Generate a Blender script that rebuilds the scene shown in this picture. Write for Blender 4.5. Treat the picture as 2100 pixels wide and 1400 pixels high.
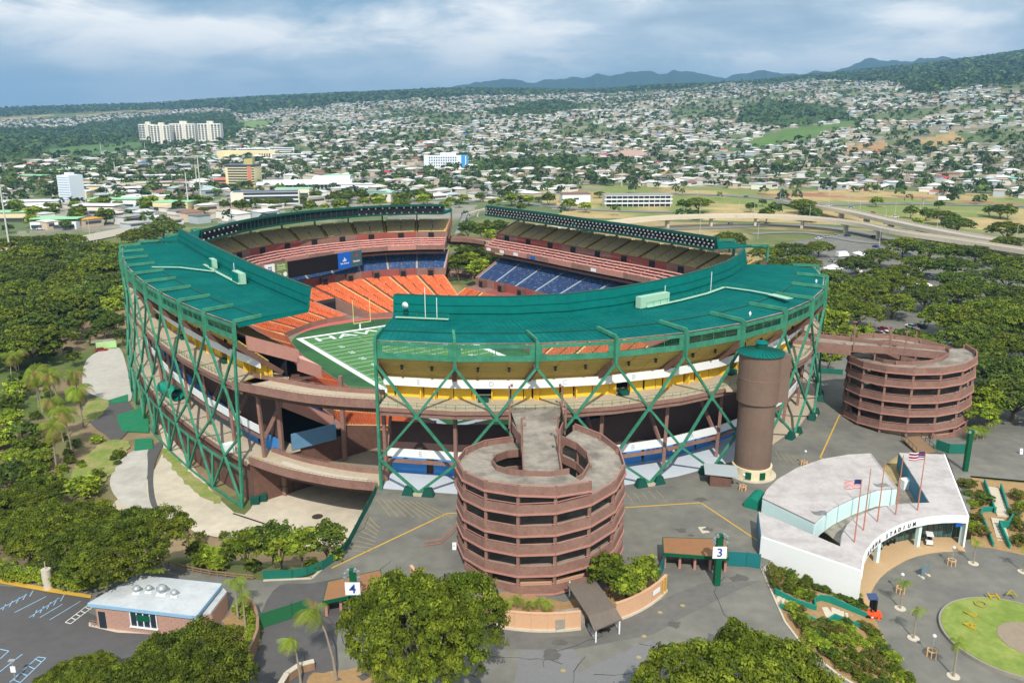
import bpy, math, random
import numpy as np
from mathutils import Vector, Matrix
for o in list(bpy.data.objects): bpy.data.objects.remove(o)
SC = bpy.context.scene
COL = SC.collection
RAD = math.radians
# ---------------------------------------------------------------- camera
CAMZ = 75.46; FPX = 1700.0; PIT = 0.2654
CP, SP = math.cos(PIT), math.sin(PIT)
cam = bpy.data.cameras.new('camera'); cam.sensor_width = 36; cam.lens = 36*FPX/2100
cam.clip_start = 1; cam.clip_end = 40000
camo = bpy.data.objects.new('camera', cam); COL.objects.link(camo)
camo.location = (0, 0, CAMZ); camo.rotation_euler = (math.pi/2-PIT, 0, 0)
SC.camera = camo
# ---------------------------------------------------------------- sky and sun
SUN_EL, SUN_AZ = 45.0, 4.0        # light travels towards +Y, turned a little to -X
world = bpy.data.worlds.new('World'); SC.world = world; world.use_nodes = True
nt = world.node_tree; nt.nodes.clear()
def N(t, **k):
    n = nt.nodes.new(t)
    for a, b in k.items(): setattr(n, a, b)
    return n
L = nt.links.new
out = N('ShaderNodeOutputWorld'); bg = N('ShaderNodeBackground'); L(bg.outputs[0], out.inputs[0])
bg.inputs[1].default_value = 0.092
sky = N('ShaderNodeTexSky', sky_type='NISHITA', sun_disc=False)
sky.sun_elevation = RAD(SUN_EL); sky.sun_rotation = RAD(180-SUN_AZ); sky.air_density = 1.0; sky.dust_density = 1.2; sky.altitude = 80
tc = N('ShaderNodeTexCoord'); sep = N('ShaderNodeSeparateXYZ'); L(tc.outputs['Generated'], sep.inputs[0])
def math_(op, a, b=None):
    m = N('ShaderNodeMath', operation=op)
    for i, v in enumerate((a, b)):
        if v is None: continue
        if isinstance(v, (int, float)): m.inputs[i].default_value = v
        else: L(v, m.inputs[i])
    return m.outputs[0]
off = N('ShaderNodeVectorMath', operation='MULTIPLY_ADD'); L(tc.outputs['Generated'], off.inputs[0]); off.inputs[1].default_value = (5.0, 5.0, 17.0); off.inputs[2].default_value = (5.5, 27.1, 5.0)
off2 = N('ShaderNodeVectorMath', operation='MULTIPLY'); L(off.outputs[0], off2.inputs[0]); off2.inputs[1].default_value = (1, 1, 1.15)
def noise(scale, detail, rough, vec, dist=0.0):
    n = N('ShaderNodeTexNoise'); n.inputs['Scale'].default_value = scale; n.inputs['Detail'].default_value = detail
    n.inputs['Roughness'].default_value = rough; n.inputs['Distortion'].default_value = dist; L(vec, n.inputs['Vector']); return n.outputs['Fac']
def ramp(fac, stops):
    r = N('ShaderNodeValToRGB'); L(fac, r.inputs[0]); e = r.color_ramp.elements
    while len(e) < len(stops): e.new(0.5)
    for i, (p, c) in enumerate(stops): e[i].position = p; e[i].color = c if len(c) == 4 else (*c, 1)
    return r.outputs[0]
n1 = noise(0.75, 8, 0.55, off.outputs[0], 0.3)
cover = ramp(n1, [(0.34, (0, 0, 0)), (0.46, (1, 1, 1))])
n2 = noise(0.7, 2, 0.5, off2.outputs[0], 0.2)
n3 = noise(1.9, 9, 0.6, off2.outputs[0], 0.3)
puff = math_('ADD', math_('MULTIPLY', n2, 0.62), math_('MULTIPLY', n3, 0.38))
shade = ramp(puff, [(0.34, (4.6, 6.0, 7.4)), (0.43, (6.4, 7.8, 9.0)), (0.49, (8.2, 9.3, 10.2)), (0.545, (11.6, 11.9, 12.0)), (0.62, (14.2, 13.9, 13.4))])
mx = N('ShaderNodeMix', data_type='RGBA'); L(cover, mx.inputs[0])
skm = N('ShaderNodeMix', data_type='RGBA', blend_type='MULTIPLY'); skm.inputs[0].default_value = 1; L(sky.outputs[0], skm.inputs[6]); skm.inputs[7].default_value = (0.9, 1.0, 1.12, 1)
L(skm.outputs[2], mx.inputs[6]); L(shade, mx.inputs[7])
hz_ = ramp(sep.outputs[2], [(0.0, (1, 1, 1)), (0.075, (0, 0, 0))])       # hazy air low over the horizon, all round
mx2 = N('ShaderNodeMix', data_type='RGBA'); L(math_('MULTIPLY', hz_, 0.75), mx2.inputs[0]); L(mx.outputs[2], mx2.inputs[6]); mx2.inputs[7].default_value = (6.2, 8.2, 10.0, 1)
L(mx2.outputs[2], bg.inputs[0])
sl = bpy.data.lights.new('sun', 'SUN'); sl.energy = 4.5; sl.angle = RAD(0.53); sl.color = (1.0, 0.945, 0.84)
so = bpy.data.objects.new('sun', sl); COL.objects.link(so)
sd = Vector((-math.sin(RAD(SUN_AZ))*math.cos(RAD(SUN_EL)), math.cos(RAD(SUN_AZ))*math.cos(RAD(SUN_EL)), -math.sin(RAD(SUN_EL))))
so.rotation_euler = sd.to_track_quat('-Z', 'Y').to_euler(); so.location = (40, -120, 260)
vs = SC.view_settings; vs.view_transform = 'Standard'; vs.look = 'None'; vs.exposure = 0.0; vs.gamma = 1.0; vs.use_curve_mapping = False
SC.render.engine = 'CYCLES'; SC.cycles.max_bounces = 5; SC.cycles.diffuse_bounces = 3; SC.cycles.glossy_bounces = 2; SC.cycles.transparent_max_bounces = 8
SC.cycles.volume_bounces = 0
# ---------------------------------------------------------------- helpers
def G(px, py, z=0.0):
    """photo position -> place on the level plane z"""
    u = (px-1050)/FPX; v = (700-py)/FPX
    t = (z-CAMZ)/(-SP+v*CP)
    return (u*t, (CP+v*SP)*t, z)
def W2P(X, Y, Z):
    Z = Z-CAMZ; d = Y*CP-Z*SP; v = Y*SP+Z*CP
    return 1050+FPX*X/d, 700-FPX*v/d
def lin(c): return c/12.92 if c <= 0.04045 else ((c+0.055)/1.055)**2.4
def rgb(r, g, b): return (lin(r/255), lin(g/255), lin(b/255))
def vn(x, y, seed=0):
    """value noise 0..1, vectorised"""
    x = np.asarray(x, float); y = np.asarray(y, float)
    xi = np.floor(x).astype(np.int64); yi = np.floor(y).astype(np.int64); xf = x-xi; yf = y-yi
    xf = xf*xf*(3-2*xf); yf = yf*yf*(3-2*yf)
    def h(a, b):
        n = (a*374761393+b*668265263+seed*144665) & 0x7fffffff
        n = ((n ^ (n >> 13))*1274126177) & 0x7fffffff
        return ((n ^ (n >> 16)) & 0xffff)/65535.0
    return (h(xi, yi)*(1-xf)+h(xi+1, yi)*xf)*(1-yf)+(h(xi, yi+1)*(1-xf)+h(xi+1, yi+1)*xf)*yf
def fbm(x, y, o=4, seed=0):
    s = 0; a = 0.5; x = np.asarray(x, float); y = np.asarray(y, float)
    for i in range(o): s = s+a*vn(x*2**i, y*2**i, seed+i*7); a *= 0.5
    return s/(1-0.5**o)
# ---- materials
MATS = {}
def mat(name, col, rough=0.8, var=0.12, scale=0.6, bump=0.0, bscale=6.0, metal=0.0, attr=False, pat=None, col2=None, objvar=0.0, spec=0.25, trans=0.0):
    if name in MATS: return MATS[name]
    m = bpy.data.materials.new(name); m.use_nodes = True; t = m.node_tree; p = t.nodes['Principled BSDF']; LK = t.links.new
    p.inputs['Roughness'].default_value = rough; p.inputs['Metallic'].default_value = metal; p.inputs['Specular IOR Level'].default_value = spec
    geo = t.nodes.new('ShaderNodeNewGeometry'); pos = geo.outputs['Position']
    nz = t.nodes.new('ShaderNodeTexNoise'); nz.inputs['Scale'].default_value = scale; nz.inputs['Detail'].default_value = 6; nz.inputs['Roughness'].default_value = 0.65; LK(pos, nz.inputs['Vector'])
    if attr:
        src = t.nodes.new('ShaderNodeAttribute'); src.attribute_name = 'Col'; base = src.outputs['Color']
    else:
        src = t.nodes.new('ShaderNodeRGB'); src.outputs[0].default_value = (*col, 1); base = src.outputs[0]
    if col2 is not None:
        r = t.nodes.new('ShaderNodeValToRGB'); r.color_ramp.elements[0].position = 0.40; r.color_ramp.elements[1].position = 0.62
        LK(nz.outputs['Fac'], r.inputs[0]); mm = t.nodes.new('ShaderNodeMix'); mm.data_type = 'RGBA'; LK(r.outputs[0], mm.inputs[0]); LK(base, mm.inputs[6]); mm.inputs[7].default_value = (*col2, 1); base = mm.outputs[2]
    mr = t.nodes.new('ShaderNodeMapRange'); mr.inputs[1].default_value = 0.28; mr.inputs[2].default_value = 0.72; mr.inputs[3].default_value = 1-var; mr.inputs[4].default_value = 1+var
    n2 = t.nodes.new('ShaderNodeTexNoise'); n2.inputs['Scale'].default_value = scale*5.3; n2.inputs['Detail'].default_value = 5; LK(pos, n2.inputs['Vector'])
    av = t.nodes.new('ShaderNodeMath'); av.operation = 'ADD'; LK(nz.outputs['Fac'], av.inputs[0]); LK(n2.outputs['Fac'], av.inputs[1])
    hf = t.nodes.new('ShaderNodeMath'); hf.operation = 'MULTIPLY'; hf.inputs[1].default_value = 0.5; LK(av.outputs[0], hf.inputs[0]); LK(hf.outputs[0], mr.inputs[0])
    fac = mr.outputs[0]
    if objvar:
        oi = t.nodes.new('ShaderNodeObjectInfo'); m2 = t.nodes.new('ShaderNodeMapRange'); m2.inputs[3].default_value = 1-objvar; m2.inputs[4].default_value = 1+objvar
        LK(oi.outputs['Random'], m2.inputs[0]); mu = t.nodes.new('ShaderNodeMath'); mu.operation = 'MULTIPLY'; LK(fac, mu.inputs[0]); LK(m2.outputs[0], mu.inputs[1]); fac = mu.outputs[0]
    vm = t.nodes.new('ShaderNodeVectorMath'); vm.operation = 'SCALE'; LK(base, vm.inputs[0]); LK(fac, vm.inputs['Scale'])
    LK(vm.outputs[0], p.inputs['Base Color'])
    hgt = None
    if pat:      # ('wave', scale, direction vector) fine ribbing as relief
        kind, sc, vec = pat
        dv = t.nodes.new('ShaderNodeVectorMath'); dv.operation = 'DOT_PRODUCT'; LK(pos, dv.inputs[0]); dv.inputs[1].default_value = vec
        sn = t.nodes.new('ShaderNodeMath'); sn.operation = 'MULTIPLY'; LK(dv.outputs['Value'], sn.inputs[0]); sn.inputs[1].default_value = sc
        s2 = t.nodes.new('ShaderNodeMath'); s2.operation = 'SINE'; LK(sn.outputs[0], s2.inputs[0]); hgt = s2.outputs[0]
    if bump or hgt is not None:
        b = t.nodes.new('ShaderNodeBump'); b.inputs['Strength'].default_value = (bump*.16 if pat else bump) if bump else 0.1; b.inputs['Distance'].default_value = 0.05
        if hgt is None:
            n3 = t.nodes.new('ShaderNodeTexNoise'); n3.inputs['Scale'].default_value = bscale; n3.inputs['Detail'].default_value = 4; LK(pos, n3.inputs['Vector']); hgt = n3.outputs['Fac']
        LK(hgt, b.inputs['Height']); LK(b.outputs[0], p.inputs['Normal'])
    if trans:
        tr = t.nodes.new('ShaderNodeBsdfTranslucent'); LK(vm.outputs[0], tr.inputs['Color']); ms = t.nodes.new('ShaderNodeMixShader'); ms.inputs[0].default_value = trans
        LK(p.outputs[0], ms.inputs[1]); LK(tr.outputs[0], ms.inputs[2]); LK(ms.outputs[0], t.nodes['Material Output'].inputs[0])
    MATS[name] = m; return m
ORG = {}
def tag(o, label=None, cat=None, group=None, kind=None):
    if label: o['label'] = label
    if cat: o['category'] = cat
    if group: o['group'] = group
    if kind: o['kind'] = kind
    return o
def root(name, loc, label, cat, group=None):
    o = bpy.data.objects.new(name, None); COL.objects.link(o); o.location = loc; o.empty_display_size = 1
    ORG[o] = Vector(loc); return tag(o, label, cat, group)
def link(name, me, m, parent=None):
    if m is not None and len(me.materials) == 0: me.materials.append(m)
    o = bpy.data.objects.new(name, me); COL.objects.link(o)
    if parent is not None: o.parent = parent; ORG[o] = ORG.get(parent, Vector((0, 0, 0)))
    return o
class MB:
    """collects polygons, builds one mesh object"""
    def __init__(s): s.v = []; s.f = []
    def quad(s, *p):
        i = len(s.v); s.v += [tuple(q) for q in p]; s.f.append(tuple(range(i, i+len(p)))); return s
    def hexa(s, a, b):
        """a, b: two matching rings of 4 points (bottom, top)"""
        i = len(s.v); s.v += [tuple(q) for q in a]+[tuple(q) for q in b]
        s.f += [(i+3, i+2, i+1, i), (i+4, i+5, i+6, i+7)]+[(i+k, i+(k+1) % 4, i+4+(k+1) % 4, i+4+k) for k in range(4)]; return s
    def box(s, c, d, rz=0.0):
        cs, sn = math.cos(rz), math.sin(rz); x, y, z = c; a = d[0]/2; b = d[1]/2; h = d[2]/2
        r = [(x+cs*u-sn*w, y+sn*u+cs*w) for u, w in ((-a, -b), (a, -b), (a, b), (-a, b))]
        return s.hexa([(*q, z-h) for q in r], [(*q, z+h) for q in r])
    def bar(s, p, q, w, h=None, up=(0, 0, 1)):
        h = h or w; p = Vector(p); q = Vector(q); d = (q-p)
        if d.length < 1e-6: return s
        d.normalize(); u = Vector(up)
        if abs(d.dot(u)) > 0.98: u = Vector((0.3, 1, 0)).normalized()
        x = d.cross(u).normalized()*(w/2); y = x.cross(d).normalized()*(h/2)
        return s.hexa([p-x-y, p+x-y, p+x+y, p-x+y], [q-x-y, q+x-y, q+x+y, q-x+y])
    def slab(s, a, b, c, d, th):
        """quad a b c d (top face) with thickness th downward"""
        dn = Vector((0, 0, -th)); t = [Vector(k) for k in (a, b, c, d)]
        return s.hexa([k+dn for k in t], t)
    def wall(s, p, q, z0, z1, th=0.2):
        p = Vector((p[0], p[1], 0)); q = Vector((q[0], q[1], 0)); d = (q-p)
        if d.length < 1e-6: return s
        d.normalize(); n = Vector((-d.y, d.x, 0))*(th/2)
        r = [p-n, q-n, q+n, p+n]
        return s.hexa([(k.x, k.y, z0) for k in r], [(k.x, k.y, z1) for k in r])
    def tube(s, pts, rad, n=8, cap=True):
        pts = [Vector(p) for p in pts]; rad = rad if isinstance(rad, (list, tuple)) else [rad]*len(pts); i0 = len(s.v)
        for k, p in enumerate(pts):
            d = (pts[min(k+1, len(pts)-1)]-pts[max(k-1, 0)]).normalized(); u = Vector((1, 0, 0)) if abs(d.z) > 0.9 else Vector((0, 0, 1))
            x = d.cross(u).normalized(); y = x.cross(d)
            for j in range(n): a = 2*math.pi*j/n; s.v.append(tuple(p+(x*math.cos(a)+y*math.sin(a))*rad[k]))
        for k in range(len(pts)-1):
            for j in range(n): a = i0+k*n+j; b = i0+k*n+(j+1) % n; s.f.append((a, b, b+n, a+n))
        if cap: s.f.append(tuple(i0+j for j in reversed(range(n)))); s.f.append(tuple(i0+(len(pts)-1)*n+j for j in range(n)))
        return s
    def cyl(s, c, r, z0, z1, n=24, r1=None): return s.tube([(c[0], c[1], z0), (c[0], c[1], z1)], [r, r if r1 is None else r1], n)
    def poly(s, pts, z0, z1=None):
        """flat polygon sheet at z0, or prism from z0 to z1"""
        from mathutils.geometry import tessellate_polygon
        v3 = [Vector((p[0], p[1], 0)) for p in pts]; tri = tessellate_polygon([v3]); i = len(s.v)
        ar = sum(v3[k].x*v3[(k+1) % len(v3)].y-v3[(k+1) % len(v3)].x*v3[k].y for k in range(len(v3)))
        zt = z0 if z1 is None else z1
        s.v += [(p[0], p[1], zt) for p in pts]
        for t in tri:
            a, b, c = [v3[k] for k in t]; up = (b-a).cross(c-a).z > 0
            s.f.append(tuple(i+k for k in (t if up else t[::-1])))
        if z1 is not None:
            j = len(s.v); s.v += [(p[0], p[1], z0) for p in pts]; n = len(pts)
            for k in range(n):
                q = (j+k, j+(k+1) % n, i+(k+1) % n, i+k); s.f.append(q if ar > 0 else q[::-1])
            for t in tri:
                a, b, c = [v3[k] for k in t]; up = (b-a).cross(c-a).z > 0
                s.f.append(tuple(j+k for k in (t[::-1] if up else t)))
        return s
    def build(s, name, m, parent=None, smooth=False, **kw):
        me = bpy.data.meshes.new(name); og = ORG.get(parent, Vector((0, 0, 0))) if parent is not None else Vector((0, 0, 0))
        vv = np.array(s.v, dtype=np.float64)-np.array(og) if len(s.v) else np.zeros((0, 3))
        me.from_pydata(vv.tolist(), [], s.f); me.update()
        if smooth: me.polygons.foreach_set('use_smooth', [True]*len(me.polygons))
        o = link(name, me, m, parent)
        return tag(o, **kw) if kw else o
def single(name, mb, m, label, cat, group=None, smooth=False):
    """a thing that is one mesh: origin at its base"""
    a = np.array(mb.v); c = a.mean(0); c[2] = a[:, 2].min(); me = bpy.data.meshes.new(name)
    me.from_pydata((a-c).tolist(), [], mb.f)
    if smooth: me.polygons.foreach_set('use_smooth', [True]*len(me.polygons))
    o = link(name, me, m); o.location = c; return tag(o, label, cat, group)
def npmesh(name, V, Fc, C=None, smooth=False):
    """V (n,3); Fc (m,k) all the same k; C (m,3) colour for each face"""
    V = np.asarray(V, np.float32); Fc = np.asarray(Fc, np.int32); m, k = Fc.shape
    me = bpy.data.meshes.new(name); me.vertices.add(len(V)); me.vertices.foreach_set('co', V.ravel())
    me.loops.add(m*k); me.loops.foreach_set('vertex_index', Fc.ravel()); me.polygons.add(m)
    me.polygons.foreach_set('loop_start', np.arange(0, m*k, k, dtype=np.int32)); me.polygons.foreach_set('loop_total', np.full(m, k, np.int32))
    me.polygons.foreach_set('use_smooth', np.full(m, bool(smooth)))
    me.update(calc_edges=True)
    if C is not None:
        a = me.color_attributes.new('Col', 'FLOAT_COLOR', 'CORNER'); cc = np.ones((m*k, 4), np.float32); cc[:, :3] = np.repeat(np.asarray(C, np.float32), k, axis=0)
        a.data.foreach_set('color', cc.ravel())
    return me
def copy_tree(o, loc, rz=0.0, sc=1.0, parent=None, **kw):
    c = o.copy(); COL.objects.link(c); c.parent = parent
    if loc is not None: c.location = loc; c.rotation_euler = (0, 0, rz); c.scale = (sc, sc, sc) if isinstance(sc, (int, float)) else sc
    for ch in o.children: copy_tree(ch, None, parent=c)
    return tag(c, **kw) if kw else c
def text_mesh(body, size, extrude=0.02, bold=0.0):
    cu = bpy.data.curves.new('lettering', 'FONT'); cu.body = body; cu.size = size; cu.extrude = extrude; cu.offset = bold; cu.align_x = 'CENTER'; cu.align_y = 'CENTER'; cu.resolution_u = 3
    o = bpy.data.objects.new('lettering', cu); COL.objects.link(o); dg = bpy.context.evaluated_depsgraph_get(); dg.update()
    me = bpy.data.meshes.new_from_object(o.evaluated_get(dg)); bpy.data.objects.remove(o); me.materials.clear(); return me
def text(name, body, size, at, xdir, zdir, m, parent=None, extrude=0.02, bold=0.0, sx=1.0):
    """lettering: xdir is the reading direction, zdir the up direction of the letters"""
    me = text_mesh(body, size, extrude, bold); x = Vector(xdir).normalized(); y = Vector(zdir); y = (y-x*y.dot(x)).normalized(); z = x.cross(y)
    M = Matrix((x, y, z)).transposed().to_4x4(); M = Matrix.Translation(Vector(at)-(ORG.get(parent, Vector()) if parent is not None else Vector()))@M@Matrix.Diagonal((sx, 1, 1, 1))
    me.transform(M); return link(name, me, m, parent)
# palette
GREEN_ROOF = mat('teal roof sheet', rgb(0, 94, 92), 0.75, 0.24, 0.10, col2=rgb(14, 106, 100), spec=0.08)
GREEN_RIM = mat('teal rim sheet', rgb(2, 106, 100), 0.75, 0.2, 0.12, spec=0.08)
GREEN = mat('green painted steel', rgb(54, 124, 98), 0.6, 0.22, 0.4, col2=rgb(66, 136, 110))
GREEN_D = mat('dark green steel', rgb(20, 78, 66), 0.55, 0.12, 0.4)
GREEN_SIGN = mat('sign pole green', rgb(10, 88, 60), 0.5, 0.08)
BROWN = mat('rust brown steel', rgb(148, 116, 104), 0.75, 0.24, 0.35, 0.3, pat=('wave', 20, (0.7, 0.7, 0)), col2=rgb(130, 98, 88))
BROWN_D = mat('dark brown corrugated sheet', rgb(108, 80, 70), 0.8, 0.28, 0.2, 0.6, pat=('wave', 9, (0.7, 0.7, 0)))
BROWN_T = mat('lift tower cladding', rgb(118, 98, 86), 0.65, 0.12, 0.2, 0.6, pat=('wave', 12, (1, 0.35, 0)))
PINK = mat('pink painted steel', rgb(178, 130, 118), 0.7, 0.12, 0.4)
RED_WALL = mat('red wall paint', rgb(150, 84, 76), 0.8, 0.12, 0.3)
YELLOW = mat('yellow wall paint', rgb(240, 198, 60), 0.7, 0.08, 0.3)
YELLOW_S = mat('yellow soffit sheet', rgb(206, 178, 100), 0.7, 0.10, 0.3)
WHITE = mat('white paint', rgb(232, 234, 236), 0.6, 0.04, 0.3)
BLUE = mat('blue wall paint', rgb(66, 142, 214), 0.7, 0.08, 0.3)
CONC = mat('concourse concrete', rgb(186, 172, 150), 0.9, 0.14, 0.18, 0.2)
CONC_D = mat('weathered deck concrete', rgb(164, 156, 144), 0.9, 0.34, 0.16, 0.2, col2=rgb(112, 106, 98))
CREAM = mat('cream aisle paint', rgb(226, 178, 120), 0.85, 0.08)
GREYFLOOR = mat('light grey floor paint', rgb(196, 204, 214), 0.8, 0.05, 0.2)
DARK = mat('dark parts and painted shade', rgb(34, 34, 36), 0.9, 0.1)  # paints the shade inside openings and recesses; also plain dark parts
GLASS = mat('dark glass', rgb(40, 52, 62), 0.12, 0.05, spec=0.6)
TRUNK = mat('bark', rgb(112, 96, 80), 0.95, 0.25, 2.0, 0.4)
PALMT = mat('palm trunk', rgb(150, 140, 124), 0.95, 0.2, 2.0, 0.4)
LEAF = mat('leaves', (0, 0, 0), 0.6, 0.12, 0.5, attr=True, objvar=0.22, spec=0.2, trans=0.22)
VCOL = mat('painted things', (0, 0, 0), 0.75, 0.08, 0.3, attr=True)
STEEL = mat('galvanised steel', rgb(170, 176, 178), 0.45, 0.08, metal=0.4)
POLE = mat('pale lamp pole', rgb(200, 200, 194), 0.6, 0.05)
# ================================================================ terrain
FX0, FY0, FA = -58.65, 314.94, 0.5997            # football field frame
FC, FS = math.cos(FA), math.sin(FA)
def wld(lx, ly): return (FX0+FC*lx-FS*(ly-54.86), FY0+FS*lx+FC*(ly-54.86))
def loc_(X, Y):
    x = X-FX0; y = Y-FY0; return FC*x+FS*y, -FS*x+FC*y+54.86
FIELD_Z = -5.5; APRON_Z = -10.5; DRIVE_Z = -2.7
TP = [-400, 0, 300, 600, 900, 1200, 1500, 1800, 2100, 2500]
TD = [700, 1000, 1200, 1500, 2000, 2500, 3200, 4000, 5000, 6000]
TY = np.array([[425, 370, 350, 329, 303, 285, 270, 258, 243, 231], [425, 370, 350, 329, 303, 285, 268, 256, 241, 228], [425, 370, 350, 328, 300, 282, 262, 247, 229, 217],
      [425, 370, 348, 320, 288, 262, 238, 217, 203, 200], [425, 370, 344, 305, 268, 247, 216, 196, 186, 184], [425, 370, 342, 300, 262, 240, 212, 198, 190, 190],
      [425, 372, 345, 300, 255, 228, 194, 182, 178, 178], [425, 372, 340, 290, 240, 212, 182, 163, 152, 150], [425, 372, 335, 280, 225, 195, 168, 138, 126, 124], [425, 372, 335, 275, 220, 185, 162, 128, 116, 114]], float)
TZ = np.zeros_like(TY)
for i in range(len(TP)):
    for j in range(len(TD)): TZ[i, j] = CAMZ-TD[j]*math.tan(PIT-math.atan((700-TY[i, j])/FPX))
TZ[:, 0] = 0
MTX = [-600, 700, 860, 940, 1000, 1100, 1200, 1320, 1400, 1480, 1560, 1610, 1700, 1760, 1800, 1850, 1950, 2050, 2400, 3000]
MTY = [250, 235, 195, 174, 166, 168, 153, 147, 149, 157, 146, 154, 146, 134, 126, 134, 131, 138, 130, 170]
def smooth(a, b, x):
    t = np.clip((x-a)/(b-a), 0, 1); return t*t*(3-2*t)
def interp2(p, D):
    p = np.clip(p, TP[0], TP[-1]-1e-3); D = np.clip(D, TD[0], TD[-1]-1e-3)
    i = np.clip(np.searchsorted(TP, p, side='right')-1, 0, len(TP)-2); j = np.clip(np.searchsorted(TD, D, side='right')-1, 0, len(TD)-2)
    tp = np.array(TP, float); td = np.array(TD, float)
    a = (p-tp[i])/(tp[i+1]-tp[i]); b = (D-td[j])/(td[j+1]-td[j])
    return TZ[i, j]*(1-a)*(1-b)+TZ[i+1, j]*a*(1-b)+TZ[i, j+1]*(1-a)*b+TZ[i+1, j+1]*a*b
YBX = [-600, -86, -68, -61, -42, -34, -31, -28.5]; YBY = [124, 124.6, 122, 128, 124.5, 125, 134, 158]
def terrain(X, Y):
    X = np.asarray(X, float); Y = np.asarray(Y, float); D = np.hypot(X, Y)
    Yp = np.maximum(Y, 0.35*np.abs(X)+1e-3); p = 1050+1760*X/Yp
    far = interp2(p, D)
    crest = smooth(6000, 7600, D); far = far*(1-crest)
    my = np.interp(p, MTX, MTY); mz = CAMZ+9500*np.tan(np.arctan((700-my)/FPX)-PIT)
    m = np.exp(-((D-9500)/(650+420*fbm(p/40.0, D*0, 3, 5)))**2)*np.clip(mz, 0, None)*(0.87+0.14*fbm(p/26.0, D*0, 3, 19)+0.12*fbm(X/420, Y/420, 4, 9))
    far = np.maximum(far, m*(D > 7000))
    rough = (fbm(X/260, Y/260, 4, 3)-0.5)*smooth(900, 2600, D)*np.clip(D/110, 0, 26)*(1-.6*smooth(3800, 5200, D))*(1-crest)
    rough = rough+(fbm(X/900, Y/900, 3, 21)-0.5)*smooth(1800, 4200, D)*34*(1-crest)
    far = far+rough
    lx, ly = loc_(X, Y)
    yb = np.interp(X, YBX, YBY)
    low1 = smooth(0, 27, Y-yb)*(X < -28.5)
    low2 = 1-smooth(-45, 45, lx)
    low = np.where(Y < 160, low1, np.where(X < -28.5, np.maximum(low2, low1*smooth(230, 160, Y)), low2))*(1-smooth(360, 560, Y))
    near = APRON_Z*low-0.6*(low < 0.02)*(D < 420)
    inside = ((lx+1)/84)**2+((ly+2)/108)**2 < 1
    near = np.where(inside, -12.5, near)
    drive = (X > 42+0.25*(Y-128)) & (Y < 160) & (Y > 20)
    near = np.where(drive, -4.2, near)
    return far+near
def T1(X, Y): return float(terrain(np.array([X]), np.array([Y]))[0])
def P(px, py):
    """the place on the terrain that the photo shows at (px, py)"""
    u = (px-1050)/FPX; v = (700-py)/FPX; dx, dy, dz = u, CP+v*SP, -SP+v*CP
    hd = math.hypot(dx, dy); s = np.geomspace(80, 7500, 900)/hd
    zr = CAMZ+s*dz; zt = terrain(dx*s, dy*s); k = np.argmax(zr < zt)
    if not (zr < zt).any(): k = len(s)-1
    a = s[max(k-1, 0)]; b = s[k]; q = np.linspace(a, b, 40); zr = CAMZ+q*dz; zt = terrain(dx*q, dy*q); kk = int(np.argmax(zr < zt)) if (zr < zt).any() else 39
    t = q[kk]; return (dx*t, dy*t, float(zt[kk]))
# land cover by what stands where
FORX = [-400, 0, 300, 450, 500, 700, 800, 1000, 1100, 1230, 1400, 1500, 1600, 1650, 1840, 1860, 1900, 2000, 2100, 2500]
FORY = [240, 238, 224, 222, 232, 213, 206, 196, 196, 190, 181, 172, 172, 163, 170, 186, 196, 174, 166, 150]
GREENS = [  # pieces of open green land between the suburbs: outline, colour, tree density
    ([(-300, 272), (120, 262), (290, 240), (470, 232), (505, 262), (462, 292), (300, 312), (60, 326), (-300, 330)], rgb(66, 92, 52), 1.3),
    ([(95, 305), (290, 290), (300, 312), (100, 318)], rgb(88, 116, 62), 0.1),
    ([(490, 250), (560, 245), (545, 262), (500, 264)], rgb(118, 142, 78), 0.05),
    ([(1505, 252), (1528, 212), (1600, 206), (1742, 220), (1745, 248), (1600, 262)], rgb(70, 92, 50), 0.8),
    ([(1525, 294), (1612, 264), (1752, 249), (1757, 262), (1625, 290), (1560, 302)], rgb(92, 120, 58), 0.03),
    ([(1870, 292), (1955, 270), (1985, 292), (1900, 300)], rgb(172, 146, 100), 0.02),
    ([(1720, 302), (1810, 290), (1840, 312), (1740, 318)], rgb(168, 134, 96), 0.05),
    ([(980, 226), (1130, 206), (1215, 214), (1130, 236), (1020, 240)], rgb(74, 92, 52), 1.2),
    ([(960, 330), (1180, 318), (1300, 332), (1180, 352), (980, 352)], rgb(78, 104, 54), 1.0)]
def inpoly(x, y, poly):
    r = np.zeros(np.shape(x), bool); n = len(poly)
    for i in range(n):
        x0, y0 = poly[i]; x1, y1 = poly[(i+1) % n]
        if y0 == y1: continue
        r ^= ((y0 > y) != (y1 > y)) & (x < (x1-x0)*(y-y0)/(y1-y0)+x0)
    return r
rs = np.random.RandomState(4)
ang = np.concatenate([np.radians(np.linspace(-180, -46, 40)[:-1]), np.radians(np.linspace(-46, 46, 560)), np.radians(np.linspace(46, 180, 40)[1:])])
rad = np.concatenate([[1, 20, 40], np.geomspace(55, 15000, 250)])
AA, RR = np.meshgrid(ang, rad); TX = RR*np.sin(AA); TYY = RR*np.cos(AA); TZZ = terrain(TX, TYY)
nr, na = TX.shape
idx = np.arange(nr*na).reshape(nr, na)
quads = np.stack([idx[:-1, :-1], idx[:-1, 1:], idx[1:, 1:], idx[1:, :-1]], -1).reshape(-1, 4)[:, ::-1]
fx = (TX[:-1, :-1]+TX[1:, 1:]).ravel()/2; fy = (TYY[:-1, :-1]+TYY[1:, 1:]).ravel()/2; fz = (TZZ[:-1, :-1]+TZZ[1:, 1:]).ravel()/2
fD = np.hypot(fx, fy); fyy = np.maximum(fy, 1.0); fpx, fpy = W2P(fx, fyy, fz)
def C3(c): return np.array(c)[None, :]
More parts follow.
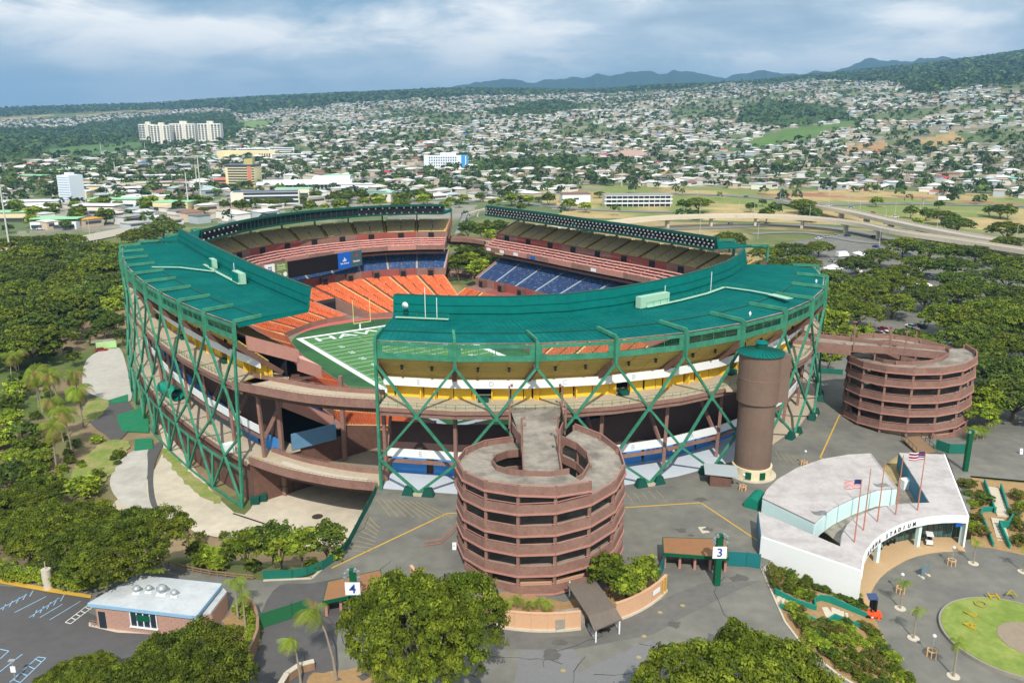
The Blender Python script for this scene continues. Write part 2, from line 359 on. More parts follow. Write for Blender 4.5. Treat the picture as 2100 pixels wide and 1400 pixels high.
n_a = fbm(fx/60, fy/60, 4, 31)[:, None]; n_b = fbm(fx/14, fy/14, 4, 33)[:, None]
col = C3(rgb(104, 112, 66))*(0.75+0.5*n_b)+0*n_a
n_c = fbm(fx/22, fy/22, 4, 35)[:, None]
dry = smooth(0.45, 0.62, n_a); col = col*(1-dry)+C3(rgb(164, 146, 104))*(0.8+0.4*n_b)*dry
urb = ((fD > 620) & (fD < 4800))[:, None]
col = np.where(urb, C3(rgb(140, 134, 114))*(0.7+0.6*n_b)*(1-0.8*smooth(0.38, 0.55, n_a))+C3(rgb(84, 108, 60))*0.8*smooth(0.38, 0.55, n_a), col)
left_low = (fz < -6)[:, None] & (fD < 420)[:, None]
col = np.where(left_low, C3(rgb(142, 124, 96))*(0.6+0.8*n_b)*(1-smooth(0.45, 0.66, n_c))+C3(rgb(96, 112, 58))*(0.6+0.8*n_b)*smooth(0.45, 0.66, n_c), col)
band = ((fD > 640) & (fD < 900+90*n_a[:, 0]) & (fpx+260*(n_a[:, 0]-.5) > 1180))[:, None]       # grass verge and dry bank along the freeway
col = np.where(band, C3(rgb(176, 156, 108))*(0.8+0.4*n_b)*smooth(0.42, 0.6, n_a)+C3(rgb(124, 136, 74))*(1-smooth(0.42, 0.6, n_a)), col)
rustb = smooth(.52, .66, fbm(fx/60, fy/25, 4, 77)[:, None])*np.exp(-((fD[:, None]-880)/26)**2)*band
col = col*(1-rustb)+C3(rgb(156, 104, 82))*rustb
town = ((fD > 640) & (fD < 1450) & (fpx < 1150))[:, None]; col = np.where(town & (n_a < .58), C3(rgb(142, 138, 126))*(0.65+0.7*n_b), col)
forest = ((fpy < np.interp(fpx, FORX, FORY)) & (fD > 1500))[:, None]
col = np.where(forest, C3(rgb(66, 88, 50))*(0.7+0.6*n_b), col)
mount = (fD > 7600)[:, None]; col = np.where(mount, C3(rgb(48, 66, 50))*(0.8+0.4*n_a), col)
for poly, c, dens in GREENS:
    q = (inpoly(fpx, fpy, poly) & (fD > 700) & (fD < 7000))[:, None]; col = np.where(q, C3(c)*(0.8+0.4*n_b), col)
scar = (((fpx-1030)/9)**2+((fpy-193)/6)**2 < 1)[:, None] & (fD > 2500)[:, None] & (fD < 6600)[:, None]; col = np.where(scar, C3(rgb(176, 112, 80)), col)
scar = (((fpx-460)/16)**2+((fpy-212)/4)**2 < 1)[:, None] & (fD > 2500)[:, None] & (fD < 6600)[:, None]; col = np.where(scar, C3(rgb(168, 110, 84)), col)
GROUND = mat('land', (0, 0, 0), 0.95, 0.22, 0.05, attr=True)
V = np.stack([TX, TYY, TZZ], -1).reshape(-1, 3)
tag(link('ground', npmesh('ground', V, quads, col, True), GROUND), kind='structure')
# ---------------------------------------------------------------- sheets of paving
ASPH = mat('plaza asphalt', rgb(128, 126, 117), 0.92, 0.26, 0.07, 0.15, col2=rgb(106, 105, 100), bscale=3)
CRK = mat('asphalt crack filler', rgb(66, 64, 62), .9, .1)
ASPH_D = mat('dark asphalt', rgb(92, 90, 90), 0.92, 0.16, 0.1, 0.15, bscale=3)
ASPH_L = mat('patched asphalt', rgb(122, 122, 122), 0.92, 0.10, 0.3)
SLABC = mat('apron concrete', rgb(208, 197, 177), 0.9, 0.16, 0.09, 0.15, col2=rgb(184, 174, 156))
CONC_P = mat('pale walk concrete', rgb(200, 190, 172), 0.9, 0.12, 0.2)
TURF = mat('lawn', rgb(120, 140, 62), 0.95, 0.2, 0.25, 0.3, col2=rgb(140, 150, 78))
WEED = mat('weedy grass', rgb(128, 146, 70), 0.95, 0.3, 0.2, 0.3, col2=rgb(152, 144, 96))
SOIL = mat('planting soil', rgb(160, 130, 92), 0.95, 0.25, 0.3, 0.3)
LINE_Y = mat('yellow line paint', rgb(206, 166, 66), 0.8, 0.2, 1.2)
LINE_P = mat('worn yellow line paint', rgb(166, 150, 104), 0.8, 0.25, 1.2)
LINE_W = mat('white line paint', rgb(224, 226, 224), 0.8, 0.1, 1.0)
LINE_B = mat('blue line paint', rgb(146, 186, 216), 0.8, 0.25, 1.0)
def sheet(name, pts, z, m, kind='structure', px=True):
    q = [G(a, b, z)[:2] for a, b in pts] if px else pts
    if name in ('lawn', 'weed_strip', 'planter_bed', 'concrete_apron', 'asphalt_lane', 'lane_patch'):      # rounded outline
        n_ = len(q); o_ = []
        for i in range(n_):
            a, b, c, d = [Vector((*q[(i+k) % n_][:2], 0)) for k in (-1, 0, 1, 2)]
            for k in range(5): t = k/5; v = 0.5*((2*b)+(c-a)*t+(2*a-5*b+4*c-d)*t*t+(3*b-a-3*c+d)*t**3); o_.append((v.x, v.y))
        q = o_
    if name in ('lawn', 'weed_strip', 'planter_bed'):           # ragged edge
        r_ = random.Random(int(pts[0][0])); o_ = []
        for (x0, y0), (x1, y1) in zip(q, list(q[1:])+[q[0]]):
            n_ = max(1, int(math.hypot(x1-x0, y1-y0)/1.2))
            for k in range(n_): f = k/n_; o_.append((x0+(x1-x0)*f+r_.uniform(-.45, .45), y0+(y1-y0)*f+r_.uniform(-.45, .45)))
        q = o_
    mb = MB(); mb.poly(q, z); return tag(mb.build(name, m), kind=kind)
def ribbon_pts(pts, w, n=6):
    """smooth centre line -> left and right edges"""
    P_ = [Vector((p[0], p[1], p[2] if len(p) > 2 else 0)) for p in pts]; o = []
    for i in range(len(P_)-1):
        a = P_[max(i-1, 0)]; b = P_[i]; c = P_[i+1]; d = P_[min(i+2, len(P_)-1)]
        for k in range(n):
            t = k/n; o.append(0.5*((2*b)+(c-a)*t+(2*a-5*b+4*c-d)*t*t+(3*b-a-3*c+d)*t**3))
    o.append(P_[-1]); l = []; r = []
    for i, p in enumerate(o):
        d = (o[min(i+1, len(o)-1)]-o[max(i-1, 0)]); d.z = 0; d.normalize(); nn = Vector((-d.y, d.x, 0))*(w/2); l.append(p+nn); r.append(p-nn)
    return o, l, r
def ribbon(name, pts, w, m, dz=0.0, drape=False, n=6, kind='structure', parent=None):
    o, l, r = ribbon_pts(pts, w, n)
    if drape:
        for lst in (o, l, r):
            for p in lst: p.z = T1(p.x, p.y)
        for a, b in zip(l, r): a.z = b.z = max(a.z, b.z)
    mb = MB(); u = Vector((0, 0, dz))
    for i in range(len(o)-1): mb.quad(r[i]+u, r[i+1]+u, l[i+1]+u, l[i]+u)
    ob = mb.build(name, m, parent); return tag(ob, kind=kind) if kind else ob
# ================================================================ grandstands
def curve(pts, n, smoothk=8):
    """resample a plan polyline (field frame) to n+1 world points"""
    P_ = [Vector((*p, 0)) for p in pts]; o = []
    for i in range(len(P_)-1):
        a = P_[max(i-1, 0)]; b = P_[i]; c = P_[i+1]; d = P_[min(i+2, len(P_)-1)]
        for k in range(smoothk):
            t = k/smoothk; o.append(0.5*((2*b)+(c-a)*t+(2*a-5*b+4*c-d)*t*t+(3*b-a-3*c+d)*t**3))
    o.append(P_[-1]); s = np.cumsum([0]+[(o[i+1]-o[i]).length for i in range(len(o)-1)]); q = np.linspace(0, s[-1], n+1)
    X = np.interp(q, s, [p.x for p in o]); Y = np.interp(q, s, [p.y for p in o])
    return [Vector((*wld(x, y), 0)) for x, y in zip(X, Y)]
LOGE = mat('pale pink box front', rgb(232, 178, 168), .7, .06)
SEATM = mat('plastic seats', (0, 0, 0), 0.55, 0.10, 0.4, attr=True)
AISLE_B = mat('pale blue aisle paint', rgb(150, 172, 190), 0.85, 0.08)
AISLE_Y = mat('yellow aisle paint', rgb(206, 164, 70), 0.85, 0.08)
TREAD = mat('shade-darkened tread concrete', rgb(118, 88, 74), 0.9, 0.12, 0.4)  # concrete darkened to paint in the shadow lines behind the seat backs
SEATCOL = {'orange': [(rgb(230, 118, 70), .60), (rgb(230, 130, 86), .36), (rgb(234, 150, 112), .04)], 'blue': [(rgb(52, 86, 136), .62), (rgb(66, 102, 150), .32), (rgb(110, 132, 164), .06)],
           'yellow': [(rgb(216, 192, 136), .5), (rgb(226, 194, 112), .25), (rgb(190, 182, 164), .25)], 'pink': [(rgb(226, 150, 142), .6), (rgb(204, 96, 92), .3), (rgb(236, 180, 172), .1)]}
def stand(name, label, c, nb, floor, lamps, rimz, bluetop=(12.0, 14.0), oz=5.0, letters=None, skip=None, ext=True):
    """c: dict of plan curves F (field wall), T (top of lower tier), B (front of middle tier), I (roof rim), O (eave)"""
    K = {k: curve(v, nb) for k, v in c.items()}
    mid = (K['I'][nb//2]+K['O'][nb//2])/2
    R = root(name, (mid.x, mid.y, floor), label, 'grandstand')
    nrm = [(K['O'][i]-K['I'][i]).normalized() for i in range(nb+1)]; Wd = [(K['O'][i]-K['I'][i]).length for i in range(nb+1)]
    def D(i, d):      # offset outward from rim: 0 rim, 22 eave
        return K['I'][i]+nrm[i]*(d*Wd[i]/22 if d > 0 else d)
    def E(i, e): return K['O'][i]-nrm[i]*e          # metres in from the eave
    def at(v, z): return Vector((v.x, v.y, z))
    rng = np.random.RandomState(abs(hash(name)) % 1000 if False else nb*7+int(rimz*10)+len(name))
    # --- seating tiers
    tiers = [('orange', K['F'], K['T'], -4.3, oz, 30, CREAM), ('blue', K['B'], [D(i, bluetop[0]) for i in range(nb+1)], oz+2.4, bluetop[1], 20, AISLE_B),
             ('pink', [D(i, -1.0) for i in range(nb+1)], [D(i, 5.6) for i in range(nb+1)], 18.3, 21.2, 4, PINK), ('yellow', [D(i, 6.2) for i in range(nb+1)], [D(i, 17.5) for i in range(nb+1)], 23.6, 28.0, 15, AISLE_Y)]
    for tn, a, b, z0, z1, rows, am in tiers:
        SV = []; SCC = []; tr = MB(); dz = (z1-z0)/rows
        for j in range(nb):
            for i in range(rows):
                f0 = i/rows; f1 = (i+1)/rows; z = z0+dz*i
                A = a[j].lerp(b[j], f0); B_ = a[j+1].lerp(b[j+1], f0); A2 = a[j].lerp(b[j], f1); B2 = a[j+1].lerp(b[j+1], f1)
                if skip and tn == 'orange' and skip(j, i): continue
                tr.quad(at(A, z), at(B_, z), at(B2, z), at(A2, z)); tr.quad(at(A2, z), at(B2, z), at(B2, z+dz), at(A2, z+dz))
                d = B_-A; Ln = d.length
                if Ln < 2.5: continue
                u = d/Ln; v = (A2-A)-u*(A2-A).dot(u); dep = v.length; v = v/dep
                for h in range(2):
                    x0 = 0.7 if h == 0 else Ln/2; x1 = Ln/2 if h == 0 else Ln-0.7
                    n = int((x1-x0)/0.56)
                    if n < 1: continue
                    xs = x0+np.arange(n)*0.56; g = 0.47; q0 = dep*0.42; q1 = dep*0.88
                    Au = np.array(A); uu = np.array(u); vv = np.array(v)
                    base = Au[None]+xs[:, None]*uu[None]
                    zt = np.array([0, 0, z+0.42]); zb = np.array([0, 0, z+0.85])
                    p0 = base+q0*vv+zt; p1 = p0+g*uu; p3 = base+q1*vv+zt; p2 = p3+g*uu
                    b0 = base+(q1+0.05)*vv+zb; b1 = b0+g*uu
                    p3l = p3-np.array([0, 0, .1]); p2l = p2-np.array([0, 0, .1])
                    SV.append(np.stack([p0, p1, p2, p3], 1)); SV.append(np.stack([p3l, p2l, b1, b0], 1))
                    cs = SEATCOL[tn]; k = rng.choice(len(cs), n, p=[w for _, w in cs]); cc = np.array([x for x, _ in cs])[k]*(0.9+0.2*rng.rand(n, 1)); SCC += [cc, cc]
        tr.build('seating_steps', TREAD, R)
        SV = np.concatenate(SV).reshape(-1, 3); SCC = np.concatenate(SCC); me = npmesh('seats', SV-np.array(ORG[R]), np.arange(len(SV)).reshape(-1, 4), SCC)
        tag(link(tn+'_seats', me, SEATM, R), kind='stuff')
        for j in range(nb+1):
            for h in ((0, 0.5) if tn == 'pink' else (0,)):
                if j+h > nb: continue
                if skip and tn == 'orange' and (skip(j, 0) or skip(j-1, 0)): continue
                j2 = min(j+1, nb); A = a[j].lerp(a[j2], h); B_ = b[j].lerp(b[j2], h); u = (a[j2]-a[j2-1]).normalized()*(0.42 if tn != 'pink' else 0.3)
                if j == 0 and h == 0: A = A+u; B_ = B_+u
                if j == nb: A = A-u; B_ = B_-u
                MB().slab(at(A-u, z0+.25), at(A+u, z0+.25), at(B_+u, z1+.2), at(B_-u, z1+.2), 0.2).build('aisle', am, R)
    # --- walls between the tiers
    for j in range(nb):
        sk = skip and skip(j, 0)
        if not sk: MB().wall(K['F'][j], K['F'][j+1], FIELD_Z, -3.6, 0.3).build('field_wall', BROWN, R)
        mb = MB(); mb.slab(at(K['T'][j], oz), at(K['T'][j+1], oz), at(K['B'][j+1], oz), at(K['B'][j], oz), 0.4); mb.wall(K['B'][j], K['B'][j+1], oz-.3, oz+3.3, 0.3); mb.build('cross_aisle_wall', RED_WALL if j % 3 else BROWN, R)
        m1 = K['B'][j].lerp(K['B'][j+1], 0.5); u = (K['B'][j+1]-K['B'][j]).normalized(); n = Vector((-u.y, u.x, 0));
        if n.dot(nrm[j]) > 0: n = -n
        g0 = m1+n*1.2; rz = math.atan2(u.y, u.x)
        MB().box((g0.x, g0.y, oz+1.7), (3.0, 2.2, 3.0), rz).build('vomitory', BROWN_D, R)
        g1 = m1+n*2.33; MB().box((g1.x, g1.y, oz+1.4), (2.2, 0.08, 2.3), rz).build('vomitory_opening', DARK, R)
        mb = MB(); mb.wall(D(j, 5.9), D(j+1, 5.9), 21.0, 24.1, 0.3); mb.build('upper_cross_wall', RED_WALL if (j % 4 in (1, 2)) else BROWN, R)
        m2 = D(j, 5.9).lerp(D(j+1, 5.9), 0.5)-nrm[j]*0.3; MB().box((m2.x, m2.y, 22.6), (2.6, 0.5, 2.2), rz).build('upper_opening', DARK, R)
        mb = MB(); mb.wall(D(j, -1.2), D(j+1, -1.2), 16.9, 18.9, 0.35); mb.build('balcony_fascia', PINK if j % 2 else BROWN, R)
        MB().slab(at(D(j, -1.0), 17.3), at(D(j+1, -1.0), 17.3), at(D(j+1, 14), 17.3), at(D(j, 14), 17.3), 0.5).build('balcony_floor', BROWN_D, R)
        MB().wall(D(j, 1.2), D(j+1, 1.2), 14.6, 15.6, 0.5).build('lower_girder', BROWN, R)
        e = bluetop[0]+0.3; MB().wall(D(j, e), D(j+1, e), 0.0 if floor == 0 else 0.4, bluetop[1]+0.8, 0.3).build('rear_wall', mat('shaded brown sheet', rgb(84, 66, 62), .8, .2) if ext else BROWN_D, R)  # shade below the upper concourse is put into the exterior stands' wall colour
        for q in range(4): z = 18.3+.725*q; f = (q+.12)/4; lc = MB().bar(at(D(j, -1.0).lerp(D(j, 5.6), f), z+.95), at(D(j+1, -1.0).lerp(D(j+1, 5.6), f), z+.95), .5, .32); lc.build('box_counter', LOGE, R)
        # roof
        zs = 33.3
        MB().slab(at(D(j, 1.2), zs), at(D(j+1, 1.2), zs), at(D(j+1, 15.0), 32.95), at(D(j, 15.0), 32.95), 0.35).build('roof_panel', GREEN_ROOF, R)
        MB().slab(at(D(j, 15.06), 32.85), at(D(j+1, 15.06), 32.85), at(D(j+1, 21.5), 32.2), at(D(j, 21.5), 32.2), 0.3).build('roof_panel', GREEN_ROOF, R)
        rr_ = MB()
        for q in range(1, 12): f = q/12; rr_.bar(at(D(j, 1.7).lerp(D(j+1, 1.7), f), zs+.02), at(D(j, 14.9).lerp(D(j+1, 14.9), f), 32.99), .1, .1)
        for d_ in (4.5, 8, 11.5): rr_.bar(at(D(j, d_), zs-.35*(d_-1.2)/13.8+.03), at(D(j+1, d_), zs-.35*(d_-1.2)/13.8+.03), .1, .1)
        for q in range(1, 12): f = q/12; rr_.bar(at(D(j, 15.3).lerp(D(j+1, 15.3), f), 32.86), at(D(j, 21.3).lerp(D(j+1, 21.3), f), 32.25), .1, .1)
        rr_.build('roof_ribs', GREEN_RIM, R)
        MB().bar(at(D(j, 15.03), 32.97), at(D(j+1, 15.03), 32.97), .28, .14).build('roof_fold', GREEN_D, R)
        i0, i1 = at(D(j, 0), rimz), at(D(j+1, 0), rimz); o0, o1 = at(D(j, 1.5), zs-.2), at(D(j+1, 1.5), zs-.2)
        rp = MB().hexa([o0-nrm[j]*.5, o1-nrm[j+1]*.5, o1, o0], [i0, i1, i1+nrm[j+1]*.5, i0+nrm[j]*.5]).build('rim_panel', GREEN_RIM, R)
        for f in (0.35, 0.68):
            MB().bar(i0.lerp(o0, f)+nrm[j]*.45, i1.lerp(o1, f)+nrm[j+1]*.45, .12).build('rim_rail', GREEN_RIM, rp)
        MB().bar(i0+Vector((0, 0, .06)), i1+Vector((0, 0, .06)), .8, .3).build('rim_cap', GREEN_D, rp)
    for j in range(nb+1):
        MB().bar(at(D(j, 1.6), zs+.06), at(D(j, 15), 33.0), .16, .14).build('roof_seam', GREEN_RIM, R)
    if lamps:
        for j in range(nb):
            i0, i1 = at(D(j, 0.02), rimz-.4), at(D(j+1, 0.02), rimz-.4); dn = Vector((0, 0, -3.6)); n0 = -nrm[j]; n1 = -nrm[j+1]
            lb = MB(); lb.hexa([i0+dn+n0*.1, i1+dn+n1*.1, i1+dn, i0+dn], [i0+n0*.1, i1+n1*.1, i1, i0]); lb.build('lamp_backing', DARK, R)
            fr = MB()
            fr.bar(i0+n0*.7, i1+n1*.7, .5, .5); fr.bar(i0+dn+n0*.9, i1+dn+n1*.9, .6, .7)
            for f in ((0, 1) if lamps(j) else (0, .2, .4, .6, .8, 1)): fr.bar(i0.lerp(i1, f)+n0*.5, i0.lerp(i1, f)+dn+n0*.6, .22)
            fr.build('lamp_frame', GREEN_D, R)
            nl = lamps(j)
            if nl:
                for q in range(nl):
                    for r_ in range(2 if nl < 6 else 3):
                        f = (q+.5+(.33*(r_ % 2)))/nl; zr = -0.7-r_*(2.2 if nl < 6 else 1.1); p = i0.lerp(i1, min(f, .97))+Vector((0, 0, zr))+n0*.6
                        MB().tube([p+n0*.5+Vector((0, 0, -.15)), p+n0*.25, p-n0*.2], [.36, .36, .15], 8).build('floodlight', STEEL, R)
    # --- outer steel: portal frames, fascia, soffit
    for j in range(nb+1):
        mb = MB(); e0 = at(K['O'][j]+nrm[j]*.5, 32.9); mb.bar(at(D(j, 14.8), 33.3), e0, .55, .7); mb.bar(e0, at(K['O'][j]+nrm[j]*.5, 27.2), .6, .8, up=tuple(nrm[j])); mb.build('portal_frame', GREEN, R)
        MB().bar(at(K['O'][j]+nrm[j]*.2, 27.4), at(E(j, 9.5), 19.5), .9, 1.1).build('raker_beam', BROWN_D, R)
    # --- end walls at the gap
    ec = MB()
    def strip(pts, zb):
        for (p, z), (q, w) in zip(pts[:-1], pts[1:]):
            n = (K['F'][1]-K['F'][0]).normalized()*-.25
            ec.hexa([at(p+n, zb), at(q+n, zb), at(q-n, zb), at(p-n, zb)], [at(p+n, z), at(q+n, w), at(q-n, w), at(p-n, z)])
    strip([(K['F'][0], -4.2), (K['T'][0], oz+.2)], APRON_Z if floor else FIELD_Z-1); ec.build('end_wall', BROWN_D, R)
    nq = (K['F'][1]-K['F'][0]).normalized()*-.3; bb = MB(); p, q = K['B'][0], D(0, bluetop[0])
    bb.hexa([at(p+nq, oz+.2), at(q+nq, bluetop[1]-2.2), at(q-nq, bluetop[1]-2.2), at(p-nq, oz+.2)], [at(p+nq, oz+3.2), at(q+nq, bluetop[1]+.8), at(q-nq, bluetop[1]+.8), at(p-nq, oz+3.2)]); bb.build('tier_end_beam', PINK, R)
    if floor:
        MB().wall(D(0, 9), D(0, -4), .4, 4.4, .3).build('end_blue_wall', mat('faded blue sheet', rgb(96, 136, 168), .7, .15), R); MB().wall(D(0, 21), K['T'][0], APRON_Z, .3, .3).build('end_base_wall', BROWN_D, R)
        for d_ in (-6, 12): MB().bar(at(D(0, d_), APRON_Z), at(D(0, d_), 16), .9).build('end_column', BROWN, R)
    pa = MB()
    for (p, z), (q, w) in (((D(0, -1.2), 19.4), (D(0, 5.6), 22.4)), ((D(0, 5.0), 24.2), (D(0, 19.5), 29.4))):
        n = (K['F'][1]-K['F'][0]).normalized()*-.2
        pa.hexa([at(p+n, z-3.2), at(q+n, w-3.2), at(q-n, w-3.2), at(p-n, z-3.2)], [at(p+n, z), at(q+n, w), at(q-n, w), at(p-n, z)])
    pa.build('end_parapet', PINK, R)
    ef = MB(); ef.bar(at(D(0, 1.4), 33.0), at(D(0, 21.5), 31.9), .4, 1.0); ef.hexa([at(D(0, 1.6), 32.9), at(D(0, 1.2), 32.9), at(D(0, 1.2)+nrm[0]*.01+(K['I'][0]-K['I'][1]).normalized()*.3, 32.9), at(D(0, 1.6)+(K['I'][0]-K['I'][1]).normalized()*.3, 32.9)], [at(D(0, .5), rimz), at(D(0, 0), rimz), at(D(0, 0)+(K['I'][0]-K['I'][1]).normalized()*.3, rimz), at(D(0, .5)+(K['I'][0]-K['I'][1]).normalized()*.3, rimz)]); ef.build('roof_end_fascia', GREEN_RIM, R)
    if not ext: return R, K, D, E, nrm
    for j in range(nb):
        a0, a1 = E(j, -.1), E(j+1, -.1)
        fa = MB(); fa.wall(a0, a1, 31.2, 31.9, .3); fa.wall(a0, a1, 28.5, 29.7, .25); fa.build('eave_fascia', GREEN, R)
        for s0, s1 in ((0.0, .09), (.91, 1.0)): MB().wall(a0.lerp(a1, s0+.01), a0.lerp(a1, s1-.01), 29.7, 31.2, .18).build('fascia_panel', GREEN, R)
        ms = MB()
        for q in range(1, 24): f = .09+.82*q/24; ms.bar(at(a0.lerp(a1, f), 29.7), at(a0.lerp(a1, f), 31.2), .035 if q % 6 else .12)
        for q in range(1, 4): ms.bar(at(a0.lerp(a1, .09), 29.7+.38*q), at(a0.lerp(a1, .91), 29.7+.38*q), .03)
        ms.build('fascia_mesh', GREEN, R)
        gt = MB(); gt.bar(at(E(j, .45), 32.1), at(E(j+1, .45), 32.1), .5, .12); gt.build('eave_gutter', CONC_D, R)
        sp = MB(); sp.slab(at(E(j, .3), 28.5), at(E(j+1, .3), 28.5), at(E(j+1, 6.6), 22.9), at(E(j, 6.6), 22.9), .25); so_ = sp.build('soffit_panel', YELLOW_S, R)
        rb = MB()
        for q in range(1, 9):
            f = q/9; rb.bar(at(E(j, .3), 28.22).lerp(at(E(j, 6.6), 22.62), f), at(E(j+1, .3), 28.22).lerp(at(E(j+1, 6.6), 22.62), f), .14, .25)
        for f in (.33, .66): rb.bar(at(E(j, .3).lerp(E(j+1, .3), f), 28.2), at(E(j, 6.6).lerp(E(j+1, 6.6), f), 22.6), .2, .2)
        rb.build('soffit_rib', YELLOW_S, so_)
        for f in (.3, .7):
            p = at(E(j, 2).lerp(E(j+1, 2), f), 26.2); MB().box(p, (.5, .5, .9)).build('speaker', DARK, so_)
        # upper concourse
        MB().slab(at(E(j, -.2), 18.2), at(E(j+1, -.2), 18.2), at(E(j+1, 11), 18.2), at(E(j, 11), 18.2), .5).build('concourse_floor', CONC, R)
        eb = MB(); eb.wall(E(j, -.35), E(j+1, -.35), 17.3, 18.15, .25); eb.wall(E(j, .1), E(j+1, .1), 16.3, 17.28, .35); eb.build('concourse_edge', BROWN, R)
        def rail(z, nm='railing'):
            rl = MB(); n = 8
            for q in range(n+1): f = q/n; rl.bar(at(E(j, .15).lerp(E(j+1, .15), f), z), at(E(j, .15).lerp(E(j+1, .15), f), z+1.1), .07)
            for h in (.55, 1.1): rl.bar(at(E(j, .15), z+h), at(E(j+1, .15), z+h), .06)
            rl.build(nm, GREEN, R)
        rail(18.2)
        bd = MB().wall(E(j, 4.6), E(j+1, 4.6), 21.4, 23.2, .3).build('sign_band', WHITE, R)
        ph = j % 2
        w0, w1 = E(j, 7.2), E(j+1, 7.2); k0, k1 = E(j, 10.6), E(j+1, 10.6); v0, v1 = E(j, 5.6), E(j+1, 5.6)
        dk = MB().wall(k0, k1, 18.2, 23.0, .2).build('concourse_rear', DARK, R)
        segs = [(.0, .26), (.55, .80), (.82, 1.0)] if ph else [(.0, .12), (.16, .52), (.56, .72), (.76, 1.0)]
        for s0, s1 in segs:
            MB().wall(w0.lerp(w1, s0), w0.lerp(w1, s1-.012), 18.2, 21.35, .25).build('concession_wall', YELLOW, R)
        for s in ((.26, .55) if ph else (.14, .54, .74)):
            MB().wall(w0.lerp(w1, s-.001), v0.lerp(v1, s+(.03 if s < .5 else -.03)), 18.2, 21.35, .2).build('return_wall', YELLOW, R)
        if ph:
            c0 = E(j, 5.4).lerp(E(j+1, 5.4), .40); u = (w1-w0).normalized(); MB().box((c0.x, c0.y, 18.75), (2.2, 1.2, 1.1), math.atan2(u.y, u.x)).build('stair_rail', GREEN_D, R)
        # lower concourse
        z0 = floor if floor == 0 else 0.3
        MB().slab(at(E(j, -.2), z0+.02), at(E(j+1, -.2), z0+.02), at(E(j+1, 12.5), z0+.02), at(E(j, 12.5), z0+.02), .3 if floor == 0 else .6).build('lower_floor', GREYFLOOR if floor == 0 and j < 6 else CONC, R)
        MB().wall(E(j, 4.0), E(j+1, 4.0), 5.7, 7.5, .3).build('sign_band', WHITE, R)
        MB().wall(E(j, 4.3), E(j+1, 4.3), 4.2, 5.0, .4).build('lower_beam', BROWN, R)
        eb_ = min(9.6, Wd[j]*(1-(bluetop[0]+.3)/22)-.5, Wd[j+1]*(1-(bluetop[0]+.3)/22)-.5)
        for s0, s1 in ((.04, .40), (.50, .95)) if ph else ((.0, .55), (.66, .98)):
            MB().wall(E(j, eb_).lerp(E(j+1, eb_), s0), E(j, eb_).lerp(E(j+1, eb_), s1), z0, z0+3.6, .25).build('blue_wall', BLUE, R)
        if floor != 0:
            rail(.32, 'lower_railing')
            eb = MB(); eb.wall(E(j, -.3), E(j+1, -.3), -.7, .28, .3); eb.build('lower_edge', BROWN, R)
            MB().wall(E(j, 1.0), E(j+1, 1.0), floor, -.32, .3).build('base_wall', BROWN_D, R)
        if letters:
            for (z, inn) in ((22.3, 4.42), (6.6, 3.82)):
                p = at(E(j, inn).lerp(E(j+1, inn), .5), z); x = (E(j+1, inn)-E(j, inn)).normalized()
                text('band_letter', letters[j], 1.5, p, x, (0, 0, 1), mat('faded letter grey', rgb(178, 188, 200), .7, .03), bd, .02)
    # --- lattice of braces
    def brace(p, q, w=.48): MB().bar(p, q, w, w).build('brace', GREEN, R)
    for j in range(nb+1):
        col = MB(); col.bar(at(E(j, 3.9), floor if floor == 0 else .3), at(E(j, 3.4), 16.2), .7, .7); col.build('column', BROWN, R)
        col = MB(); col.bar(at(E(j, 4.2), 5), at(E(j, 10), 14.6), .5, .7); col.build('inclined_strut', BROWN, R)
    top = [at(E(j, -.5), 27.3) for j in range(nb+1)]; midn = [at(E(j, -.6).lerp(E(j+1, -.6), .5), 16.8) for j in range(nb)]; lown = [at(E(j, -.9), 7.0) for j in range(nb+1)]
    for j in range(nb):
        for p, q in ((top[j], midn[j]), (top[j+1], midn[j]), (midn[j], lown[j]), (midn[j], lown[j+1])): brace(p, q)
        MB().box(midn[j], (.9, .9, 1.2)).build('brace_node', GREEN, R)
        ft = at(E(j, -1.9).lerp(E(j+1, -1.9), .5), .5 if floor == 0 else 0.0)
        brace(lown[j], ft); brace(lown[j+1], ft)
        if floor == 0:
            u = (E(j+1, 0)-E(j, 0)).normalized(); rz = math.atan2(u.y, u.x)
            for s in (-1, 1):
                cpt = ft+u*2.1*s; fo = MB(); r0 = [(-1.3, -.9), (1.3, -.9), (1.3, .9), (-1.3, .9)]; cs, sn = math.cos(rz), math.sin(rz)
                fo.hexa([(cpt.x+cs*a-sn*b, cpt.y+sn*a+cs*b, 0) for a, b in r0], [(cpt.x+cs*a*.55-sn*b*.6, cpt.y+sn*a*.55+cs*b*.6, 1.7) for a, b in r0]); fo.build('footing', GREEN_D, R)
            MB().box((ft.x, ft.y, .25), (2.2, 1.6, .5), rz).build('footing_slab', CONC, R)
        else:
            b0, b1 = at(E(j, -2.2), floor+.2), at(E(j+1, -2.2), floor+.2)
            brace(ft, b0); brace(ft, b1); MB().bar(b0, b1, .5).build('base_chord', GREEN, R); MB().bar(at(E(j, -1.5), -1.6), at(E(j+1, -1.5), -1.6), .45).build('belt_chord', GREEN, R)
            MB().bar(b0, at(E(j, -1.5), -1.6), .5).build('post', GREEN, R)
    MB().bar(at(E(0, -.7), 27.3), at(E(0, -.7 if floor == 0 else -2.2), floor), .55).build('end_post', GREEN, R)
    return R, K, D, E, nrm
F4 = [(46, 47), (33, 60), (19.7, 68.7), (5.1, 73.5), (-4.5, 74), (-16, 70), (-29.4, 60.2)]
I4 = [(57.8, 90), (46, 97), (33, 101.5), (15, 102.5), (-5, 99), (-23, 91), (-38, 80), (-56, 62)]
def outw(pts, d, cx, cy): return [(x+d*(x-cx)/math.hypot(x-cx, y-cy), y+d*(y-cy)/math.hypot(x-cx, y-cy)) for x, y in pts]
